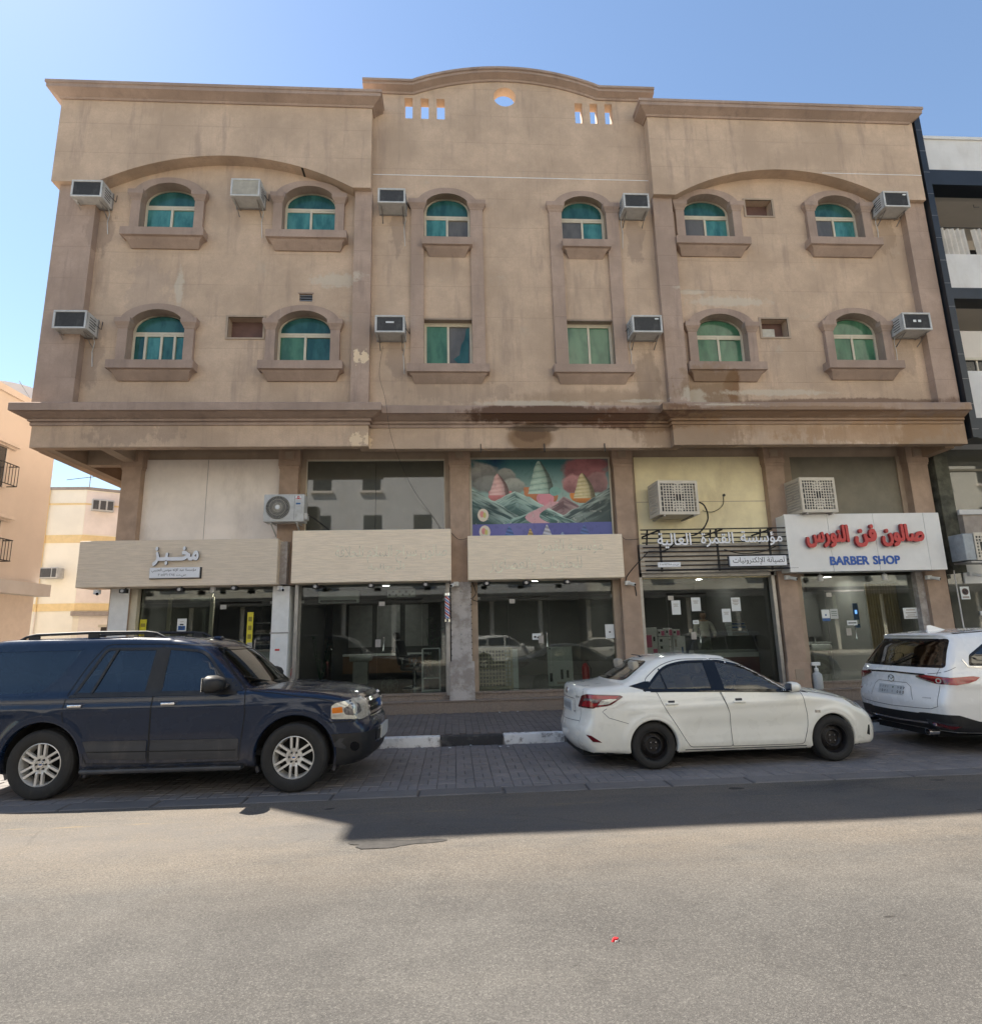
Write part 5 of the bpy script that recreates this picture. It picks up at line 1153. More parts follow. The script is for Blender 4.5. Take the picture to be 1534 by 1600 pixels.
# ------------------------------------------------------------------ things inside the shops
FLZ = .55
def barber_chair(label, x, y, rz):
    t = thing('barber_chair', label, 'barber chair', (x, y, FLZ), rz)
    MB().lathe([(0, 0), (.30, 0), (.30, .03), (.08, .06), (.05, .08), (.05, .42), (0, .42)], None, 20).build('pedestal', M['chrome'], t)
    MB().bbox(-.28, .28, -.28, .28, .42, .58, .05, 2).build('seat', M['leather'], t)
    b = MB().bbox(-.27, .27, -.06, .06, 0, .62, .05, 2).build('backrest', M['leather'], t); b.location = (0, .28, .55); b.rotation_euler = (-.25, 0, 0)
    b = MB().bbox(-.13, .13, -.05, .05, 0, .18, .04, 2).build('headrest', M['leather'], t); b.location = (0, .46, 1.18); b.rotation_euler = (-.25, 0, 0)
    for sx in (-1, 1):
        MB().bbox(sx*.31-.04, sx*.31+.04, -.24, .26, .74, .80, .03, 2).build('armrest', M['leather'], t)
        MB().tube([(sx*.31, -.18, .74), (sx*.31, -.1, .5), (sx*.31, .2, .5), (sx*.31, .2, .74)], .018, 8).build('arm_frame', M['chrome'], t)
    MB().tube([(-.15, -.3, .45), (-.15, -.55, .2), (.15, -.55, .2), (.15, -.3, .45)], .02, 8).build('footrest', M['chrome'], t)
barber_chair('black barber chair on a chrome pedestal behind the glass of the second shop', -1.0, 15.6, 1.25)
barber_chair('black barber chair with chrome arms inside the barber shop at the right', 8.95, 15.8, -.6)
def plant(label, x, y, h, n, seed):
    t = thing('potted_plant', label, 'plant', (x, y, FLZ)); r = random.Random(seed)
    MB().lathe([(0, 0), (.13, 0), (.17, .3), (.15, .3), (.14, .26), (0, .26)], None, 18).build('pot', M['pot'], t)
    st = MB(); lf = []
    for k in range(6):
        a = r.uniform(0, 6.28); tip = Vector((.22*math.cos(a), .22*math.sin(a), h*r.uniform(.6, 1))); st.tube([(0, 0, .25), tip*.5+Vector((0, 0, .1)), tip], [.012, .009, .005], 5)
        for q in range(n//6):
            u = r.uniform(.4, 1.05); p = tip*u+Vector((0, 0, .1*(1-u))); b = r.uniform(0, 6.28); L_ = r.uniform(.10, .2); d = Vector((math.cos(b), math.sin(b), r.uniform(-.5, .6))).normalized(); s_ = d.cross(Vector((0, 0, 1))).normalized()*L_*.22
            lf.append((p, p+d*L_*.5+s_, p+d*L_, p+d*L_*.5-s_))
    st.build('stem', M['leaf'], t)
    for q in lf: mesh_obj('leaf', q, [(0, 1, 2, 3)], M['leaf'], t)
plant('leafy green potted plant at the left inside the second shop', -3.15, 14.9, 1.35, 60, 1)
plant('tall thin potted plant at the right inside the second shop', -.5, 15.4, 1.65, 60, 2)
def white_locker():
    t = thing('display_stand', 'small white framed glass display stand inside the second shop', 'stand', (-.55, 14.7, FLZ))
    for x, y in ((-.2, -.15), (.2, -.15), (.2, .15), (-.2, .15)): MB().box(x-.015, x+.015, y-.015, y+.015, 0, .95).build('post', M['white'], t)
    for z in (0, .28, .95): MB().box(-.2, .2, -.15, .15, z, z+.02).build('shelf', M['white'], t)
    MB().box(-.185, .185, -.16, -.155, .3, .95).build('glass_pane', M['shopglass'], t)
white_locker()
def split_ac(label, x, y, z, w_=.9):
    t = thing('indoor_air_conditioner', label, 'air conditioner', (x, y, z)); MB().bbox(-w_/2, w_/2, 0, .22, 0, .3, .04, 3).build('casing', M['white'], t); MB().box(-w_/2+.05, w_/2-.05, -.004, .0, .02, .07).build('outlet', M['acdark'], t)
split_ac('white indoor air conditioner high at the left behind the second shop glass', -2.75, 14.75, 2.62, .95)
# white patterned vent panel hanging in the second shop
t = thing('vent_panel', 'white panel with a cut out pattern hanging in the top of the second shop', 'panel', (-1.25, 14.6, 2.72))
MB().box(-.33, .33, 0, .02, 0, .18).build('panel', M['white'], t)
for k in range(8): MB().box(-.30+k*.078, -.25+k*.078, -.004, 0, .03+.07*(k % 2), .08+.07*(k % 2)).build('cutout', M['black'], t)
t = thing('mirror_counter', 'long mirror counter with drawers along the back wall of the second shop', 'counter', (-2.0, 18.6, FLZ))
MB().box(-1.3, 1.3, 0, .35, .7, .76).build('counter_top', M['white'], t); MB().box(-1.3, 1.3, .05, .35, .2, .7).build('drawer', M['wood'], t)
for k in range(3): MB().box(-1.2+k*.85, -.5+k*.85, .33, .36, .95, 2.2).build('mirror', M['dullmetal'], t)
# bakery: door frame of an inner partition, oven hood, shelves with trays
t = thing('partition_frame', 'grey metal framed glass partition at the left inside the bakery', 'partition', (-6.3, 15.2, FLZ))
for x in (-.55, .45): MB().box(x-.04, x+.04, 0, .06, 0, 2.3).build('post', M['frame'], t)
MB().box(-.55, .45, 0, .06, 2.3, 2.38).build('top_rail', M['frame'], t); MB().box(-.5, .42, .02, .03, .1, 2.3).build('glass_pane', M['shopglass'], t)
t = thing('bakery_rack', 'dark metal rack with bread trays at the back of the bakery', 'rack', (-5.1, 17.6, FLZ))
for x in (-.6, .6): MB().box(x-.02, x+.02, 0, .5, 0, 1.9).build('post', M['dullmetal'], t)
for k in range(6): MB().box(-.6, .6, 0, .5, .2+k*.3, .22+k*.3).build('tray', M['dullmetal'], t)
for k in range(5):
    for q in range(3): MB().bbox(-.5+q*.36, -.2+q*.36, .1, .4, .22+k*.3, .32+k*.3, .04, 1).build('bread', M['pot'], t)
t = thing('service_counter', 'pale stone service counter behind the bakery door', 'counter', (-4.9, 16.0, FLZ)); MB().box(-.9, .6, 0, .5, 0, .95).build('counter_body', M['tilewhite'], t); MB().box(-.95, .65, -.05, .55, .95, 1.0).build('counter_top', M['pot'], t)
# third shop: boards, lattice panels, extinguisher
def leaning(label, x0, x1, z0, z1, y, mat, name='board', cat='board', prints=()):
    t = thing(name, label, cat, ((x0+x1)/2, y, FLZ)); t.rotation_euler = (-.08, 0, 0); w_ = x1-x0; MB().box(-w_/2, w_/2, 0, .03, 0, z1-z0).build('panel', M[mat], t)
    for a, b, c, d, mm in prints: MB().box(a, b, -.004, -.001, c, d).build('print', M[mm], t)
leaning('white advertising board with dark figures leaning inside the third shop', 2.25, 2.86, .6, 1.52, 15.0, 'plate', 'advertising_board', 'board', ((-.27, -.2, .1, .3, 'blackletter'), (.0, .06, .15, .38, 'blackletter'), (.14, .2, .18, .36, 'blackletter'), (-.1, .24, .04, .09, 'pot'), (-.26, -.22, .86, .9, 'blackletter')))
leaning('plain white upright board leaning in the third shop beside the lattice panel', 1.20, 1.50, .6, 1.50, 14.75, 'paper', 'white_board')
t = thing('leaning_screen', 'cream cut out lattice panel leaning at the left inside the third shop', 'panel', (.95, 14.68, FLZ)); t.rotation_euler = (-.1, 0, 0)
hol = [rect(-.36+i*.075, -.31+i*.075, .06+j*.085, .115+j*.085) for i in range(10) for j in range(10)]
slab('lattice', rect(-.42, .42, 0, .95), hol, 0, .02, M['frame'], t)
t = thing('fire_extinguisher', 'red fire extinguisher standing on the floor of the third shop', 'fire extinguisher', (3.15, 14.95, FLZ))
MB().lathe([(0, 0), (.09, 0), (.09, .42), (.05, .5), (.03, .52), (0, .52)], None, 16).build('cylinder', M['red'], t); MB().tube([(0, 0, .5), (0, 0, .58), (.08, -.03, .58)], .015, 6).build('valve', M['black'], t); MB().tube([(.02, -.03, .56), (.12, -.05, .4), (.1, -.05, .2)], .012, 6).build('hose', M['black'], t)
# electronics shop: display shelf of boxes, counter, man
t = thing('display_counter', 'glass display counter with a dark red base inside the electronics shop', 'counter', (6.75, 15.3, FLZ))
MB().box(-.75, .95, 0, .5, 0, .55).build('counter_base', M['redpanel'], t)
for k in range(3): MB().box(-.75+k*.425, -.745+k*.425, -.004, 0, 0, .55).build('panel_joint', M['black'], t)
MB().box(-.78, .98, -.02, .52, .55, .66).build('white_band', M['tilewhite'], t); MB().box(-.75, .95, 0, .01, .66, 1.05).build('glass_pane', M['shopglass'], t); MB().box(-.78, .98, -.02, .52, 1.05, 1.07).build('glass_top', M['shopglass'], t); MB().box(-.7, .9, .1, .45, .66, .72).build('goods_shelf', M['plate'], t)
t0 = thing('glass_shelf', 'glass shelf unit at the left window of the electronics shop', 'shelf', (4.95, 14.75, FLZ))
MB().box(-.5, .5, -.2, .25, .58, .60).build('glass_top', M['tilewhite'], t0); MB().box(-.5, .5, -.2, -.19, 0, .58).build('glass_pane', M['shopglass'], t0)
for x in (-.5, .49): MB().box(x, x+.012, -.2, .25, 0, .58).build('side_panel', M['shopglass'], t0)
gb = 'product boxes stacked on the glass shelf'
def pbox(label, x0, x1, z0, z1, prints, y=14.62, mat='boxwhite'):
    t = thing('product_box', label, 'box', ((x0+x1)/2, y, z0), 0, gb); w_ = x1-x0; h_ = z1-z0; MB().bbox(-w_/2, w_/2, 0, .18, 0, h_, .006, 1).build('carton', M[mat], t)
    for a, b, c, d, mm in prints: MB().box(-w_/2+a*w_, -w_/2+b*w_, -.003, -.0005, c*h_, d*h_).build('print', M[mm], t)
Z0 = FLZ+.605
pbox('tall white box with a pink picture, largest at the left of the shelf', 4.52, 4.86, Z0, Z0+.72, ((.12, .6, .35, .75, 'pinkprint'), (.7, .85, .55, .7, 'blackletter'), (.65, .95, .08, .3, 'pinkprint')))
for k in range(3): pbox('white box with a dark gadget print, %s of the stack of three' % ('lowest', 'middle', 'topmost')[k], 4.88, 5.22, Z0+k*.165, Z0+.16+k*.165, ((.12, .3, .3, .7, 'blackletter'), (.75, .9, .5, .7, 'pot')))
pbox('upright white box with a blue bottle print, right end of the shelf', 5.24, 5.54, Z0, Z0+.50, ((.65, .8, .05, .5, 'blueprint'), (.15, .3, .5, .85, 'pot')))
for k in range(3): pbox('small white and pink box, %s in the upper row of the shelf' % ('leftmost', 'middle', 'rightmost')[k], 4.88+k*.19, 5.05+k*.19, Z0+.505, Z0+.67+(.03 if k == 1 else 0), ((.5, .95, .1, .8, 'pinkprint'), (.1, .35, .4, .7, 'blackletter')))
for k in range(4):
    t = thing('blue_carton', 'flat pale blue carton, %s of the pile on the counter' % ('lowest', 'second lowest', 'third', 'topmost')[k], 'box', (7.25-.02*k, 15.45, FLZ+1.075+k*.085), .1*k, 'flat cartons piled on the display counter')
    MB().bbox(-.22, .22, -.12, .12, 0, .08, .006, 1).build('carton', M['plate'], t); MB().box(-.20, .20, -.123, -.12, .02, .06).build('print', M['blueprint' if k > 1 else 'pot'], t)
def person(label, x, y):
    t = thing('person', label, 'person', (x, y, FLZ))
    V = [(0, 0, .86), (0, 0, 1.05), (0, -.02, 1.30), (0, -.01, 1.44), (0, -.01, 1.52), (.20, 0, 1.38), (.27, -.08, 1.12), (.16, -.30, 1.05), (-.20, 0, 1.38), (-.27, -.08, 1.12), (-.14, -.30, 1.05), (.10, 0, .82), (.11, 0, .45), (.11, 0, .08), (-.10, 0, .82), (-.11, 0, .45), (-.11, 0, .08), (.12, -.42, 1.05), (-.10, -.42, 1.05), (.11, -.12, .04), (-.11, -.12, .04)]
    E_ = [(0, 1), (1, 2), (2, 3), (3, 4), (3, 5), (5, 6), (6, 7), (3, 8), (8, 9), (9, 10), (0, 11), (11, 12), (12, 13), (0, 14), (14, 15), (15, 16), (7, 17), (10, 18), (13, 19), (16, 20)]
    R = [.17, .16, .17, .08, .055, .075, .055, .04, .075, .055, .04, .1, .075, .05, .1, .075, .05, .035, .035, .04, .04]
    me = bpy.data.meshes.new('body'); me.from_pydata(V, E_, []); o = bpy.data.objects.new('body', me); COL.objects.link(o)
    md = o.modifiers.new('s', 'SKIN'); o.modifiers.new('u', 'SUBSURF').levels = 2
    if not me.skin_vertices: 
        bm = bmesh.new(); bm.from_mesh(me); bm.verts.layers.skin.verify(); bm.to_mesh(me); bm.free()
    for i, r in enumerate(R): me.skin_vertices[0].data[i].radius = (r, r*(.7 if i < 3 else 1))
    me.skin_vertices[0].data[0].use_root = True
    dg = bpy.context.evaluated_depsgraph_get(); m2 = bpy.data.meshes.new_from_object(o.evaluated_get(dg)); bpy.data.objects.remove(o)
    m2.materials.clear(); m2.materials.append(M['cloth']); m2.materials.append(M['skin'])
    for p in m2.polygons:
        c = p.center; p.use_smooth = True; p.material_index = 1 if (c.z > 1.47 or (c.y < -.34 and c.z > .9)) else 0
    o = bpy.data.objects.new('body', m2); link(o, t)
    bm = bmesh.new(); bmesh.ops.create_uvsphere(bm, u_segments=20, v_segments=14, radius=1)
    for v in bm.verts:
        c = v.co; x_, y_, z_ = c; k = 1-.22*max(0, -z_); v.co = Vector((x_*.076*k, y_*.095*k-.012*max(0, -z_), z_*.115))
        if y_ < -.8 and abs(x_) < .18 and -.25 < z_ < .2: v.co.y -= .018
    me = bpy.data.meshes.new('head'); bm.to_mesh(me); bm.free(); me.materials.append(M['skin']); me.polygons.foreach_set('use_smooth', [True]*len(me.polygons)); h = link(bpy.data.objects.new('head', me), t); h.location = (0, -.03, 1.62); h.rotation_euler = (.25, 0, -.3)
    bm = bmesh.new(); bmesh.ops.create_uvsphere(bm, u_segments=20, v_segments=14, radius=1)
    bmesh.ops.delete(bm, geom=[v for v in bm.verts if v.co.z < -.1 or (v.co.y < -.45 and v.co.z < .55)], context='VERTS')
    for v in bm.verts: v.co = Vector((v.co.x*.084, v.co.y*.104+.004, v.co.z*.124+.003))
    me = bpy.data.meshes.new('hair'); bm.to_mesh(me); bm.free(); me.materials.append(M['hair']); o = link(bpy.data.objects.new('hair', me), h)
    for sx in (-1, 1): MB().lathe([(0, 0), (.009, 0), (0, .006)], Matrix.Translation((sx*.03, -.088, .01)) @ Matrix.Rotation(PI/2, 4, 'X'), 8).build('eye', M['hair'], h); MB().bbox(sx*.078-.008, sx*.078+.008, -.01, .02, -.03, .03, .006, 1).build('ear', M['skin'], h)
    MB().box(-.02, .02, -.092, -.085, -.05, -.044).build('mouth', M['redpanel'], h)
person('person in a pale robe standing behind the glass counter, looking down, hands forward', 6.65, 16.15)
# right hand barber shop: counter with mirrors, ceiling lamps, curtain, banner
t = thing('mirror_wall', 'row of mirrors above a pale counter on the right wall of the barber shop', 'mirror', (10.6, 18.0, FLZ)); MB().box(-.9, .7, 0, .4, .75, .8).build('counter_top', M['tilewhite'], t)
for k in range(2): MB().box(-.85+k*.8, -.15+k*.8, .36, .4, .95, 2.3).build('mirror', M['chrome'], t)
t = thing('striped_curtain', 'beige striped curtain behind the right side of the barber shop glass', 'curtain', (10.95, 15.0, FLZ))
cv = []; n = 60
for k in range(n+1):
    for z in (.2, 2.3): cv.append((-.45+.9*k/n, .04*math.sin(k*1.3), z))
mesh_obj('curtain_cloth', cv, [(2*k, 2*k+2, 2*k+3, 2*k+1) for k in range(n)], M['gold'], t, smooth=True); MB().tube([(-.5, 0, 2.33), (.5, 0, 2.33)], .015, 6).build('curtain_rail', M['dullmetal'], t)
t = thing('blue_banner', 'narrow blue and white banner hanging in the middle of the barber shop', 'banner', (10.3, 15.2, 1.75)); MB().box(-.07, .07, 0, .01, 0, .62).build('cloth', M['blueprint'], t); MB().box(-.05, .05, -.004, -.001, .1, .2).build('print', M['paper'], t); MB().box(-.03, .03, -.004, -.001, .35, .45).build('print', M['signglow'], t)  # the upper banner print is given a glow of its own
for i, (x, y) in enumerate(((8.9, 15.5), (9.2, 17.5), (10.2, 15.6), (10.8, 17.0), (4.9, 15.2), (-5.6, 15.4), (7.0, 17.0), (2.2, 16.5), (-1.9, 17.2))):  # second and third shop lamps are added to brighten the rooms
    t = thing('ceiling_lamp', ('round ceiling lamp glowing in the ceiling of the '+('barber shop, front left', 'barber shop, back left', 'barber shop, front middle', 'barber shop, back right', 'electronics shop, left', 'bakery', 'electronics shop, back', 'third shop, added to brighten it', 'second shop, added to brighten it')[i]), 'lamp', (x, y, 3.2), 0, 'glowing ceiling lamps inside the shops')
    MB().lathe([(0, .02), (.09, .02), (.09, .035), (0, .035)], None, 16).build('lamp_disc', M['lampglow'], t); MB().lathe([(.09, .0), (.12, .0), (.12, .05), (.09, .05)], None, 16, True).build('lamp_ring', M['white'], t)
for i, (x, y) in enumerate(((9.9, 16.4), (-2.6, 17.5))):
    t = thing('wash_basin', 'pale wash basin cabinet inside the '+('barber shop at the right' if i == 0 else 'second shop at the back'), 'basin', (x, y, FLZ)); MB().bbox(-.3, .3, -.2, .2, .6, .78, .05, 2).build('basin', M['tilewhite'], t); MB().box(-.2, .2, -.1, .15, 0, .6).build('cabinet', M['dullmetal'], t); MB().tube([(0, .1, .78), (0, .1, .98), (0, -.05, .95)], .012, 6).build('tap', M['chrome'], t)
# sanitiser bottle on its stand in front of the barber shop
t = thing('sanitiser_bottle', 'big clear pump bottle with a white head standing on the step before the barber shop', 'bottle', (8.33, 13.98, .40))
MB().lathe([(0, 0), (.10, 0), (.11, .02), (.11, .26), (.10, .33), (.045, .38), (.04, .40), (0, .40)], None, 20).build('bottle_body', M['plate'], t); MB().lathe([(0, .40), (.045, .40), (.045, .46), (.015, .47), (.015, .52), (0, .52)], None, 14).build('cap', M['white'], t); MB().bbox(-.10, .10, -.03, .03, .52, .60, .01, 1).build('pump_head', M['white'], t)
# ------------------------------------------------------------------ neighbours
# right: white flats with navy tile bands and deep balconies
R_ = thing('white_balcony_building', 'white apartment building with navy tiled bands and curtained balconies at the right edge', 'building', (14, 12.77, 0))
def L(o): o.parent = R_; o.location = (-14, -12.77, 0); return o
L(MB().box(11.97, 12.13, 12.66, 13.4, 6.0, 14.72).build('tile_pillar', M['navytile']))
for z in np.arange(6.2, 14.6, .62): L(MB().box(11.968, 12.132, 12.656, 12.662, z, z+.006).build('tile_joint', M['dullmetal']))
L(MB().box(12.135, 22, 12.80, 13.0, 13.17, 14.12).build('parapet', M['plaster'])); L(MB().box(12.2, 22, 12.76, 13.05, 14.12, 14.2).build('coping', M['plaster']))
for z0, z1 in ((12.74, 13.17), (9.56, 9.85), (6.0, 6.50)): L(MB().box(12.135, 22, 12.74, 13.2, z0, z1).build('tile_band', M['navytile']))
L(MB().box(12.135, 22, 13.205, 24, 12.95, 13.15).build('balcony_ceiling', M['creamplaster'])); L(MB().box(12.135, 22, 13.205, 24, 9.66, 9.80).build('balcony_ceiling', M['creamplaster'])); L(MB().box(12.0, 22, 13.0, 24, 6.1, 6.4).build('floor_slab', M['plaster']))
L(MB().box(12.135, 22, 12.80, 12.98, 9.85, 10.81).build('balcony_wall', M['plaster'])); L(MB().box(12.135, 22, 12.80, 12.98, 6.5, 7.70).build('balcony_wall', M['plaster']))
L(MB().box(12.135, 22, 15.2, 15.4, 6.4, 13).build('rear_wall', M['creamplaster'])); L(MB().box(12.0, 12.12, 13.41, 24, 6.0, 14.1).build('side_wall', M['plaster']))
L(MB().box(12.135, 22, 15.15, 15.2, 10.4, 12.6).build('dark_opening', M['darkwin']))
# third floor: closed in with cream wall above sliding dark window
L(MB().box(12.135, 22, 13.02, 13.1, 8.12, 8.85).build('infill_wall', M['creamplaster'])); L(MB().box(12.135, 22, 13.06, 13.08, 7.70, 8.12).build('dark_pane', M['darkwin']))
for x in (12.75, 13.2, 13.9): L(MB().box(x, x+.04, 13.03, 13.07, 7.70, 8.12).build('window_bar', M['frame']))
L(MB().box(12.135, 22, 13.0, 13.06, 8.08, 8.14).build('window_rail', M['frame']))
for z in (12.93, 9.64):
    for x in (12.85, 14.2):
        L(MB().tube([(x, 13.7, z+.02), (x, 13.7, z-.06), (x+.1, 13.65, z-.09)], .012, 6).build('lamp_hook', M['dullmetal']))
# lower part: glazed mezzanine, stone wall, shop front
L(MB().box(12.0, 22, 13.95, 14.1, 4.45, 6.1).build('mezzanine_glass', M['topglass'])); L(MB().box(12.0, 22, 13.9, 13.94, 5.52, 5.58).build('glass_joint', M['olive_panel']))
L(MB().box(12.0, 22, 14.6, 14.7, 3, 6.1).build('mezzanine_wall', M['interior']))
L(MB().box(12.3, 13.05, 13.7, 13.9, 3.55, 4.50).build('stone_panel', M['pot'])); L(MB().box(12.2, 13.05, 13.66, 13.72, 4.38, 4.50).build('white_rail', M['plaster'])); L(MB().box(13.1, 20, 13.66, 13.72, 4.38, 4.50).build('white_rail', M['plaster']))
for k in range(8): L(MB().box(13.12, 20, 13.7, 13.74, 3.5+k*.11, 3.56+k*.11).build('louvre', M['frame']))
L(MB().box(13.1, 20, 13.75, 13.8, 3.4, 4.4).build('louvre_back', M['black']))
L(MB().box(11.95, 12.3, 13.85, 14.1, 3.0, 6.2).build('mossy_pillar', simple('mossy_wall', (.10, .10, .075), .9, var=.4, vscale=4, dirt=(.03, .03, .028, .8), bstr=.4)))
L(MB().box(12.0, 22, 14.12, 14.2, .5, 3.45).build('shop_glass', M['topglass'])); L(MB().box(12.4, 22, 14.08, 14.12, 2.75, 3.4).build('upper_strip', M['silver'])); L(MB().box(12.65, 22, 14.06, 14.1, 1.98, 2.08).build('white_strip', M['white'])); L(MB().box(12.0, 22, 14.5, 14.6, 0, 3.5).build('shop_wall', M['interior_dark']))
L(MB().box(11.925, 11.943, 13.8, 13.82, .3, 3.05).build('white_pipe', M['plaster']))
L(MB().box(11.9, 22, 13.3, 14.2, -.2, .5).build('plinth', M['granite']))
# curtains in the top balcony
def curtain(label, x0, x1, mat, y=13.05, z0=10.6, z1=11.72, seed=0, lean=0):
    t = thing('balcony_curtain', label, 'curtain', ((x0+x1)/2, y, z0), 0, 'curtains hung in the top balcony'); r = random.Random(seed); n = int((x1-x0)/.025); vs = []
    for k in range(n+1):
        x = x0+(x1-x0)*k/n-(x0+x1)/2
        for q in range(5): u = q/4; vs.append((x+lean*(1-u), .05*math.sin(k*1.15+r.random()*.4)*(1.1-.4*u), (z1-z0)*u-.03*abs(math.sin(k*.35))*(u == 1)))
    mesh_obj('curtain_cloth', vs, [(k*5+q, k*5+5+q, k*5+6+q, k*5+1+q) for k in range(n) for q in range(4)], M[mat], t, smooth=True)
curtain('white pleated curtain hanging in the top balcony of the white building', 12.30, 13.16, 'curtain', seed=1, lean=.05); curtain('narrow maroon patterned curtain at the left of the white balcony curtain', 12.14, 12.32, 'curtain2', 13.1, seed=2)
curtain('white curtain cut by the right edge of the picture in the top balcony', 13.30, 15.4, 'curtain', seed=3, lean=.1)
tag(MB().tube([(12.25, 13.05, 11.74), (16, 13.05, 11.74)], .012, 6).build('curtain_wire', M['black'], None), 'dark curtain wire stretched across the top balcony', 'wire')
t = thing('cased_outdoor_unit', 'grey sheet metal unit with a cream lattice front on a bracket at the right edge', 'air conditioner', (12.12, 13.15, 3.22))
MB().bbox(-.38, -.13, .02, .45, 0, .62, .01, 1).build('side_casing', simple('galvanised', (.33, .36, .39), .5, .3, dirt=(.2, .19, .18, .6)), t)
hol = [rect(-.09+i*.075, -.045+i*.075, .06+j*.075, .105+j*.075) for i in range(10) for j in range(7) if not (1 <= i <= 2 and 2 <= j <= 4)]+[rect(-.015, .105, .21, .42)]
slab('lattice_front', rect(-.13, .72, 0, .64), hol, 0, .02, M['lattice'], t); MB().box(-.12, .70, .05, .4, .02, .6).build('unit_body', M['acdark'], t); MB().box(-.3, .9, .0, .5, -.06, -.02).build('bracket', M['dullmetal'], t)
t = thing('no_parking_sign', 'small white square sign with a red ringed symbol on the right hand pillar', 'sign', (12.13, 13.82, 2.36)); MB().box(-.11, .11, 0, .01, 0, .30).build('plate', M['paper'], t)
Rg = Matrix.Translation((0, -.003, .18)) @ Matrix.Rotation(PI/2, 4, 'X'); MB().lathe([(.062, 0), (.08, 0), (.08, .003), (.062, .003)], Rg, 24, True).build('red_ring', M['niche'], t); MB().lathe([(0, 0), (.06, 0), (.06, .002), (0, .002)], Rg, 20).build('blue_disc', M['blackletter'], t)
o = MB().box(-.07, .07, -.012, -.008, -.008, .008).build('red_bar', M['niche'], t); o.location = (0, 0, .18); o.rotation_euler = (0, .78, 0); MB().box(-.08, .08, -.004, -.001, .03, .07).build('print', M['pot'], t)
camera_unit('white security camera on an arm at the right edge above the small square sign', 12.3, 13.7, 2.95, 1)

# left: peach building whose side wall runs away from the camera
P_ = thing('peach_building', 'tall peach rendered building with small balconies at the left edge', 'building', (-16, 16, 0))
def L(o): o.parent = P_; o.location = (16, -16, 0); return o
XP = -12.0
L(MB().box(-24, XP, 9.0, 18.36, 3.45, 8.50).build('wall', M['peach'])); L(MB().box(-24, XP-.05, 9.0, 18.3, 0, 3.2).build('ground_wall', M['peachtrim']))
L(MB().box(-24, XP+.05, 8.9, 18.38, 8.50, 8.68).build('parapet_cap', M['peachtrim']))
L(MB().box(-24, XP+.30, 9.0, 18.45, 3.16, 3.50).build('canopy', M['plaster']))
L(MB().box(-24, XP-.3, 9.2, 18.2, 8.5, 8.56).build('roof', M['peachtrim']))
for k, (z0, z1, y0, y1) in enumerate(((5.95, 7.02, 15.2, 16.42), (3.95, 5.05, 15.3, 16.55))):
    w_ = L(MB().box(XP-.02, XP+.012, y0, y1, z0, z1).build('window', M['darkwin']))
    o = MB().box(XP, XP+.03, y1, y1+.10, z0, z1).build('frame', M['peachtrim'], w_); o = MB().box(XP, XP+.16, y0-.2, y1+.35, z1+.08, z1+.17).build('hood', M['peachtrim'], w_); MB().box(XP, XP+.09, y0-.15, y1+.3, z1+.02, z1+.08).build('hood', M['peachtrim'], w_)
    b = L(MB().tube([(XP, y0, z0+.6), (XP+.25, y0, z0+.6), (XP+.25, y1+.2, z0+.6), (XP, y1+.2, z0+.6)], .015, 5).build('balcony_rail', M['black']))
    MB().tube([(XP, y0, z0+.05), (XP+.25, y0, z0+.05), (XP+.25, y1+.2, z0+.05), (XP, y1+.2, z0+.05)], .015, 5).build('bottom_rail', M['black'], b)
    yy = y0
    while yy < y1+.21: MB().tube([(XP+.25, yy, z0+.05), (XP+.25, yy, z0+.6)], .009, 5).build('bar', M['black'], b); yy += .11
t = thing('satellite_dish', 'grey satellite dish lying on the roof of the peach building', 'satellite dish', (-13.1, 18.0, 8.95), .6); t.rotation_euler = (.5, .5, 0)
MB().lathe([(0, 0), (.4, .04), (.8, .17), (.95, .26), (.95, .27), (.8, .19), (.4, .06), (0, .02)], None, 28).build('dish', M['plaster'], t); MB().tube([(0, 0, 0), (0, 0, -.6)], .03, 6).build('mast', M['dullmetal'], t); MB().tube([(.8, 0, .1), (0, 0, .7)], .012, 5).build('feed_arm', M['dullmetal'], t)
# pale yellow building further back
Y_ = thing('yellow_building', 'pale yellow two storey building with ochre bands behind the peach one', 'building', (-18, 26, 0))
def L(o): o.parent = Y_; o.location = (18, -26, 0); return o
def wedge(z0, z1, nm, mat, e=0.0, e2=0.0):   # front face plus a side that turns away at the right
    pts = [(-30, 26-e), (-15.5+e*.3, 26-e), (-10.2+e, 29.5-e2), (-10.2, 40), (-30, 40)]
    n = len(pts); vs = [(x, y, z0) for x, y in pts]+[(x, y, z1) for x, y in pts]; return L(MB().add(vs, [tuple(range(n))[::-1], tuple(range(n, 2*n))]+[(k, (k+1) % n, n+(k+1) % n, n+k) for k in range(n)]).build(nm, mat))
wedge(0, 8.20, 'wall', M['paleyellow']); wedge(8.2, 8.32, 'parapet_cap', M['pot'], .05, .05); wedge(5.93, 6.26, 'ochre_band', M['yellowband'], .03, .03); wedge(7.55, 7.62, 'ochre_band', M['yellowband'], .03, .03); wedge(3.12, 3.42, 'ochre_band', M['yellowband'], .04, .04)
def turned(nm, u0, u1, z0, z1, mat, e=.03):   # box on the turned side wall, u metres from the corner
    d = Vector((5.3, 3.5)).normalized(); n_ = Vector((d.y, -d.x)); c = Vector((-15.5, 26)); pts = [c+d*u0+n_*e, c+d*u1+n_*e, c+d*u1-n_*.01, c+d*u0-n_*.01]
    vs = [(p.x, p.y, z0) for p in pts]+[(p.x, p.y, z1) for p in pts]; return L(MB().add(vs, [(0, 1, 2, 3)[::-1], (4, 5, 6, 7), (0, 1, 5, 4), (1, 2, 6, 5), (2, 3, 7, 6), (3, 0, 4, 7)]).build(nm, mat))
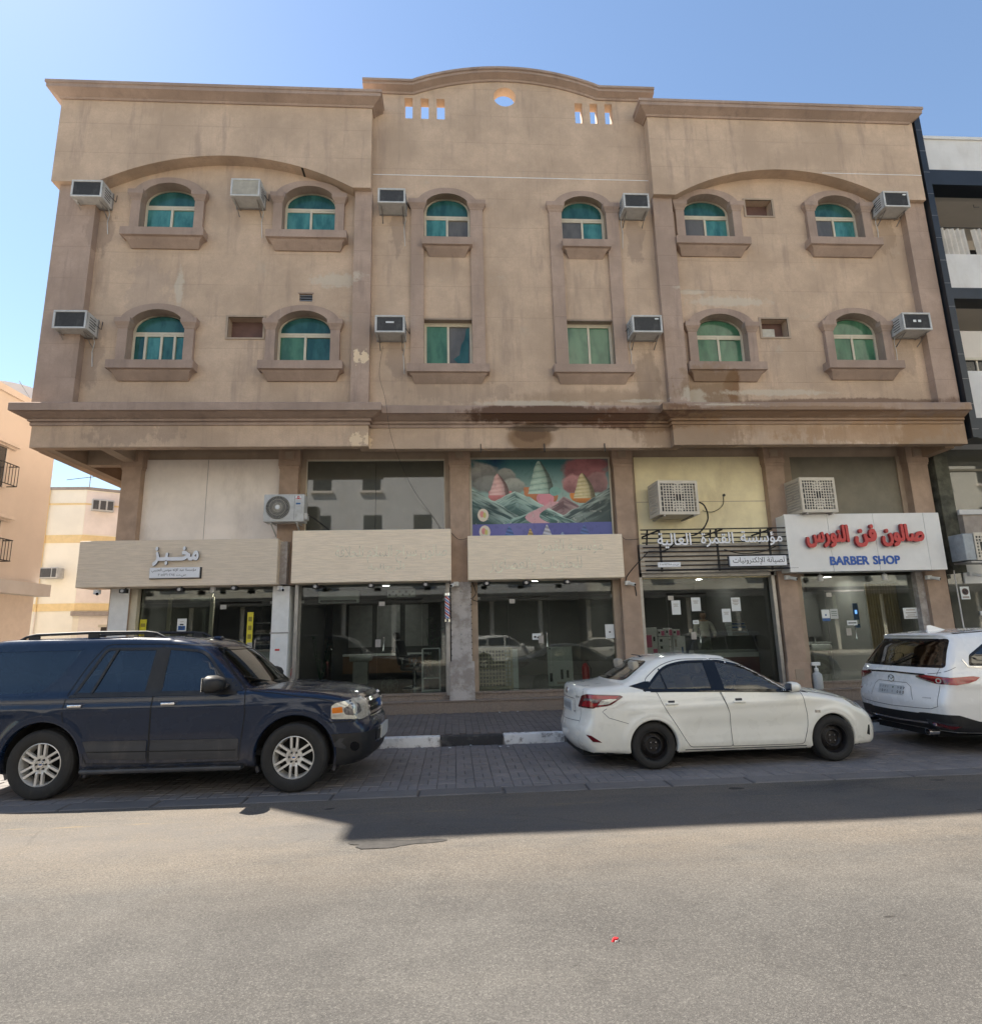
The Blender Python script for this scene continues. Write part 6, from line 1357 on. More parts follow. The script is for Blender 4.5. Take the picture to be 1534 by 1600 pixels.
turned('side_render', 0.02, 6.2, 3.45, 5.90, M['pink'], .015); turned('side_render', 0.02, 6.2, 6.3, 8.15, M['pink'], .015)
turned('shop_shutter', .2, 4.5, .2, 3.05, M['peachtrim']); turned('ledge', -.1, 5, 2.92, 3.08, M['pot'], .2)
w_ = turned('window', 1.0, 2.2, 1.0, 2.45, M['darkwin'], .05); turned('window_frame', .9, 2.3, 2.45, 2.55, M['frame'], .07)
w_ = L(MB().box(-22.5, -17.5, 25.94, 26.0, .9, 2.62).build('window', M['darkwin']))
for x in np.arange(-22.4, -17.5, .7): MB().box(x, x+.06, 25.9, 25.95, .9, 2.62).build('frame', M['wood'], w_)
MB().box(-22.6, -17.4, 25.88, 25.95, 2.62, 2.75).build('frame', M['peach'], w_)
L(MB().tube([(-16.95, 25.93, 3.1), (-16.95, 25.93, 0)], .03, 6).build('drain_pipe', M['peachtrim'])); L(MB().tube([(-16.95, 25.93, 8.2), (-16.95, 25.93, 3.1)], .03, 6).build('drain_pipe', M['yellowband']))
t = thing('window_air_conditioner', 'small dark window unit low on the front of the yellow building', 'air conditioner', (-16.38, 25.55, 4.42)); MB().bbox(-.38, .34, 0, .5, 0, .44, .015, 1).build('casing', M['acwhite'], t); MB().box(-.34, .10, -.01, 0, .05, .40).build('coil', M['acdark'], t); MB().box(.14, .30, -.01, 0, .05, .40).build('coil', M['acdark'], t)
t = thing('window_air_conditioner', 'window unit near the roof on the turned side of the yellow building', 'air conditioner', (-14.85, 26.15, 7.30), .58); MB().bbox(-.4, .4, 0, .5, 0, .5, .015, 1).build('casing', M['acwhite'], t)
for a in (-.36, -.1, .16): MB().box(a, a+.2, -.01, 0, .06, .44).build('coil', M['acdark'], t)
for i, (x, y, z) in enumerate(((-14.2, 28.5, 8.3), (-12.9, 31, 8.3))):
    t = thing('roof_tank', ('cream roof tank behind the parapet of the yellow building' if i == 0 else 'grey air unit far back on the roof of the yellow building'), 'roof tank', (x, y, z)); MB().lathe([(0, 0), (.45, 0), (.45, .5), (.3, .62), (0, .62)], None, 16).build('tank', M['pink' if i == 0 else 'acwhite'], t); MB().box(-.5, .5, -.5, .5, -.1, 0).build('tank_base', M['pot'], t)
tag(MB().tube([(-16, 27, 8.2), (-16, 27, 9.6)], .02, 5).build('antenna_mast', M['dullmetal'], None), 'thin antenna mast on the roof of the yellow building', 'antenna')
cable('thin overhead wire rising above the yellow building roof', [(-17, 27, 8.9), (-13, 26.5, 9.3), (-9.0, 26, 10.4)], .015)
def parapet_wall():
    t = thing('low_wall', 'low cream boundary wall beyond the parked blue car', 'wall', (-12, 22, 0)); MB().box(-14, 1, 0, .2, 0, 1.9).build('wall_body', M['peachtrim'], t); MB().box(-14.05, 1.05, -.04, .24, 1.9, 1.98).build('coping', M['plaster'], t)
parapet_wall()
struct(MB().box(-11.9, -8.0, 13.88, 60, -.05, .02).build('side_road', M['asphalt'])); struct(MB().box(-60, -11.95, 13.88, 60, -.05, .10).build('side_pavement', M['joint']))
# across the street: sunlit flats that the shop glass mirrors
def opposite(label, x0, x1, h, mat, seed):
    t = thing('opposite_building', label, 'building', ((x0+x1)/2, -12.5, 0)); cx = (x0+x1)/2; r = random.Random(seed)
    def L(o): o.parent = t; o.location = (-cx, 12.5, 0); return o
    L(MB().box(x0, x1, -24, -12.5, 0, h).build('wall', M[mat])); L(MB().box(x0-.1, x1+.1, -12.6, -12.25, h, h+.3).build('cornice', M['peachtrim'])); L(MB().box(x0, x1, -12.5, -11.6, 3.9, 4.4).build('canopy', M['interior_dark']))
    n = max(2, int((x1-x0)/3.2))
    for f in range(int((h-4.5)/3.1)):
        for k in range(n):
            x = x0+(k+.5)*(x1-x0)/n+r.uniform(-.3, .3); z = 5.4+f*3.1
            if r.random() < .35: continue
            w_ = L(MB().box(x-.6, x+.6, -12.5, -12.46, z, z+1.4).build('window', M['darkwin'])); MB().box(x-.75, x+.75, -12.5, -12.3, z-.15, z).build('sill', M['peachtrim'], w_)
    for k in range(n):
        x = x0+(k+.5)*(x1-x0)/n; L(MB().box(x0+k*(x1-x0)/n+.15, x0+(k+1)*(x1-x0)/n-.15, -12.5, -12.45, .2, 3.9).build('shop_opening', M['darkwin']))
opposite('low cream block facing the shops from across the street', -30, -10.5, 9.0, 'paleyellow', 1)
opposite('white block across the street directly facing the middle shops', -10.48, 9, 17.5, 'plaster', 2)
opposite('pale peach block across the street at the right end, tallest there', 9.02, 40, 24, 'paleyellow', 3)
# ------------------------------------------------------------------ cars: each body is grown from a solid defined by side view, plan and width
def spline(pts, n=8):
    """closed Catmull-Rom through pts; a point with a third value 1 stays a corner"""
    N = len(pts); out = []
    for i in range(N):
        p0, p1, p2, p3 = pts[i-1], pts[i], pts[(i+1) % N], pts[(i+2) % N]
        a = np.array(p1[:2], float); b = np.array(p2[:2], float)
        t1 = np.zeros(2) if len(p1) > 2 else (b-np.array(p0[:2]))*.5; t2 = np.zeros(2) if len(p2) > 2 else (np.array(p3[:2])-a)*.5
        if len(p1) > 2: t1 = (b-a)*1.0
        if len(p2) > 2: t2 = (b-a)*1.0
        L = np.linalg.norm(b-a); 
        for t_ in (t1, t2):
            l = np.linalg.norm(t_)
            if l > L*1.2: t_ *= L*1.2/l
        for k in range(n):
            u = k/n; h = (2*u**3-3*u**2+1)*a+(u**3-2*u**2+u)*t1+(-2*u**3+3*u**2)*b+(u**3-u**2)*t2; out.append(h)
    return np.array(out)
def poly_sd(P, X, Z):
    """signed distance of points to closed polygon P (negative inside)"""
    sh = X.shape; x = X.ravel(); z = Z.ravel(); d = np.full(x.shape, 1e9); ins = np.zeros(x.shape, bool); n = len(P)
    for i in range(n):
        a = P[i]; b = P[(i+1) % n]; ex, ez = b-a; wx = x-a[0]; wz = z-a[1]; L = ex*ex+ez*ez
        if L < 1e-12: continue
        t = np.clip((wx*ex+wz*ez)/L, 0, 1); d = np.minimum(d, (wx-ex*t)**2+(wz-ez*t)**2)
        c = ((a[1] > z) != (b[1] > z)); 
        with np.errstate(divide='ignore', invalid='ignore'): ins ^= c & (x < ex*(z-a[1])/(ez if ez else 1e-12)+a[0])
    return (np.sqrt(d)*np.where(ins, -1, 1)).reshape(sh)
def smax(a, b, k):
    h = np.maximum(k-np.abs(a-b), 0)/k; return np.maximum(a, b)+h*h*k*.25
class CarSolid:
    def __init__(s, side, wz, wx, arches, x_rng, z_top, k=.07, front=(.0, 2.5), rear=(.0, 2.5), hw=1.0, zref=.9, extra=None, ka=.01, gh=None, crown=.035):
        s.crown = crown
        s.P = spline(side); s.wz = np.array(wz); s.wx = np.array(wx); s.ar = arches; s.k = k; s.fr = front; s.re = rear; s.hw = hw; s.extra = extra; s.ka = ka
        s.x0, s.x1 = x_rng; s.zt = z_top; s.h = .01
        xs = np.arange(s.x0-.3, s.x1+.6, s.h); zs = np.arange(-.1, z_top+.3, s.h); s.gx0 = xs[0]; s.gz0 = zs[0]
        s.F = poly_sd(s.P, *np.meshgrid(xs, zs, indexing='ij')); s.mid = (s.x0+s.x1)/2
        s.gh = gh
    def side(s, x, z):
        fx = np.clip((x-s.gx0)/s.h, 0, s.F.shape[0]-1.001); fz = np.clip((z-s.gz0)/s.h, 0, s.F.shape[1]-1.001); i = fx.astype(int); j = fz.astype(int); u = fx-i; v = fz-j; F = s.F
        return F[i, j]*(1-u)*(1-v)+F[i+1, j]*u*(1-v)+F[i, j+1]*(1-u)*v+F[i+1, j+1]*u*v
    def W(s, x, z):
        w_ = np.interp(z, s.wz[:, 0], s.wz[:, 1])-np.interp(x, s.wx[:, 0], s.wx[:, 1])
        for xw, zw, r in s.ar:
            d = np.hypot(x-xw, z-zw)-r; w_ = w_+.016*np.exp(-((d-.045)/.05)**2)
        return w_+(s.extra(x, z) if s.extra else 0)
    def sdf(s, p):
        x, y, z = p[..., 0], p[..., 1], p[..., 2]; ay = np.abs(y); q = np.clip(ay/s.hw, 0, 1.2)
        xe = x+np.where(x > s.mid, s.fr[0]*q**s.fr[1], -s.re[0]*q**s.re[1])
        d = s.side(xe, z+.05*q**2.5*0)
        # crown: the roof and bonnet drop a little towards the sides
        d = np.maximum(d, s.side(xe, z+s.crown*q**2))
        d = smax(d, ay-s.W(x, z), s.k)
        for xw, zw, r in s.ar:
            c = np.maximum(np.hypot(x-xw, z-zw)-r, (s.hw-.34)-ay); d = smax(d, -c, s.ka)
        return d
    def grad(s, p, e=.012):
        g = np.empty_like(p)
        for a in range(3):
            q = p.copy(); q[..., a] += e; r = p.copy(); r[..., a] -= e; g[..., a] = (s.sdf(q)-s.sdf(r))/(2*e)
        return g
    def mesh(s, res=.028):
        X = np.arange(s.x0-.1, s.x1+.1, res); Y = np.arange(-s.hw-.08, s.hw+.08, res); Z = np.arange(.08, s.zt+.1, res)
        G = np.stack(np.meshgrid(X, Y, Z, indexing='ij'), -1); D = s.sdf(G); S = D < 0
        c = [S[i:S.shape[0]-1+i, j:S.shape[1]-1+j, k:S.shape[2]-1+k] for i in (0, 1) for j in (0, 1) for k in (0, 1)]
        n = sum(a.astype(int) for a in c); act = (n > 0) & (n < 8); idx = -np.ones(act.shape, int); ii = np.argwhere(act); idx[act] = np.arange(len(ii))
        v = np.stack([X[ii[:, 0]]+res/2, Y[ii[:, 1]]+res/2, Z[ii[:, 2]]+res/2], 1)
        # mean of edge crossings
        acc = np.zeros_like(v); cnt = np.zeros(len(v)); off = [(i, j, k) for i in (0, 1) for j in (0, 1) for k in (0, 1)]
        for a in range(8):
            for b in range(a+1, 8):
                oa, ob = np.array(off[a]), np.array(off[b])
                if abs(oa-ob).sum() != 1: continue
                da = D[ii[:, 0]+oa[0], ii[:, 1]+oa[1], ii[:, 2]+oa[2]]; db = D[ii[:, 0]+ob[0], ii[:, 1]+ob[1], ii[:, 2]+ob[2]]; m_ = (da < 0) != (db < 0)
                t = np.where(m_, da/(da-db+1e-12), 0); acc += (oa+(ob-oa)*t[:, None])*m_[:, None]; cnt += m_
        v = np.stack([X[ii[:, 0]], Y[ii[:, 1]], Z[ii[:, 2]]], 1)+acc/np.maximum(cnt, 1)[:, None]*res
        for _ in range(4):
            g = s.grad(v, .004); d = s.sdf(v); v = v-g*np.clip(d/np.maximum((g**2).sum(1), .3), -res*.5, res*.5)[:, None]
        fs = []
        for ax in range(3):
            o1, o2 = [(1, 2), (2, 0), (0, 1)][ax]
            sl = [slice(None)]*3; sl[ax] = slice(0, -1); sh = [slice(None)]*3; sh[ax] = slice(1, None)
            A = S[tuple(sl)]; Bq = S[tuple(sh)]; e = np.argwhere(A != Bq)
            e = e[(e[:, o1] > 0) & (e[:, o2] > 0) & (e[:, o1] < S.shape[o1]-1) & (e[:, o2] < S.shape[o2]-1)]
            def cell(d1, d2):
                c_ = e.copy(); c_[:, o1] += d1; c_[:, o2] += d2; return idx[c_[:, 0], c_[:, 1], c_[:, 2]]
            q = np.stack([cell(-1, -1), cell(0, -1), cell(0, 0), cell(-1, 0)], 1); fl = ~A[e[:, 0], e[:, 1], e[:, 2]]; q[fl] = q[fl][:, ::-1]; fs.append(q)
        return v, np.concatenate(fs)
    def hit(s, pts, axis):
        """pts: (N,3) start points outside; axis unit direction; first surface point"""
        p = np.array(pts, float); d = np.array(axis, float); t = np.zeros(len(p)); done = np.zeros(len(p), bool); step = .04; prev = s.sdf(p)
        hi = np.full(len(p), 4.5)
        for k in range(115):
            tt = (k+1)*step; cur = s.sdf(p+d*tt); m_ = (~done) & (cur < 0); hi[m_] = tt; done |= m_
            if done.all(): break
        lo = hi-step
        for _ in range(12):
            mid = (lo+hi)/2; c = s.sdf(p+d*mid[:, None]); lo = np.where(c > 0, mid, lo); hi = np.where(c > 0, hi, mid)
        return p+d*hi[:, None], done
def in_poly(P, x, z):
    r = np.zeros(x.shape, bool); n = len(P)
    for i in range(n):
        x1, z1 = P[i]; x2, z2 = P[(i+1) % n]; c = ((z1 > z) != (z2 > z)); dz = (z2-z1) or 1e-9; r ^= c & (x < (x2-x1)*(z-z1)/dz+x1)
    return r
def roundpoly(pts, r=.04, n=4):
    out = []; N = len(pts)
    for i in range(N):
        a, b, c = Vector(pts[i-1][:2]), Vector(pts[i][:2]), Vector(pts[(i+1) % N][:2]); rr = pts[i][2] if len(pts[i]) > 2 else r
        l1, l2 = (a-b).length, (c-b).length; q = min(rr, l1*.45, l2*.45); p0 = b+(a-b).normalized()*q; p2 = b+(c-b).normalized()*q
        for k in range(n+1): u = k/n; v = p0*(1-u)**2+b*2*u*(1-u)+p2*u*u; out.append((v.x, v.y))
    return out
def dense(pts, d=.04, closed=True):
    out = []; N = len(pts)
    for i in range(N if closed else N-1):
        a = np.array(pts[i][:2]); b = np.array(pts[(i+1) % N][:2]); k = max(1, int(np.linalg.norm(b-a)/d))
        for j in range(k): out.append(tuple(a+(b-a)*j/k))
    if not closed: out.append(tuple(pts[-1][:2]))
    return out
def offset_poly(P, d):
    """positive d moves inward for a loop of either winding"""
    P = np.array(P); ar = np.sum(P[:, 0]*np.roll(P[:, 1], -1)-np.roll(P[:, 0], -1)*P[:, 1]); sg = 1 if ar > 0 else -1
    a = P-np.roll(P, 1, 0); b = np.roll(P, -1, 0)-P; a /= np.linalg.norm(a, axis=1)[:, None]+1e-9; b /= np.linalg.norm(b, axis=1)[:, None]+1e-9
    n = np.stack([-(a+b)[:, 1], (a+b)[:, 0]], 1); n /= np.linalg.norm(n, axis=1)[:, None]+1e-9; return P+n*d*sg
class Car:
    AX = {'near': ((0, -2, 0), (0, 1, 0), 0), 'far': ((0, 2, 0), (0, -1, 0), 0), 'front': ((1, 0, 0), (-1, 0, 0), 1), 'rear': ((1, 0, 0), (1, 0, 0), 1), 'top': ((0, 0, 2.4), (0, 0, -1), 2)}
    def __init__(s, solid, root): s.S = solid; s.root = root
    def lift(s, P, ax, off):
        """2D points (x,z) for sides, (y,z) for the ends, (x,y) for the top -> on the skin"""
        P = np.array(P, float); st = np.zeros((len(P), 3))
        if ax in ('near', 'far'): st[:, 0] = P[:, 0]; st[:, 2] = P[:, 1]; st[:, 1] = -1.6 if ax == 'near' else 1.6; d = (0, 1, 0) if ax == 'near' else (0, -1, 0)
        elif ax in ('front', 'rear'): st[:, 1] = P[:, 0]; st[:, 2] = P[:, 1]; st[:, 0] = s.S.x1+.3 if ax == 'front' else s.S.x0-.3; d = (-1, 0, 0) if ax == 'front' else (1, 0, 0)
        else: st[:, 0] = P[:, 0]; st[:, 1] = P[:, 1]; st[:, 2] = s.S.zt+.2; d = (0, 0, -1)
        p, ok = s.S.hit(st, d); g = s.S.grad(p, .02); n = g/np.maximum(np.linalg.norm(g, axis=1), 1e-6)[:, None]
        return p+n*off, n
    def patch(s, name, P, ax, mat, off=.004, skirt=.012, parent=None, grid=.05, rnd_=None, smooth=True, eps=0):
        if rnd_ is not None: P = roundpoly(P, rnd_)
        P = dense(P, .035); pts = [Vector(p) for p in P]; n = len(pts); xs = [p[0] for p in P]; zs = [p[1] for p in P]
        gx, gz = np.meshgrid(np.arange(min(xs), max(xs), grid), np.arange(min(zs), max(zs), grid)); gx = gx.ravel(); gz = gz.ravel()
        if len(gx):
            Q = offset_poly(P, .012); ins = in_poly([tuple(q) for q in Q], gx, gz); pts += [Vector((a, b)) for a, b in zip(gx[ins], gz[ins])]
        V, E_, Fc, ov, _, _ = delaunay_2d_cdt(pts, [(i, (i+1) % n) for i in range(n)], [], 1, 1e-6)
        p, nn = s.lift([(v.x, v.y) for v in V], ax, off); fs = [list(f) for f in Fc]; vs = p.tolist()
        # which output vertices form the outline, in order
        inv = {}
        for o_i, src in enumerate(ov):
            for q in src: inv[q] = o_i
        ring = [inv[i] for i in range(n) if i in inv]; b = len(vs)
        if skirt:
            vs += (p[ring]-nn[ring]*(skirt+off)).tolist(); m_ = len(ring)
            fs += [[ring[i], ring[(i+1) % m_], b+(i+1) % m_, b+i] for i in range(m_)]
        VA = np.array(vs); lim = 2.6*grid+.03 if ax in ('front', 'rear') and name not in ('windscreen', 'rear_window') else 9
        lim = min(lim, .30)
        fs = [f for f in fs if max(abs(VA[i, 1]) for i in f) < s.S.hw+.15]
        fs = [f for f in fs if max(np.linalg.norm(VA[f[i]]-VA[f[i-1]]) for i in range(len(f))) < lim]
        me = bpy.data.meshes.new(name); me.from_pydata(vs, [], fs); me.materials.append(mat)
        bm = bmesh.new(); bm.from_mesh(me); bmesh.ops.delete(bm, geom=[v for v in bm.verts if not v.link_faces], context='VERTS'); bmesh.ops.recalc_face_normals(bm, faces=bm.faces[:])
        bm.faces.ensure_lookup_table(); k0 = bm.faces[0]; c = np.array(k0.calc_center_median()); g = s.S.grad(c[None], .02)[0]
        if Vector(g).dot(k0.normal) < 0: bmesh.ops.reverse_faces(bm, faces=bm.faces[:])
        bm.to_mesh(me); bm.free()
        if smooth: me.polygons.foreach_set('use_smooth', [True]*len(me.polygons)); me.set_sharp_from_angle(angle=math.radians(45))
        if eps:
            co = np.array([v.co[:] for v in me.vertices]); N_ = s.S.grad(co, eps); N_ /= np.linalg.norm(N_, axis=1)[:, None]+1e-9; me.normals_split_custom_set_from_vertices([tuple(q) for q in N_])
        return link(bpy.data.objects.new(name, me), parent or s.root)
    def strip(s, name, line, ax, w_, mat, off=.002, thick=0, closed=False, parent=None):
        """narrow band along a polyline on the skin; a gap when thin, a moulding when thick"""
        L = dense(line, .03, closed); A = np.array(L); d = np.gradient(A, axis=0) if not closed else np.roll(A, -1, 0)-np.roll(A, 1, 0); d /= np.linalg.norm(d, axis=1)[:, None]+1e-9
        n2 = np.stack([-d[:, 1], d[:, 0]], 1); a, na = s.lift(A+n2*w_/2, ax, off); b, nb = s.lift(A-n2*w_/2, ax, off); N = len(A); vs = a.tolist()+b.tolist(); fs = []
        R = range(N if closed else N-1)
        if thick:
            a2 = a+na*thick; b2 = b+nb*thick; a1, b1 = a-na*(off+.01), b-nb*(off+.01); vs = a1.tolist()+b1.tolist()+a2.tolist()+b2.tolist()
            for i in R:
                j = (i+1) % N; fs += [(2*N+i, 2*N+j, 3*N+j, 3*N+i), (i, j, 2*N+j, 2*N+i), (N+j, N+i, 3*N+i, 3*N+j)] if max(np.linalg.norm(a[i]-a[j]), np.linalg.norm(b[i]-b[j]), np.linalg.norm(a[i]-b[i])) < .16 and max(abs(a[i][1]), abs(a[j][1])) < s.S.hw+.15 else []
            if not closed: fs += [(0, N, 3*N, 2*N), (N-1, 2*N-1, 4*N-1, 3*N-1)]
        else:
            for i in R:
                j = (i+1) % N
                if max(np.linalg.norm(a[i]-a[j]), np.linalg.norm(b[i]-b[j]), np.linalg.norm(a[i]-b[i])) < .15 and max(abs(a[i][1]), abs(a[j][1])) < s.S.hw+.15: fs.append((i, j, N+j, N+i))
        o_ = MB().add(vs, fs, True).build(name, mat, parent or s.root, 50); bm = bmesh.new(); bm.from_mesh(o_.data); bmesh.ops.delete(bm, geom=[v for v in bm.verts if not v.link_faces], context='VERTS'); bm.to_mesh(o_.data); bm.free(); return o_
    def both(s, fn, name, P, mat, sides=('near', 'far'), **k):
        return [getattr(s, fn)(name, P, sd, mat=mat, **k) for sd in sides]
    def body(s, paint, cuts, doors=(), res=.028, inner='glossblack'):
        """skin mesh with window openings cut; door panels are parts of their own"""
        v, f = s.S.mesh(res); c = v[f].mean(1); keep = np.ones(len(f), bool); own = np.zeros(len(f), int)
        g = s.S.grad(c, .02); g /= np.linalg.norm(g, axis=1)[:, None]+1e-9
        for P, ax in cuts:
            P = [tuple(q) for q in offset_poly(dense(roundpoly(P, .03), .05), .014)]
            if ax == 'side': m_ = in_poly(P, c[:, 0], c[:, 2]) & (np.abs(g[:, 1]) > .5)
            elif ax == 'front': m_ = in_poly(P, c[:, 1], c[:, 2]) & (g[:, 0] > .15)
            else: m_ = in_poly(P, c[:, 1], c[:, 2]) & (g[:, 0] < -.15)
            keep &= ~m_
        N_ = s.S.grad(v, .03); N_ /= np.linalg.norm(N_, axis=1)[:, None]+1e-9
        for q, P in enumerate(doors):
            own[in_poly(P, c[:, 0], c[:, 2]) & (np.abs(g[:, 1]) > .35)] = q+1
        z0 = v[:, 2].min(); low = (c[:, 2] < z0+.06) & (g[:, 2] < -.85); arch = np.zeros(len(f), bool)
        for xw, zw, r in s.S.ar:
            dd = np.hypot(c[:, 0]-xw, c[:, 2]-zw); dv = g[:, 0]*(c[:, 0]-xw)+g[:, 2]*(c[:, 2]-zw)
            arch |= (dd < r+.012) & ((dv < -.2*dd) | (np.abs(c[:, 1]) < s.S.hw-.25))
        for q in range(len(doors)+1):
            sides = ((1,), (-1,)) if q else ((0,),)
            for sd in sides:
                m_ = keep & (own == q)
                if q: m_ &= np.sign(c[:, 1]) == sd[0]
                ff = f[m_]; used = np.unique(ff); mp = -np.ones(len(v), int); mp[used] = np.arange(len(used)); me = bpy.data.meshes.new('door' if q else 'body_shell')
                me.from_pydata(v[used].tolist(), [], mp[ff].tolist()); me.materials.append(paint); me.materials.append(M['under'])
                me.polygons.foreach_set('material_index', (low | arch)[m_].astype(int).tolist()); me.polygons.foreach_set('use_smooth', [True]*len(me.polygons))
                me.normals_split_custom_set_from_vertices([tuple(n) for n in N_[used]]); link(bpy.data.objects.new(me.name, me), s.root)
    def arch_lips(s, mat, w_=.034, deep=.07):
        """rolled wheel arch edge: a clean ring on the skin that turns inward"""
        for xw, zw, r in s.S.ar:
            for sg in (-1, 1):
                vs = []; fs = []; rows = ((w_, .001), (w_*.5, .006), (.004, .007), (-.006, .002), (-.012, -.012), (-.012, -deep)); q = len(rows)
                A = [a for a in np.linspace(-.62, PI+.62, 64) if zw+r*math.sin(a) > .2]; n = len(A)
                st = np.array([[xw+max(r+d_, r+.012)*math.cos(a), sg*1.6, zw+max(r+d_, r+.012)*math.sin(a)] for a in A for d_, _o in rows]); h, ok = s.S.hit(st, (0, -sg, 0))
                for i, a in enumerate(A):
                    for k, (d_, out) in enumerate(rows):
                        m_ = i*q+k; y = float(abs(h[m_, 1])) if ok[m_] and h[m_, 1]*sg > 0 else 0; y = max(y, s.S.hw-.16); vs.append((xw+(r+d_)*math.cos(a), sg*(y+out), zw+(r+d_)*math.sin(a)))
                for i in range(n-1):
                    for k in range(q-1): fs.append((i*q+k, i*q+k+1, (i+1)*q+k+1, (i+1)*q+k))
                MB().add(vs, fs, True).build('arch_lip', mat, s.root, 50)
    def window(s, name, P, ax, mat, rubber=.022, frame=None, parent=None):
        P2 = roundpoly(P, .03); w_ = s.patch(name, P2, ax, mat, off=-.004, skirt=0, parent=parent, grid=.09, eps=.10)
        Pd = dense(P2, .03); inner = offset_poly(Pd, rubber); outer = offset_poly(Pd, -.004); a, na = s.lift(outer, ax, .002); b, nb = s.lift(inner, ax, .002); c, nc = s.lift(inner, ax, -.012); N = len(Pd)
        vs = a.tolist()+b.tolist()+c.tolist(); fs = []
        for i in range(N): j = (i+1) % N; fs += [(i, j, N+j, N+i), (N+i, N+j, 2*N+j, 2*N+i)] if np.linalg.norm(a[i]-a[j]) < .2 and np.linalg.norm(a[i]-b[i]) < .2 else []
        MB().add(vs, fs, True).build('window_seal', frame or M['glossblack'], w_, 50); return w_
def wheel(root, x, y, zc, R, width, rimR, kind, side):
    """side -1 = near the camera; built about the axle"""
    t = MB(); w_ = width; Mx = Matrix.Translation((x, y, zc)) @ Matrix.Rotation(PI/2 if side < 0 else -PI/2, 4, 'X')  # local +z points outward
    prof = [(rimR*.98, -w_*.5+.02), (rimR+.02, -w_*.5), (R-.035, -w_*.5), (R-.008, -w_*.5+.025), (R, -w_*.5+.05), (R, -.06), (R-.008, -.055), (R-.008, -.045), (R, -.04), (R, -.005), (R-.008, 0), (R-.008, .01), (R, .015), (R, w_*.5-.05), (R-.008, w_*.5-.025), (R-.03, w_*.5-.006), (R-.06, w_*.5), (rimR+.035, w_*.5-.002), (rimR+.012, w_*.5-.012), (rimR*.98, w_*.5-.03)]
    ty = t.lathe(prof, Mx, 56).build('tyre', M['rubber'], root, 25); wl = MB(); o = w_*.5-.035; metal = M['alloy'] if kind != 'steel' else M['steelblack']
    wl.lathe([(rimR*1.0, o+.012), (rimR*.965, o+.016), (rimR*.94, o), (rimR*.90, o-.05), (rimR*.88, -w_*.4), (rimR*.80, -w_*.45)], Mx, 56)
    rim = wl.build('rim', metal, ty, 30)
    MB().lathe([(0, -.03), (rimR*.9, -.03), (rimR*.9, -.035)], Mx, 32).build('brake_disc', M['under'], ty)
    if kind == 'suv':
        sp = MB()
        for k in range(6):
            a = 2*PI*k/6+.52
            for q in (-1, 1):
                Q = Mx @ Matrix.Rotation(a, 4, 'Z'); ws = .026; y0 = q*.030
                vs = []
                for xx, zz, wd in ((.062, o-.012, ws*1.1), (.11, o+.004, ws), (rimR*.95, o+.004, ws)):
                    off = y0*(1+.28*(xx/rimR)); vs += [Q @ Vector((xx, off-wd/2, zz)), Q @ Vector((xx, off+wd/2, zz)), Q @ Vector((xx, off+wd/2, zz-.04)), Q @ Vector((xx, off-wd/2, zz-.04))]
                sp.add(vs, [(0, 1, 5, 4), (1, 2, 6, 5), (2, 3, 7, 6), (3, 0, 4, 7), (4, 5, 9, 8), (5, 6, 10, 9), (6, 7, 11, 10), (7, 4, 8, 11)])
            Q = Mx @ Matrix.Rotation(a, 4, 'Z'); sp.obox(Q @ Matrix.Translation((.088, 0, o-.02)), .03, .075, .03)
        sp.build('spokes', metal, ty)
        MB().lathe([(0, o-.02), (.085, o-.02), (.095, o-.035), (.095, o-.06)], Mx, 30).build('hub', metal, ty)
        MB().lathe([(0, o+.004), (.030, o+.002), (.034, o-.02)], Mx, 20).build('centre_cap', M['chrome'], ty)
        MB().lathe([(0, o+.0065), (.021, o+.0065), (.021, o+.004)], Mx @ Matrix.Diagonal((1, .45, 1, 1)) if 0 else Mx @ Matrix.Diagonal((1, .45, 1, 1)), 20).build('oval_badge', M['blueprint'], ty)
        for k in range(6): MB().lathe([(0, o+.0), (.011, o+.0), (.012, o-.02)], Mx @ Matrix.Rotation(2*PI*k/6, 4, 'Z') @ Matrix.Translation((.058, 0, 0)), 8).build('wheel_nut', M['black'], ty)
    elif kind == 'steel':
        d = MB(); d.lathe([(0, o-.045), (.045, o-.045), (.05, o-.05), (.085, o-.052), (.10, o-.02), (.108, o-.012), (.118, o-.018), (rimR*.80, o-.05), (rimR*.9, o-.06)], Mx, 44); d.build('disc', metal, ty)
        for k in range(4): MB().lathe([(0, o-.02), (.010, o-.02), (.011, o-.05)], Mx @ Matrix.Rotation(2*PI*k/4+.78, 4, 'Z') @ Matrix.Translation((.05, 0, 0)), 8).build('wheel_nut', M['chrome'], ty)
        for k in range(14): MB().cyl(None, .010, .004, 10, Mx @ Matrix.Rotation(2*PI*k/14, 4, 'Z') @ Matrix.Translation((.137, 0, o-.026)) @ Matrix.Rotation(.5, 4, 'Y')).build('vent_hole', M['black'], ty)
    else:
        sp = MB()
        for k in range(10):
            Q = Mx @ Matrix.Rotation(2*PI*k/10+(.10 if k % 2 else -.10), 4, 'Z'); sp.obox(Q @ Matrix.Translation((rimR*.52, 0, o-.02)), rimR*.85, .03, .035)
        sp.build('spokes', metal, ty); MB().lathe([(0, o), (.05, o-.002), (.06, o-.03)], Mx, 20).build('hub', metal, ty)
    return ty
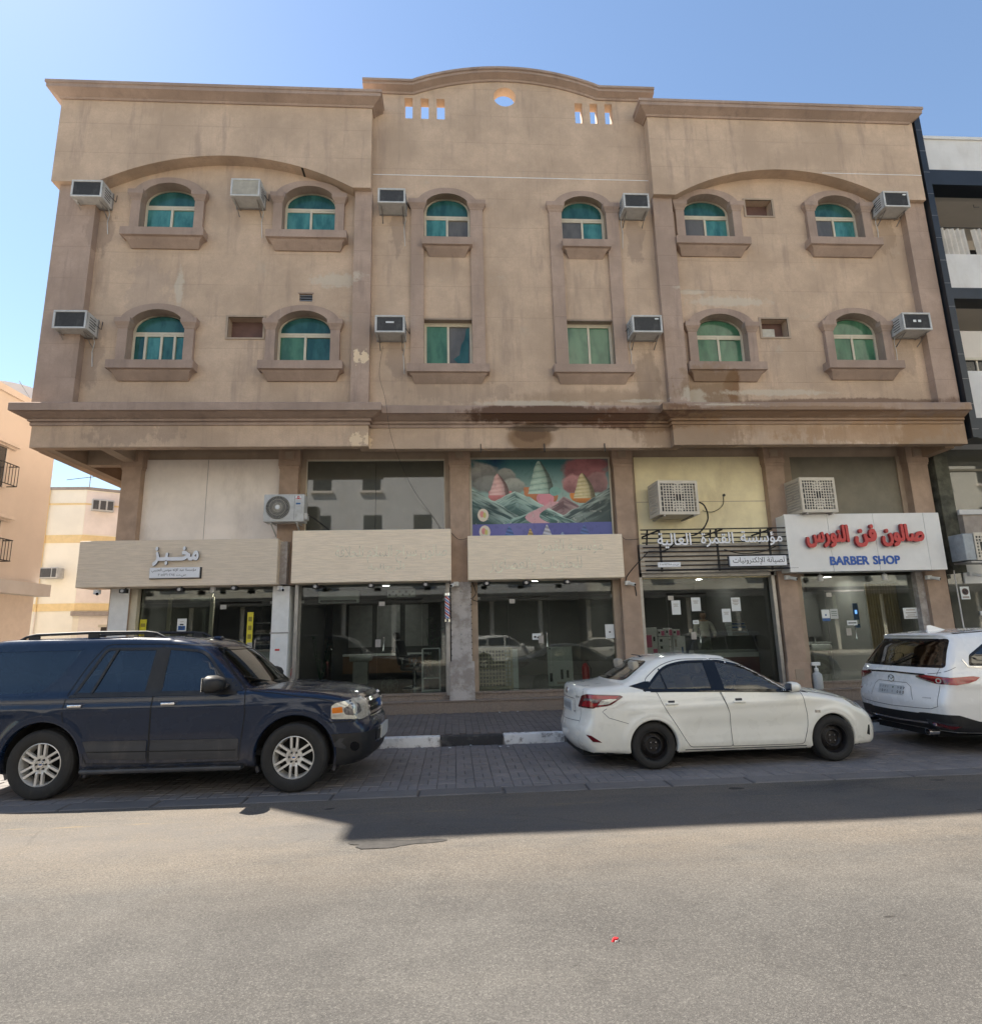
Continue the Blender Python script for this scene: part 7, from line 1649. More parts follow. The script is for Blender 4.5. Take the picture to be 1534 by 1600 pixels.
def seats(root, mat, xs, W, zf, h=1.0, y=.36):
    for x in xs:
        for sy in (-1, 1):
            b = MB().bbox(-.06, .07, -.24, .24, 0, h-.30, .05, 2).build('seat_back', mat, root); b.location = (x, sy*y, zf+.22); b.rotation_euler = (0, -.22, 0)
            q = MB().bbox(-.05, .05, -.13, .13, 0, .2, .04, 2).build('headrest', mat, root); q.location = (x-.20, sy*y, zf+h-.03); q.rotation_euler = (0, -.15, 0)
            MB().bbox(x-.02, x+.5, sy*y-.24, sy*y+.24, zf+.05, zf+.27, .05, 2).build('seat_cushion', mat, root)

# ---- the dark blue full size SUV -------------------------------------------------
def make_suv():
    t = thing('parked_suv', 'dark navy blue large SUV with grey lower cladding and six spoke alloy wheels', 'car')
    # x from rear axle to front, near side is -y
    side = [(-1.16, .42, 1), (-1.20, .60), (-1.20, .78, 1), (-1.15, .82, 1), (-1.17, 1.15), (-1.13, 1.34), (-1.04, 1.72), (-.96, 1.85), (-.72, 1.892), (.2, 1.90), (1.0, 1.893), (1.60, 1.845), (1.86, 1.76), (2.12, 1.58), (2.44, 1.30), (2.52, 1.235, 1), (2.9, 1.215), (3.4, 1.165), (3.72, 1.095), (3.845, 1.02), (3.87, .95), (3.885, .80, 1), (3.93, .76), (3.965, .68), (3.96, .5), (3.90, .33), (3.72, .26, 1), (3.42, .30, 1), (-.6, .30, 1), (-1.05, .40, 1)]
    wz = [(.2, .93), (.42, .965), (.55, .985), (.70, .99), (.95, 1.0), (1.05, .998), (1.18, .975), (1.23, .945), (1.30, .928), (1.72, .825), (1.80, .80), (1.9, .76)]
    wx = [(-1.3, .10), (-1.1, .055), (-.8, .02), (-.3, 0), (2.2, 0), (2.6, .01), (3.1, .03), (3.5, .07), (3.8, .13), (4.1, .22)]
    def extra(x, z):
        crease = .010*np.exp(-((z-1.02)/.05)**2)*np.clip((2.9-x)/.5, 0, 1)-.012*np.exp(-((z-.62)/.06)**2)*np.clip((2.35-x)/.15, 0, 1)*np.clip((x-.45)/.15, 0, 1)
        hood = -.05*np.clip((x-2.5)/.3, 0, 1)*np.exp(-((z-1.20)/.06)**2)
        return crease+hood
    ar = [(0, .42, .485), (3.02, .42, .485)]
    S = CarSolid(side, wz, wx, ar, (-1.25, 4.0), 1.92, k=.07, front=(.20, 2.6), rear=(.07, 3), hw=1.0, extra=extra, crown=.018)
    C = Car(S, t); q1 = [(-1.0, 1.20), (-.10, 1.205, .09), (.12, 1.40, .3), (.335, 1.765, .05), (-.80, 1.765, .05)]
    q2 = [(.30, 1.195), (1.195, 1.195), (1.24, 1.745), (.585, 1.755, .06)]; q3 = [(1.345, 1.195), (2.15, 1.19, .02), (2.16, 1.32, .03), (1.83, 1.70, .12), (1.36, 1.745)]
    ws = [(-.76, 1.235, .05), (.76, 1.235, .05), (.60, 1.725, .08), (-.60, 1.725, .08)]; rw = [(-.72, 1.22), (.72, 1.22), (.60, 1.74), (-.60, 1.74)]
    d_r = [(.33, .74), (.46, .62, .1), (.555, .40, .02), (1.27, .38), (1.285, 1.18), (1.29, 1.79, .03), (.58, 1.80, .08), (.40, 1.55, .2), (.235, 1.20, .1), (.22, .95, .2)]
    d_f = [(1.285, .38), (2.36, .38), (2.42, .95), (2.40, 1.20, .03), (2.22, 1.38), (1.86, 1.76, .1), (1.29, 1.79, .03)]
    dr = roundpoly(d_r, .02); df = roundpoly(d_f, .03)
    C.body(M['navy'], [(q1, 'side'), (q2, 'side'), (q3, 'side'), (ws, 'front'), (rw, 'rear')], (dr, df))
    seal = M['blackplastic']; C.arch_lips(M['navy'])
    for sd in ('near', 'far'):
        C.window('quarter_window', q1, sd, M['tintglass'], .03, M['navy']); C.window('rear_door_window', q2, sd, M['tintglass'], .03, seal); C.window('front_door_window', q3, sd, M['tintglass'], .026, seal)
        C.strip('window_divider', [(.52, 1.20), (.735, 1.745)], sd, .028, M['blackplastic'], off=.004, thick=.006)
        C.patch('b_pillar_trim', [(1.195, 1.2), (1.345, 1.2), (1.36, 1.75), (1.24, 1.75)], sd, M['blackplastic'], off=.003, skirt=.004)
        C.strip('belt_moulding', [(.27, 1.185), (2.30, 1.178)], sd, .03, M['blackplastic'], off=.003, thick=.008)
        C.strip('door_gap', dr, sd, .011, M['under'], off=.0015, closed=True); C.strip('door_gap', df, sd, .011, M['under'], off=.0015, closed=True)
        C.strip('hood_gap', [(2.45, 1.20), (2.8, 1.155), (3.3, 1.08), (3.47, 1.045)], sd, .010, M['under'], off=.0015)
        C.strip('fender_gap', [(3.30, .78), (3.46, .795), (3.86, .80)], sd, .010, M['under'], off=.0015)
        for P in ([(.585, .46), (1.255, .43), (1.255, .655), (.50, .66)], [(1.30, .43), (2.345, .42), (2.36, .645), (1.30, .655)]):
            C.patch('lower_cladding', P, sd, M['clad'], off=.008, skirt=.02, rnd_=.02); 
        C.patch('lower_cladding', [(-1.12, .45), (-.47, .45), (-.47, .66), (-1.12, .67)], sd, M['clad'], off=.006, skirt=.02, rnd_=.02)
        C.strip('cladding_line', [(.56, .535), (2.33, .515)], sd, .012, M['under'], off=.0095)
        C.strip('chrome_line', [(.30, .985), (1.26, .985)], sd, .008, M['dullmetal'], off=.002) if 0 else None
        C.patch('mirror_base', [(2.10, 1.195), (2.37, 1.20), (2.23, 1.34), (2.13, 1.36)], sd, M['blackplastic'], off=.004)
        # front bumper lower half in black plastic with round fog lamp
        C.patch('lower_bumper', [(3.46, .29), (3.93, .30), (3.985, .5), (3.98, .655), (3.36, .655), (3.43, .45)], sd, M['blackplastic'], off=.010, skirt=.03, rnd_=.03, grid=.04)
    for sg in (-1, 1):
        h1 = C.patch('headlight', [(sg*.55, 1.04), (sg*.53, .86), (sg*.60, .82), (sg*.86, .82), (sg*.86, 1.03), (sg*.78, 1.065)], 'front', M['clearlight'], off=.006, skirt=.03, rnd_=.03, grid=.03)
        s2 = 'near' if sg < 0 else 'far'
        C.patch('headlight_side', [(3.455, .835), (3.455, .985), (3.50, 1.02), (3.70, 1.055), (3.82, 1.05), (3.86, .83), (3.80, .80), (3.70, .825)], s2, M['clearlight'], off=.006, skirt=.02, rnd_=.02, grid=.03)
        C.patch('turn_signal', [(3.468, .90), (3.465, .965), (3.585, .975), (3.595, .905)], s2, M['orange'], off=.009, skirt=.003, rnd_=.01)
        C.patch('reflector_bowl', [(3.62, .88), (3.60, .95), (3.68, 1.01), (3.76, 1.0), (3.79, .90), (3.74, .86)], s2, M['smoke'], off=.008, skirt=.002, rnd_=.02)
        for k in range(3): C.strip('lens_rib', [(3.48, .86+k*.012), (3.60, .855+k*.012)], s2, .005, M['dullmetal'], off=.008)
        C.patch('fog_lamp', [(3.74+.055*math.cos(a), .50+.055*math.sin(a)) for a in np.linspace(0, 2*PI, 14)[:-1]], s2, M['glossblack'], off=.013, skirt=.004)
        C.patch('tail_lamp', [(sg*.80, .98), (sg*.97, .98), (sg*.97, 1.45), (sg*.84, 1.45)], 'rear', M['redlight'], off=.006, rnd_=.02)
        C.patch('scratched_corner', [(3.47, .52), (3.56, .60), (3.62, .60), (3.58, .55), (3.64, .50), (3.63, .47), (3.55, .50)], s2, M['clad'], off=.0125, skirt=.001) if sg < 0 else None
    C.patch('grille', [(-.52, .80), (.52, .80), (.56, 1.06), (-.56, 1.06)], 'front', M['black'], off=.004, skirt=.01, rnd_=.02)
    for k in range(3): C.strip('grille_bar', [(-.53, .855+k*.075), (.53, .855+k*.075)], 'front', .032, M['chrome'], off=.004, thick=.03)
    C.strip('grille_surround', [(-.52, .80), (.52, .80), (.56, 1.06), (-.56, 1.06)], 'front', .03, M['chrome'], off=.003, thick=.02, closed=True)
    C.patch('front_emblem', [(.10*math.cos(a), .93+.05*math.sin(a)) for a in np.linspace(0, 2*PI, 20)[:-1]], 'front', M['blueprint'], off=.04, skirt=.03)
    C.patch('bumper_grille', [(-.45, .50), (.45, .50), (.48, .62), (-.48, .62)], 'front', M['black'], off=.008, rnd_=.02); C.patch('lower_bumper_front', [(-.9, .30), (.9, .30), (.93, .64), (.5, .64), (.5, .47), (-.5, .47), (-.5, .64), (-.93, .64)], 'front', M['blackplastic'], off=.008, skirt=.02, grid=.06)
    C.patch('number_plate', [(-.26, .50), (.26, .50), (.26, .66), (-.26, .66)], 'front', M['plate'], off=.03, skirt=.02)
    C.window('windscreen', ws, 'front', M['darkglass'], .03, M['glossblack']); C.window('rear_window', rw, 'rear', M['tintglass'], .03)
    MB().bbox(2.9, 3.3, -.5, .5, 1.18, 1.20, .01, 1) if 0 else None
    # wipers, rack, running boards, mirrors, handles
    for y in (-.55, .1): MB().tube([(2.48, y+.35, 1.25), (2.40, y, 1.31), (2.33, y-.28, 1.375)], .010, 6).build('wiper', M['black'], t)
    for sg in (-1, 1):
        r_ = MB(); pts = [(-.60, sg*.70, 1.87), (-.52, sg*.70, 1.915), (-.40, sg*.70, 1.94), (.3, sg*.705, 1.955), (1.0, sg*.70, 1.945), (1.13, sg*.70, 1.925), (1.24, sg*.70, 1.87)]
        r_.tube(pts, .019, 8); 
        for x, h in ((-.42, 1.93), (.33, 1.95), (1.04, 1.94)): r_.bbox(x-.07, x+.07, sg*.70-.018, sg*.70+.018, 1.84, h, .01, 1)
        r_.build('roof_rail', M['blackplastic'], t)
        b = MB(); b.bbox(.50, 2.42, sg*.93-.10, sg*.93+.10, .285, .345, .025, 2); b.build('running_board', M['clad'], t)
        for k in range(5): MB().box(.6+k*.38, .9+k*.38, sg*.95-.07, sg*.95+.07, .345, .350).build('step_pad', M['blackplastic'], t)
        mr = MB(); vs = []; fs = []; n = 14
        for i, (x, a, b_) in enumerate(((-.02, .10, .08), (.02, .135, .105), (.10, .13, .10), (.17, .10, .075), (.21, .04, .03))):
            for k in range(n):
                th = 2*PI*k/n; cc = abs(math.cos(th))**.6*math.copysign(1, math.cos(th)); ss = abs(math.sin(th))**.6*math.copysign(1, math.sin(th)); vs.append((2.0+x, sg*(1.13)+a*cc*1.05, 1.30+b_*ss))
        for i in range(4):
            for k in range(n): fs.append((i*n+k, i*n+(k+1) % n, (i+1)*n+(k+1) % n, (i+1)*n+k))
        fs += [tuple(range(n))[::-1], tuple(4*n+k for k in range(n))]; mr.add(vs, fs, True); mr.bbox(2.05, 2.22, sg*1.02-.06, sg*1.02+.06, 1.235, 1.295, .02, 1)
        mo = mr.build('wing_mirror', M['blackplastic'], t, 50); MB().box(1.972, 1.978, sg*1.13-.11, sg*1.13+.11, 1.22, 1.38).build('mirror_glass', M['chrome'], mo)
        for x in (.37, 1.49):
            yy = float(S.W(np.array(x), np.array(1.07)))-.012
            MB().bbox(x-.11, x+.11, sg*yy-.010, sg*yy+.010, 1.045, 1.105, .012, 2).build('handle_recess', M['navy'], t)
            MB().bbox(x-.085, x+.085, sg*(yy+.028)-.014, sg*(yy+.028)+.014, 1.058, 1.092, .012, 2).build('door_handle', M['chrome'], t)
    for x, zc in ((0, .40), (3.02, .40)):
        for sg in (-1, 1): wheel(t, x, sg*.845, .402, .402, .27, .25, 'suv', sg)
    seats(t, M['grey_seat'], (1.35, .45), 0, .45, 1.05); MB().bbox(2.0, 2.45, -.75, .75, .85, 1.20, .06, 2).build('dashboard', M['blackplastic'], t); MB().box(-1.0, 2.6, -.85, .85, .42, .48).build('cabin_floor', M['under'], t)
    stw = MB().lathe([(.17, -.012), (.19, -.012), (.19, .012), (.17, .012)], Matrix.Translation((1.95, .38, 1.18)) @ Matrix.Rotation(-1.1, 4, 'Y'), 28, True).build('steering_wheel', M['black'], t)
    MB().box(-1.0, 3.6, -.62, .62, .25, .34).build('chassis', M['under'], t); MB().tube([(-.02, -.7, .40), (-.02, .7, .40)], .05, 8).build('axle', M['under'], t); MB().tube([(3.0, -.7, .40), (3.0, .7, .40)], .05, 8).build('axle', M['under'], t)
    MB().tube([(.9, -.3, 1.895), (.9, -.3, 1.96)], .008, 5).build('antenna', M['black'], t)
    MB().bbox(1.58, 1.70, -.05, .05, 1.83, 1.875, .015, 1).build('roof_fin', M['navy'], t); 
    return t
# ---- the white saloon ------------------------------------------------------------
def make_sedan():
    t = thing('parked_sedan', 'white four door saloon with plain black steel wheels and red wedge tail lamps', 'car')
    side = [(-.93, .22, 1), (-1.02, .34), (-1.045, .50), (-1.02, .60), (-.985, .72), (-.975, .98), (-.945, 1.06), (-.86, 1.085), (-.60, 1.105), (-.45, 1.125, 1), (-.30, 1.20), (0, 1.365), (.18, 1.435), (.45, 1.47), (.80, 1.475), (1.10, 1.45), (1.40, 1.385), (1.75, 1.225), (2.10, 1.04), (2.20, .995, 1), (2.5, .955), (2.88, .875), (3.16, .775), (3.33, .65), (3.40, .55), (3.43, .42), (3.41, .25), (3.35, .19, 1), (2.9, .17, 1), (-.4, .19, 1)]
    wz = [(.15, .78), (.22, .81), (.40, .835), (.62, .85), (.80, .85), (.90, .84), (.98, .82), (1.02, .795), (1.08, .765), (1.38, .59), (1.45, .55), (1.5, .5)]
    wx = [(-1.2, .22), (-1.0, .13), (-.8, .06), (-.5, .02), (-.1, 0), (2.0, 0), (2.4, .012), (2.8, .05), (3.1, .10), (3.3, .16), (3.5, .28)]
    def extra(x, z):
        cr = .010*np.exp(-((z-(.80+.03*(x-1)))/.045)**2)*np.clip((x+.6)/.4, 0, 1)-.014*np.exp(-((z-.52)/.12)**2)*np.clip((x-.3)/.3, 0, 1)*np.clip((2.3-x)/.3, 0, 1)
        return cr+.012*np.exp(-((z-.30)/.05)**2)*np.clip((x-.3)/.1, 0, 1)*np.clip((2.2-x)/.1, 0, 1)
    ar = [(0, .31, .335), (2.55, .31, .335)]
    S = CarSolid(side, wz, wx, ar, (-1.15, 3.55), 1.5, k=.075, front=(.30, 2.3), rear=(.20, 2.4), hw=.85, extra=extra)
    C = Car(S, t)
    q = [(-.10, 1.01, .01), (.90, .985), (.885, 1.385, .02), (.55, 1.385, .15), (.25, 1.32, .2)]; fq = [(1.03, .98), (2.06, .945, .02), (1.84, 1.10, .2), (1.42, 1.31, .2), (1.10, 1.38, .15), (1.005, 1.385, .02)]
    ws = [(-.66, 1.015, .05), (.66, 1.015, .05), (.50, 1.385, .08), (-.50, 1.385, .08)]; rw = [(-.60, 1.145, .05), (.60, 1.145, .05), (.46, 1.385, .08), (-.46, 1.385, .08)]
    d_r = roundpoly([(.09, .98, .02), (.16, .80, .3), (.45, .34, .1), (.50, .27, .04), (1.085, .26, .03), (1.075, .7), (.965, .98, .02), (.95, 1.40, .03), (.50, 1.41, .15), (.20, 1.33, .2), (-.08, 1.13, .1)], .03)
    d_f = roundpoly([(1.085, .26, .03), (2.10, .25, .04), (2.20, .55, .2), (2.14, .93, .03), (1.86, 1.12, .2), (1.42, 1.335, .2), (1.08, 1.405, .1), (.965, 1.405, .03), (.98, .98), (1.075, .7)], .03)
    C.body(M['white_paint'], [(q, 'side'), (fq, 'side'), (ws, 'front'), (rw, 'rear')], (d_r, d_f), res=.026); C.arch_lips(M['white_paint'])
    for sd in ('near', 'far'):
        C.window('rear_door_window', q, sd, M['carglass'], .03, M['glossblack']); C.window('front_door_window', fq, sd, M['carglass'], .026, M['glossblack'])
        C.patch('pillar_trim', [(.90, .985), (1.03, .98), (1.005, 1.385), (.885, 1.385)], sd, M['glossblack'], off=.002, skirt=.003)
        C.strip('window_divider', [(.24, 1.01), (.19, 1.29)], sd, .02, M['glossblack'], off=.003)
        C.patch('corner_trim', [(-.28, 1.075), (-.06, 1.015), (.02, 1.13), (-.06, 1.13)], sd, M['glossblack'], off=.003, skirt=.002)
        C.patch('front_corner_trim', [(2.02, .955), (2.26, .915), (2.06, 1.0)], sd, M['glossblack'], off=.003, skirt=.002)
        C.strip('belt_strip', [(.0, 1.0), (1.0, .975), (2.12, .935)], sd, .016, M['glossblack'], off=.004, thick=.003)
        C.strip('door_gap', d_r, sd, .008, M['clad'], off=.0012, closed=True); C.strip('door_gap', d_f, sd, .008, M['clad'], off=.0012, closed=True)
        C.strip('bumper_gap', [(-.62, .80), (-.68, .76), (-.60, .68), (-.34, .60)], sd, .006, M['clad'], off=.0012)
        C.strip('hood_gap', [(2.16, .945), (2.5, .895), (2.85, .81)], sd, .007, M['clad'], off=.0012)
        C.patch('side_marker', [(2.30, .655), (2.37, .655), (2.375, .685), (2.30, .69)], sd, M['smoke'], off=.006)
        C.strip('sill_line', [(.42, .235), (2.14, .225)], sd, .012, M['clad'], off=.0012)
        C.patch('tail_lamp_side', [(-.93, .80), (-.90, .955), (-.85, .985), (-.42, .965), (-.385, .945), (-.56, .845), (-.62, .83)], sd, M['darkredlight'], off=.006, skirt=.02, rnd_=.015, grid=.03)
        C.patch('lamp_red_band', [(-.87, .935), (-.83, .97), (-.44, .952), (-.50, .92), (-.70, .925)], sd, M['redlight'], off=.009, skirt=.002); C.patch('lamp_red_low', [(-.90, .82), (-.885, .88), (-.74, .86), (-.76, .835)], sd, M['redlight'], off=.009, skirt=.002); C.patch('lamp_clear', [(-.74, .845), (-.68, .905), (-.56, .92), (-.48, .915), (-.59, .855)], sd, M['clearlight'], off=.009, skirt=.002); C.patch('lamp_smoke', [(-.885, .895), (-.87, .93), (-.73, .905), (-.74, .875)], sd, M['smoke'], off=.009, skirt=.002)
        C.patch('reflector', [(-.90, .465), (-.84, .455), (-.70, .365), (-.82, .375)], sd, M['darkredlight'], off=.005, skirt=.01, rnd_=.008)
        C.patch('headlight', [(2.78, .835), (2.98, .81), (3.12, .74), (3.14, .67), (3.05, .665), (2.92, .72)], sd, M['clearlight'], off=.006, skirt=.02, rnd_=.02, grid=.03); C.patch('headlight_bowl', [(2.95, .78), (3.08, .73), (3.08, .69), (2.98, .72)], sd, M['smoke'], off=.009, skirt=.002)
        C.patch('front_vent', [(3.10, .33), (3.13, .45), (3.15, .45), (3.15, .31)], sd, M['black'], off=.005)
    for sg in (-1, 1):
        C.patch('tail_lamp', [(sg*.56, .80), (sg*.60, .955), (sg*.83, .985), (sg*.83, .80)], 'rear', M['darkredlight'], off=.006, skirt=.02, rnd_=.015, grid=.03); C.patch('lamp_red', [(sg*.62, .82), (sg*.66, .90), (sg*.80, .90), (sg*.80, .82)], 'rear', M['redlight'], off=.009, skirt=.002)
        C.strip('boot_gap', [(sg*.55, .60), (sg*.54, .80), (sg*.60, .97), (sg*.58, 1.04)], 'rear', .007, M['clad'], off=.0012)
        yy = .845
        for x in (.27, 1.22):
            w0 = float(S.W(np.array(x), np.array(.84)))
            MB().bbox(x-.085, x+.085, sg*(w0+.018)-.012, sg*(w0+.018)+.012, .822, .850, .010, 2).build('door_handle', M['white_paint'], t)
            MB().bbox(x-.05, x+.05, sg*(w0-.008)-.008, sg*(w0-.008)+.008, .845, .88, .007, 1).build('handle_recess', M['clad'], t)
        mr = MB(); vs = []; fs = []; n = 12
        for x, a, b_ in ((-.02, .085, .055), (.01, .105, .07), (.07, .10, .065), (.12, .06, .04), (.14, .02, .015)):
            for k in range(n): th = 2*PI*k/n; cc = abs(math.cos(th))**.7*math.copysign(1, math.cos(th)); ss = abs(math.sin(th))**.7*math.copysign(1, math.sin(th)); vs.append((1.93+x, sg*.93+a*cc, 1.015+b_*ss))
        for i in range(4):
            for k in range(n): fs.append((i*n+k, i*n+(k+1) % n, (i+1)*n+(k+1) % n, (i+1)*n+k))
        fs += [tuple(range(n))[::-1], tuple(4*n+k for k in range(n))]; mr.add(vs, fs, True); mo = mr.build('wing_mirror', M['white_paint'], t, 50); MB().bbox(1.95, 2.05, sg*.83-.04, sg*.83+.05, .965, .99, .01, 1).build('mirror_foot', M['glossblack'], mo); MB().box(1.902, 1.908, sg*.93-.08, sg*.93+.08, .965, 1.065).build('mirror_glass', M['chrome'], mo)
    C.patch('number_plate', [(-.26, .72), (.26, .72), (.26, .86), (-.26, .86)], 'rear', M['plate'], off=.008, skirt=.012)
    for k in range(7): C.strip('plate_mark', [(-.20+k*.062, .75), (-.18+k*.062, .83)], 'rear', .018, M['blackletter'], off=.010)
    C.strip('boot_gap', [(-.54, .62), (0, .60), (.54, .62)], 'rear', .007, M['clad'], off=.0012); C.strip('plate_recess', [(-.40, .70), (-.36, .90), (.36, .90), (.40, .70)], 'rear', .008, M['clad'], off=.0012)
    C.strip('emblem', [(.055*math.cos(a), .985+.036*math.sin(a)) for a in np.linspace(0, 2*PI, 24)[:-1]], 'rear', .012, M['chrome'], off=.003, thick=.006, closed=True); C.strip('emblem', [(.018*math.cos(a), .985+.034*math.sin(a)) for a in np.linspace(0, 2*PI, 16)[:-1]], 'rear', .009, M['chrome'], off=.003, thick=.006, closed=True); C.strip('emblem', [(-.045, 1.0), (0, 1.008), (.045, 1.0)], 'rear', .009, M['chrome'], off=.003, thick=.006)
    for k in range(4): C.strip('badge_letter', [(-.52+k*.03, .915), (-.505+k*.03, .945)], 'rear', .012, M['dullmetal'], off=.003)
    C.patch('keyhole', [(-.36+.012*math.cos(a), .73+.012*math.sin(a)) for a in np.linspace(0, 2*PI, 9)[:-1]], 'rear', M['black'], off=.004)
    C.patch('front_grille', [(-.5, .32), (.5, .32), (.45, .52), (-.45, .52)], 'front', M['black'], off=.005, rnd_=.03)
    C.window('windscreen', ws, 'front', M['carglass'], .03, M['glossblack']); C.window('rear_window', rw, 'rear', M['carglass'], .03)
    MB().tube([(.20, -.02, 1.43), (.12, -.02, 1.455), (.02, -.02, 1.47)], .006, 5).build('antenna', M['black'], t); MB().bbox(.14, .24, -.03, .02, 1.43, 1.447, .006, 1).build('antenna_base', M['black'], t)
    for x in (0, 2.55):
        for sg in (-1, 1): wheel(t, x, sg*.735, .305, .305, .19, .19, 'steel', sg)
    seats(t, M['beige_seat'], (1.05, .15), 0, .28, .95); MB().bbox(1.75, 2.15, -.66, .66, .62, .98, .06, 2).build('dashboard', M['beige_seat'], t); MB().box(-.6, 2.3, -.68, .68, .24, .30).build('cabin_floor', M['beige_seat'], t); MB().box(-.55, .0, -.62, .62, .9, 1.05).build('rear_shelf', M['grey_seat'], t)
    MB().lathe([(.16, -.01), (.18, -.01), (.18, .01), (.16, .01)], Matrix.Translation((1.68, .34, .98)) @ Matrix.Rotation(-1.1, 4, 'Y'), 26, True).build('steering_wheel', M['black'], t)
    MB().box(-.9, 3.0, -.5, .5, .16, .22).build('chassis', M['under'], t)
    return t
# ---- the white crossover at the right -------------------------------------------
def make_crossover():
    t = thing('parked_crossover', 'white crossover with black lower bumper and thin red tail lamps, cut by the right edge', 'car')
    side = [(-1.0, .30, 1), (-1.14, .40), (-1.18, .55), (-1.20, .70), (-1.18, .80), (-1.13, .95), (-1.115, 1.08, 1), (-1.08, 1.16), (-.88, 1.42), (-.72, 1.61), (-.85, 1.64, 1), (-.6, 1.685), (.2, 1.735), (.9, 1.735), (1.4, 1.67), (1.8, 1.48), (2.2, 1.20), (2.32, 1.14, 1), (2.8, 1.10), (3.4, .98), (3.72, .82), (3.84, .65), (3.86, .45), (3.8, .28, 1), (3.3, .24, 1), (-.4, .26, 1)]
    wz = [(.2, .90), (.45, .95), (.70, .975), (.95, .98), (1.08, .965), (1.15, .93), (1.25, .90), (1.60, .73), (1.7, .66)]
    wx = [(-1.35, .20), (-1.15, .09), (-.9, .035), (-.5, .01), (0, 0), (2.4, 0), (3.0, .04), (3.5, .12), (3.9, .25)]
    def extra(x, z): return .014*np.exp(-((z-(.98-.03*(x+1)))/.05)**2)-.02*np.exp(-((z-.60)/.12)**2)*np.clip((x-.5)/.3, 0, 1)*np.clip((2.5-x)/.3, 0, 1)
    ar = [(0, .38, .42), (2.93, .38, .42)]
    S = CarSolid(side, wz, wx, ar, (-1.3, 3.95), 1.76, k=.07, front=(.30, 2.3), rear=(.17, 2.4), hw=.98, extra=extra); C = Car(S, t)
    rw = [(-.84, 1.19, .05), (.84, 1.19, .05), (.67, 1.59, .04), (-.67, 1.59, .04)]; ws = [(-.74, 1.17, .05), (.74, 1.17, .05), (.58, 1.60, .08), (-.58, 1.60, .08)]
    q1 = [(-.60, 1.22), (.20, 1.20), (.22, 1.56), (-.2, 1.52), (-.52, 1.36)]; q2 = [(.24, 1.20), (1.10, 1.18), (1.10, 1.60), (.26, 1.575)]; q3 = [(1.16, 1.18), (2.14, 1.14), (1.72, 1.44), (1.40, 1.58), (1.16, 1.60)]
    dr = roundpoly([(.30, .9), (.52, .35), (1.13, .33), (1.13, 1.63), (.22, 1.60), (.2, 1.2)], .05); df = roundpoly([(1.13, .33), (2.35, .33), (2.38, 1.1), (1.75, 1.47), (1.4, 1.61), (1.13, 1.63)], .05)
    C.body(M['pearl'], [(rw, 'rear'), (ws, 'front'), (q1, 'side'), (q2, 'side'), (q3, 'side')], (dr, df), res=.028); C.arch_lips(M['blackplastic'])
    for sd in ('near', 'far'):
        for nm, q in (('quarter_window', q1), ('rear_door_window', q2), ('front_door_window', q3)): C.window(nm, q, sd, M['darkglass'], .03, M['glossblack'])
        C.strip('window_chrome', offset_poly(dense([(-.63, 1.19), (2.2, 1.12)], .5), 0).tolist() if 0 else [(-.66, 1.30), (-.62, 1.20), (2.16, 1.115)], sd, .018, M['chrome'], off=.004, thick=.004)
        C.strip('door_gap', dr, sd, .008, M['clad'], off=.0012, closed=True); C.strip('door_gap', df, sd, .008, M['clad'], off=.0012, closed=True)
        C.strip('roof_gap', [(-.55, 1.665), (.2, 1.70), (1.3, 1.66)], sd, .012, M['glossblack'], off=.002)
        C.patch('lower_cladding', [(-1.12, .33), (-1.15, .56), (-.9, .55), (-.62, .46), (-.46, .44), (-.44, .30)], sd, M['blackplastic'], off=.006, skirt=.02, rnd_=.02, grid=.04)
        C.patch('sill_cladding', [(.46, .28), (2.5, .28), (2.5, .38), (.46, .38)], sd, M['blackplastic'], off=.006, skirt=.02)
        C.strip('arch_trim', [(0+.45*math.cos(a), .38+.45*math.sin(a)) for a in np.linspace(0, PI, 24)], sd, .05, M['blackplastic'], off=.004, thick=.006); C.strip('arch_trim', [(2.93+.45*math.cos(a), .38+.45*math.sin(a)) for a in np.linspace(0, PI, 24)], sd, .05, M['blackplastic'], off=.004, thick=.006)
        C.patch('tail_lamp_side', [(-1.04, .97), (-1.04, 1.055), (-.62, 1.075), (-.52, 1.06), (-.60, 1.01), (-.72, .98), (-.90, .96)], sd, M['redlight'], off=.008, skirt=.02, rnd_=.015, grid=.03)
        C.patch('headlight', [(3.2, .93), (3.5, .86), (3.62, .78), (3.3, .84)], sd, M['clearlight'], off=.006)
        C.strip('hatch_gap', [(-.80, 1.20), (-1.04, 1.10)], sd, .006, M['clad'], off=.0012)
    for sg in (-1, 1):
        C.patch('tail_lamp', [(sg*.46, 1.065), (sg*.62, 1.02), (sg*.80, .965), (sg*.955, .965), (sg*.955, 1.06), (sg*.60, 1.085)], 'rear', M['darkredlight'], off=.008, skirt=.02, rnd_=.01, grid=.03)
        C.patch('lamp_red', [(sg*.56, 1.065), (sg*.60, 1.078), (sg*.93, 1.052), (sg*.93, 1.02), (sg*.70, 1.045)], 'rear', M['redlight'], off=.011, skirt=.002)
        C.patch('lamp_circle', [(sg*.80+.038*math.cos(a), 1.012+.038*math.sin(a)) for a in np.linspace(0, 2*PI, 18)[:-1]], 'rear', M['clearlight'], off=.012, skirt=.006); C.patch('lamp_core', [(sg*.80+.022*math.cos(a), 1.012+.022*math.sin(a)) for a in np.linspace(0, 2*PI, 14)[:-1]], 'rear', M['redlight'], off=.015, skirt=.004)
        C.strip('chrome_blade', [(sg*.48, 1.055), (sg*.60, 1.018), (sg*.74, .985)], 'rear', .018, M['chrome'], off=.012, thick=.006)
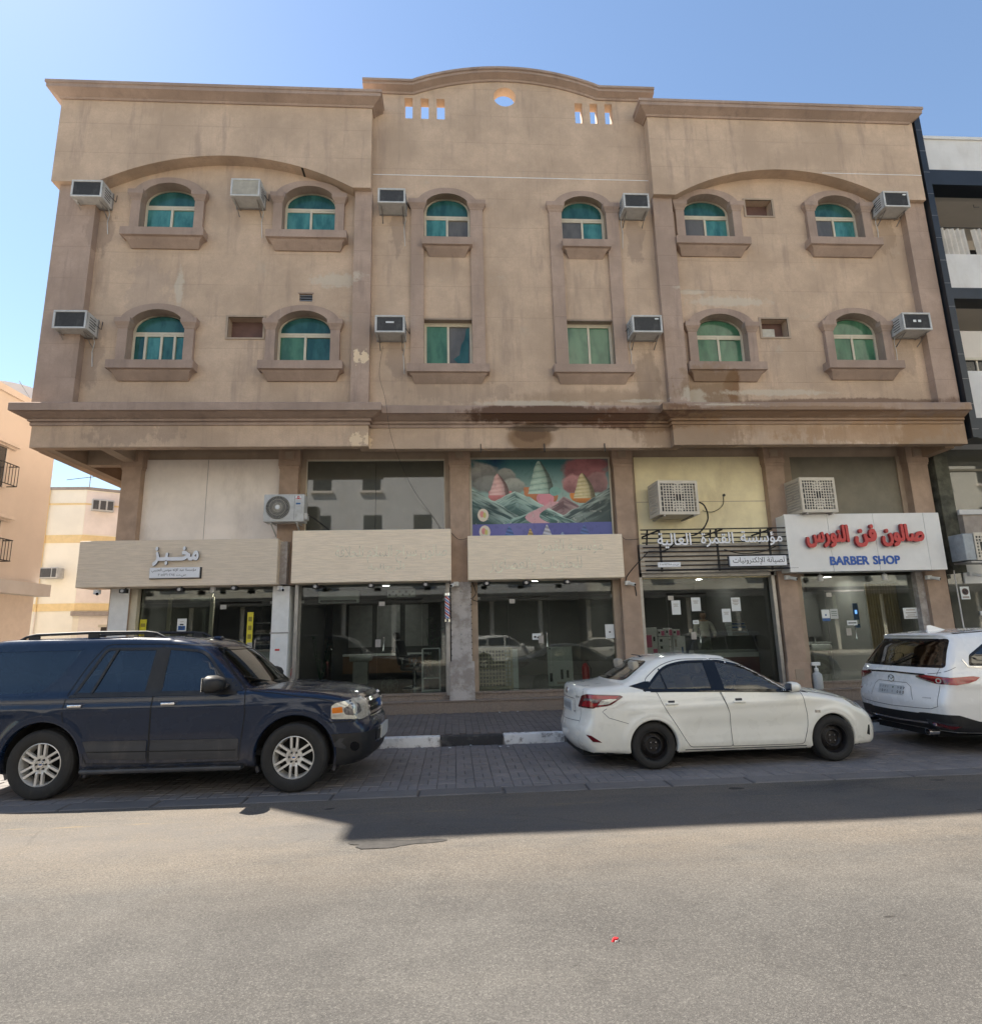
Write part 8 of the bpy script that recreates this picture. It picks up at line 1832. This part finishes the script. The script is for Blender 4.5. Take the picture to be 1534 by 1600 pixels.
        C.patch('reflector', [(sg*.66, .44), (sg*.90, .40), (sg*.93, .375), (sg*.86, .365), (sg*.66, .395)], 'rear', M['darkredlight'], off=.014, skirt=.02, rnd_=.008); C.patch('reflector_surround', [(sg*.58, .47), (sg*.90, .43), (sg*.95, .36), (sg*.84, .345), (sg*.64, .37)], 'rear', M['clad'], off=.010, skirt=.02, rnd_=.01)
        C.strip('hatch_gap', [(sg*.70, .62), (sg*.80, .66), (sg*.81, .95)], 'rear', .007, M['clad'], off=.0012); C.strip('hatch_gap', [(sg*.77, 1.09), (sg*.78, 1.20)], 'rear', .007, M['clad'], off=.0012)
    C.strip('hatch_gap', [(-.70, .62), (0, .60), (.70, .62)], 'rear', .008, M['clad'], off=.0012)
    C.strip('chrome_bar', [(-.60, 1.085), (0, 1.10), (.60, 1.085)], 'rear', .022, M['glossblack'], off=.004, thick=.008)
    C.patch('lower_bumper', [(-.90, .33), (-.93, .55), (-.7, .545), (0, .54), (.7, .545), (.93, .55), (.90, .33)], 'rear', M['blackplastic'], off=.006, skirt=.02, rnd_=.03)
    C.strip('bumper_chrome', [(-.60, .425), (0, .415), (.60, .425)], 'rear', .022, M['chrome'], off=.008, thick=.01)
    C.strip('plate_recess', [(-.44, .72), (-.38, .90), (-.30, .955), (.30, .955), (.38, .90), (.44, .72)], 'rear', .010, M['dullmetal'], off=.0015)
    C.patch('number_plate', [(-.26, .77), (.26, .77), (.26, .905), (-.26, .905)], 'rear', M['plate'], off=.008, skirt=.012)
    def glyphs(row, z, hgt):
        for k, ch in enumerate(row):
            if ch == ' ': continue
            x = -(-.215+k*.054); 
            if ch in '1lا': C.strip('plate_mark', [(x, z-hgt/2), (x, z+hgt/2)], 'rear', .008, M['blackletter'], off=.0105)
            elif ch == '7': C.strip('plate_mark', [(x-.014, z+hgt/2), (x, z-hgt/2), (x+.014, z+hgt/2)], 'rear', .008, M['blackletter'], off=.0105)
            elif ch == '*': C.patch('plate_mark', [(x+.014*math.cos(a), z+.014*math.sin(a)) for a in np.linspace(0, 2*PI, 9)[:-1]], 'rear', M['leaf'], off=.0105, skirt=.001)
            else: C.strip('plate_mark', [(x+.012*math.cos(a), z+hgt/2*math.sin(a)) for a in np.linspace(0, 2*PI, 12)[:-1]], 'rear', .008, M['blackletter'], off=.0105, closed=True)
    glyphs('1171 * 7o7', .870, .032); glyphs('1071 1 6VD', .808, .032)
    C.strip('emblem', [(.062*math.cos(a), 1.0+.050*math.sin(a)) for a in np.linspace(0, 2*PI, 24)[:-1]], 'rear', .012, M['chrome'], off=.004, thick=.006, closed=True)
    C.strip('emblem_wings', [(-.058, 1.015), (-.03, 1.018), (0, .985), (.03, 1.018), (.058, 1.015)], 'rear', .012, M['chrome'], off=.005, thick=.006)
    for k in range(7): C.strip('badge_letter', [(-.60-k*.018, .76), (-.60-k*.018, .775)], 'rear', .010, M['dullmetal'], off=.003)
    C.window('rear_window', rw, 'rear', M['darkglass'], .035, M['glossblack']); C.window('windscreen', ws, 'front', M['darkglass'], .03)
    pass
    MB().tube([(-1.07, .05, 1.19), (-1.0, -.15, 1.30), (-.93, -.30, 1.38)], .010, 6).build('rear_wiper', M['black'], t)
    fin = MB(); fin.add([(-.42, -.02, 1.69), (-.42, .02, 1.69), (-.12, .02, 1.72), (-.12, -.02, 1.72), (-.40, 0, 1.79), (-.34, 0, 1.795)], [(0, 1, 4), (1, 2, 5, 4), (2, 3, 5), (3, 0, 4, 5), (0, 3, 2, 1)]); fin.build('antenna_fin', M['pearl'], t)
    for sg in (-1, 1): MB().lathe([(.04, 0), (.048, 0), (.048, .15), (.04, .15)], Matrix.Translation((-1.16, sg*.62, .30)) @ Matrix.Rotation(PI/2, 4, 'Y'), 16, True).build('exhaust_tip', M['chrome'], t); MB().bbox(1.95, 2.15, sg*1.06-.11, sg*1.06+.11, 1.12, 1.28, .05, 2).build('wing_mirror', M['pearl'], t)
    for x in (0, 2.93):
        for sg in (-1, 1): wheel(t, x, sg*.84, .375, .375, .24, .25, 'multi', sg)
    seats(t, M['grey_seat'], (1.1, .15), 0, .4, 1.0); MB().box(-.95, 2.3, -.78, .78, .38, .44).build('cabin_floor', M['under'], t); MB().bbox(1.85, 2.25, -.7, .7, .8, 1.12, .05, 2).build('dashboard', M['blackplastic'], t); MB().box(-1.0, 3.5, -.6, .6, .22, .30).build('chassis', M['under'], t)
    return t
def place(t, x, y, yaw, hw):
    """x, y: where the near side rear tyre touches the ground"""
    c, s_ = math.cos(yaw), math.sin(yaw); t.location = (x-s_*hw, y+c*hw, .0); t.rotation_euler = (0, 0, yaw)
suv = make_suv(); place(suv, -4.99, 8.02, math.atan2(-.10, 3.0), .98)
sedan = make_sedan(); place(sedan, 2.65, 8.40, math.atan2(.08, 2.5), .83)
xov = make_crossover(); place(xov, 7.93, 8.45, math.atan2(.04, 2.5), .96)
# the cars parked across the street, seen only mirrored in the shop glass
def twin(src, label, x, y, rz):
    c = copy_tree(src); c['label'] = label; c.location = (x, y, 0); c.rotation_euler = (0, 0, rz); return c
twin(xov, 'white crossover parked across the street, mirrored in the shop glass', 1.5, -5.0, 0)
twin(sedan, 'white saloon parked across the street, mirrored in the shop glass', 8.6, -5.2, PI)
bpy.context.view_layer.update()
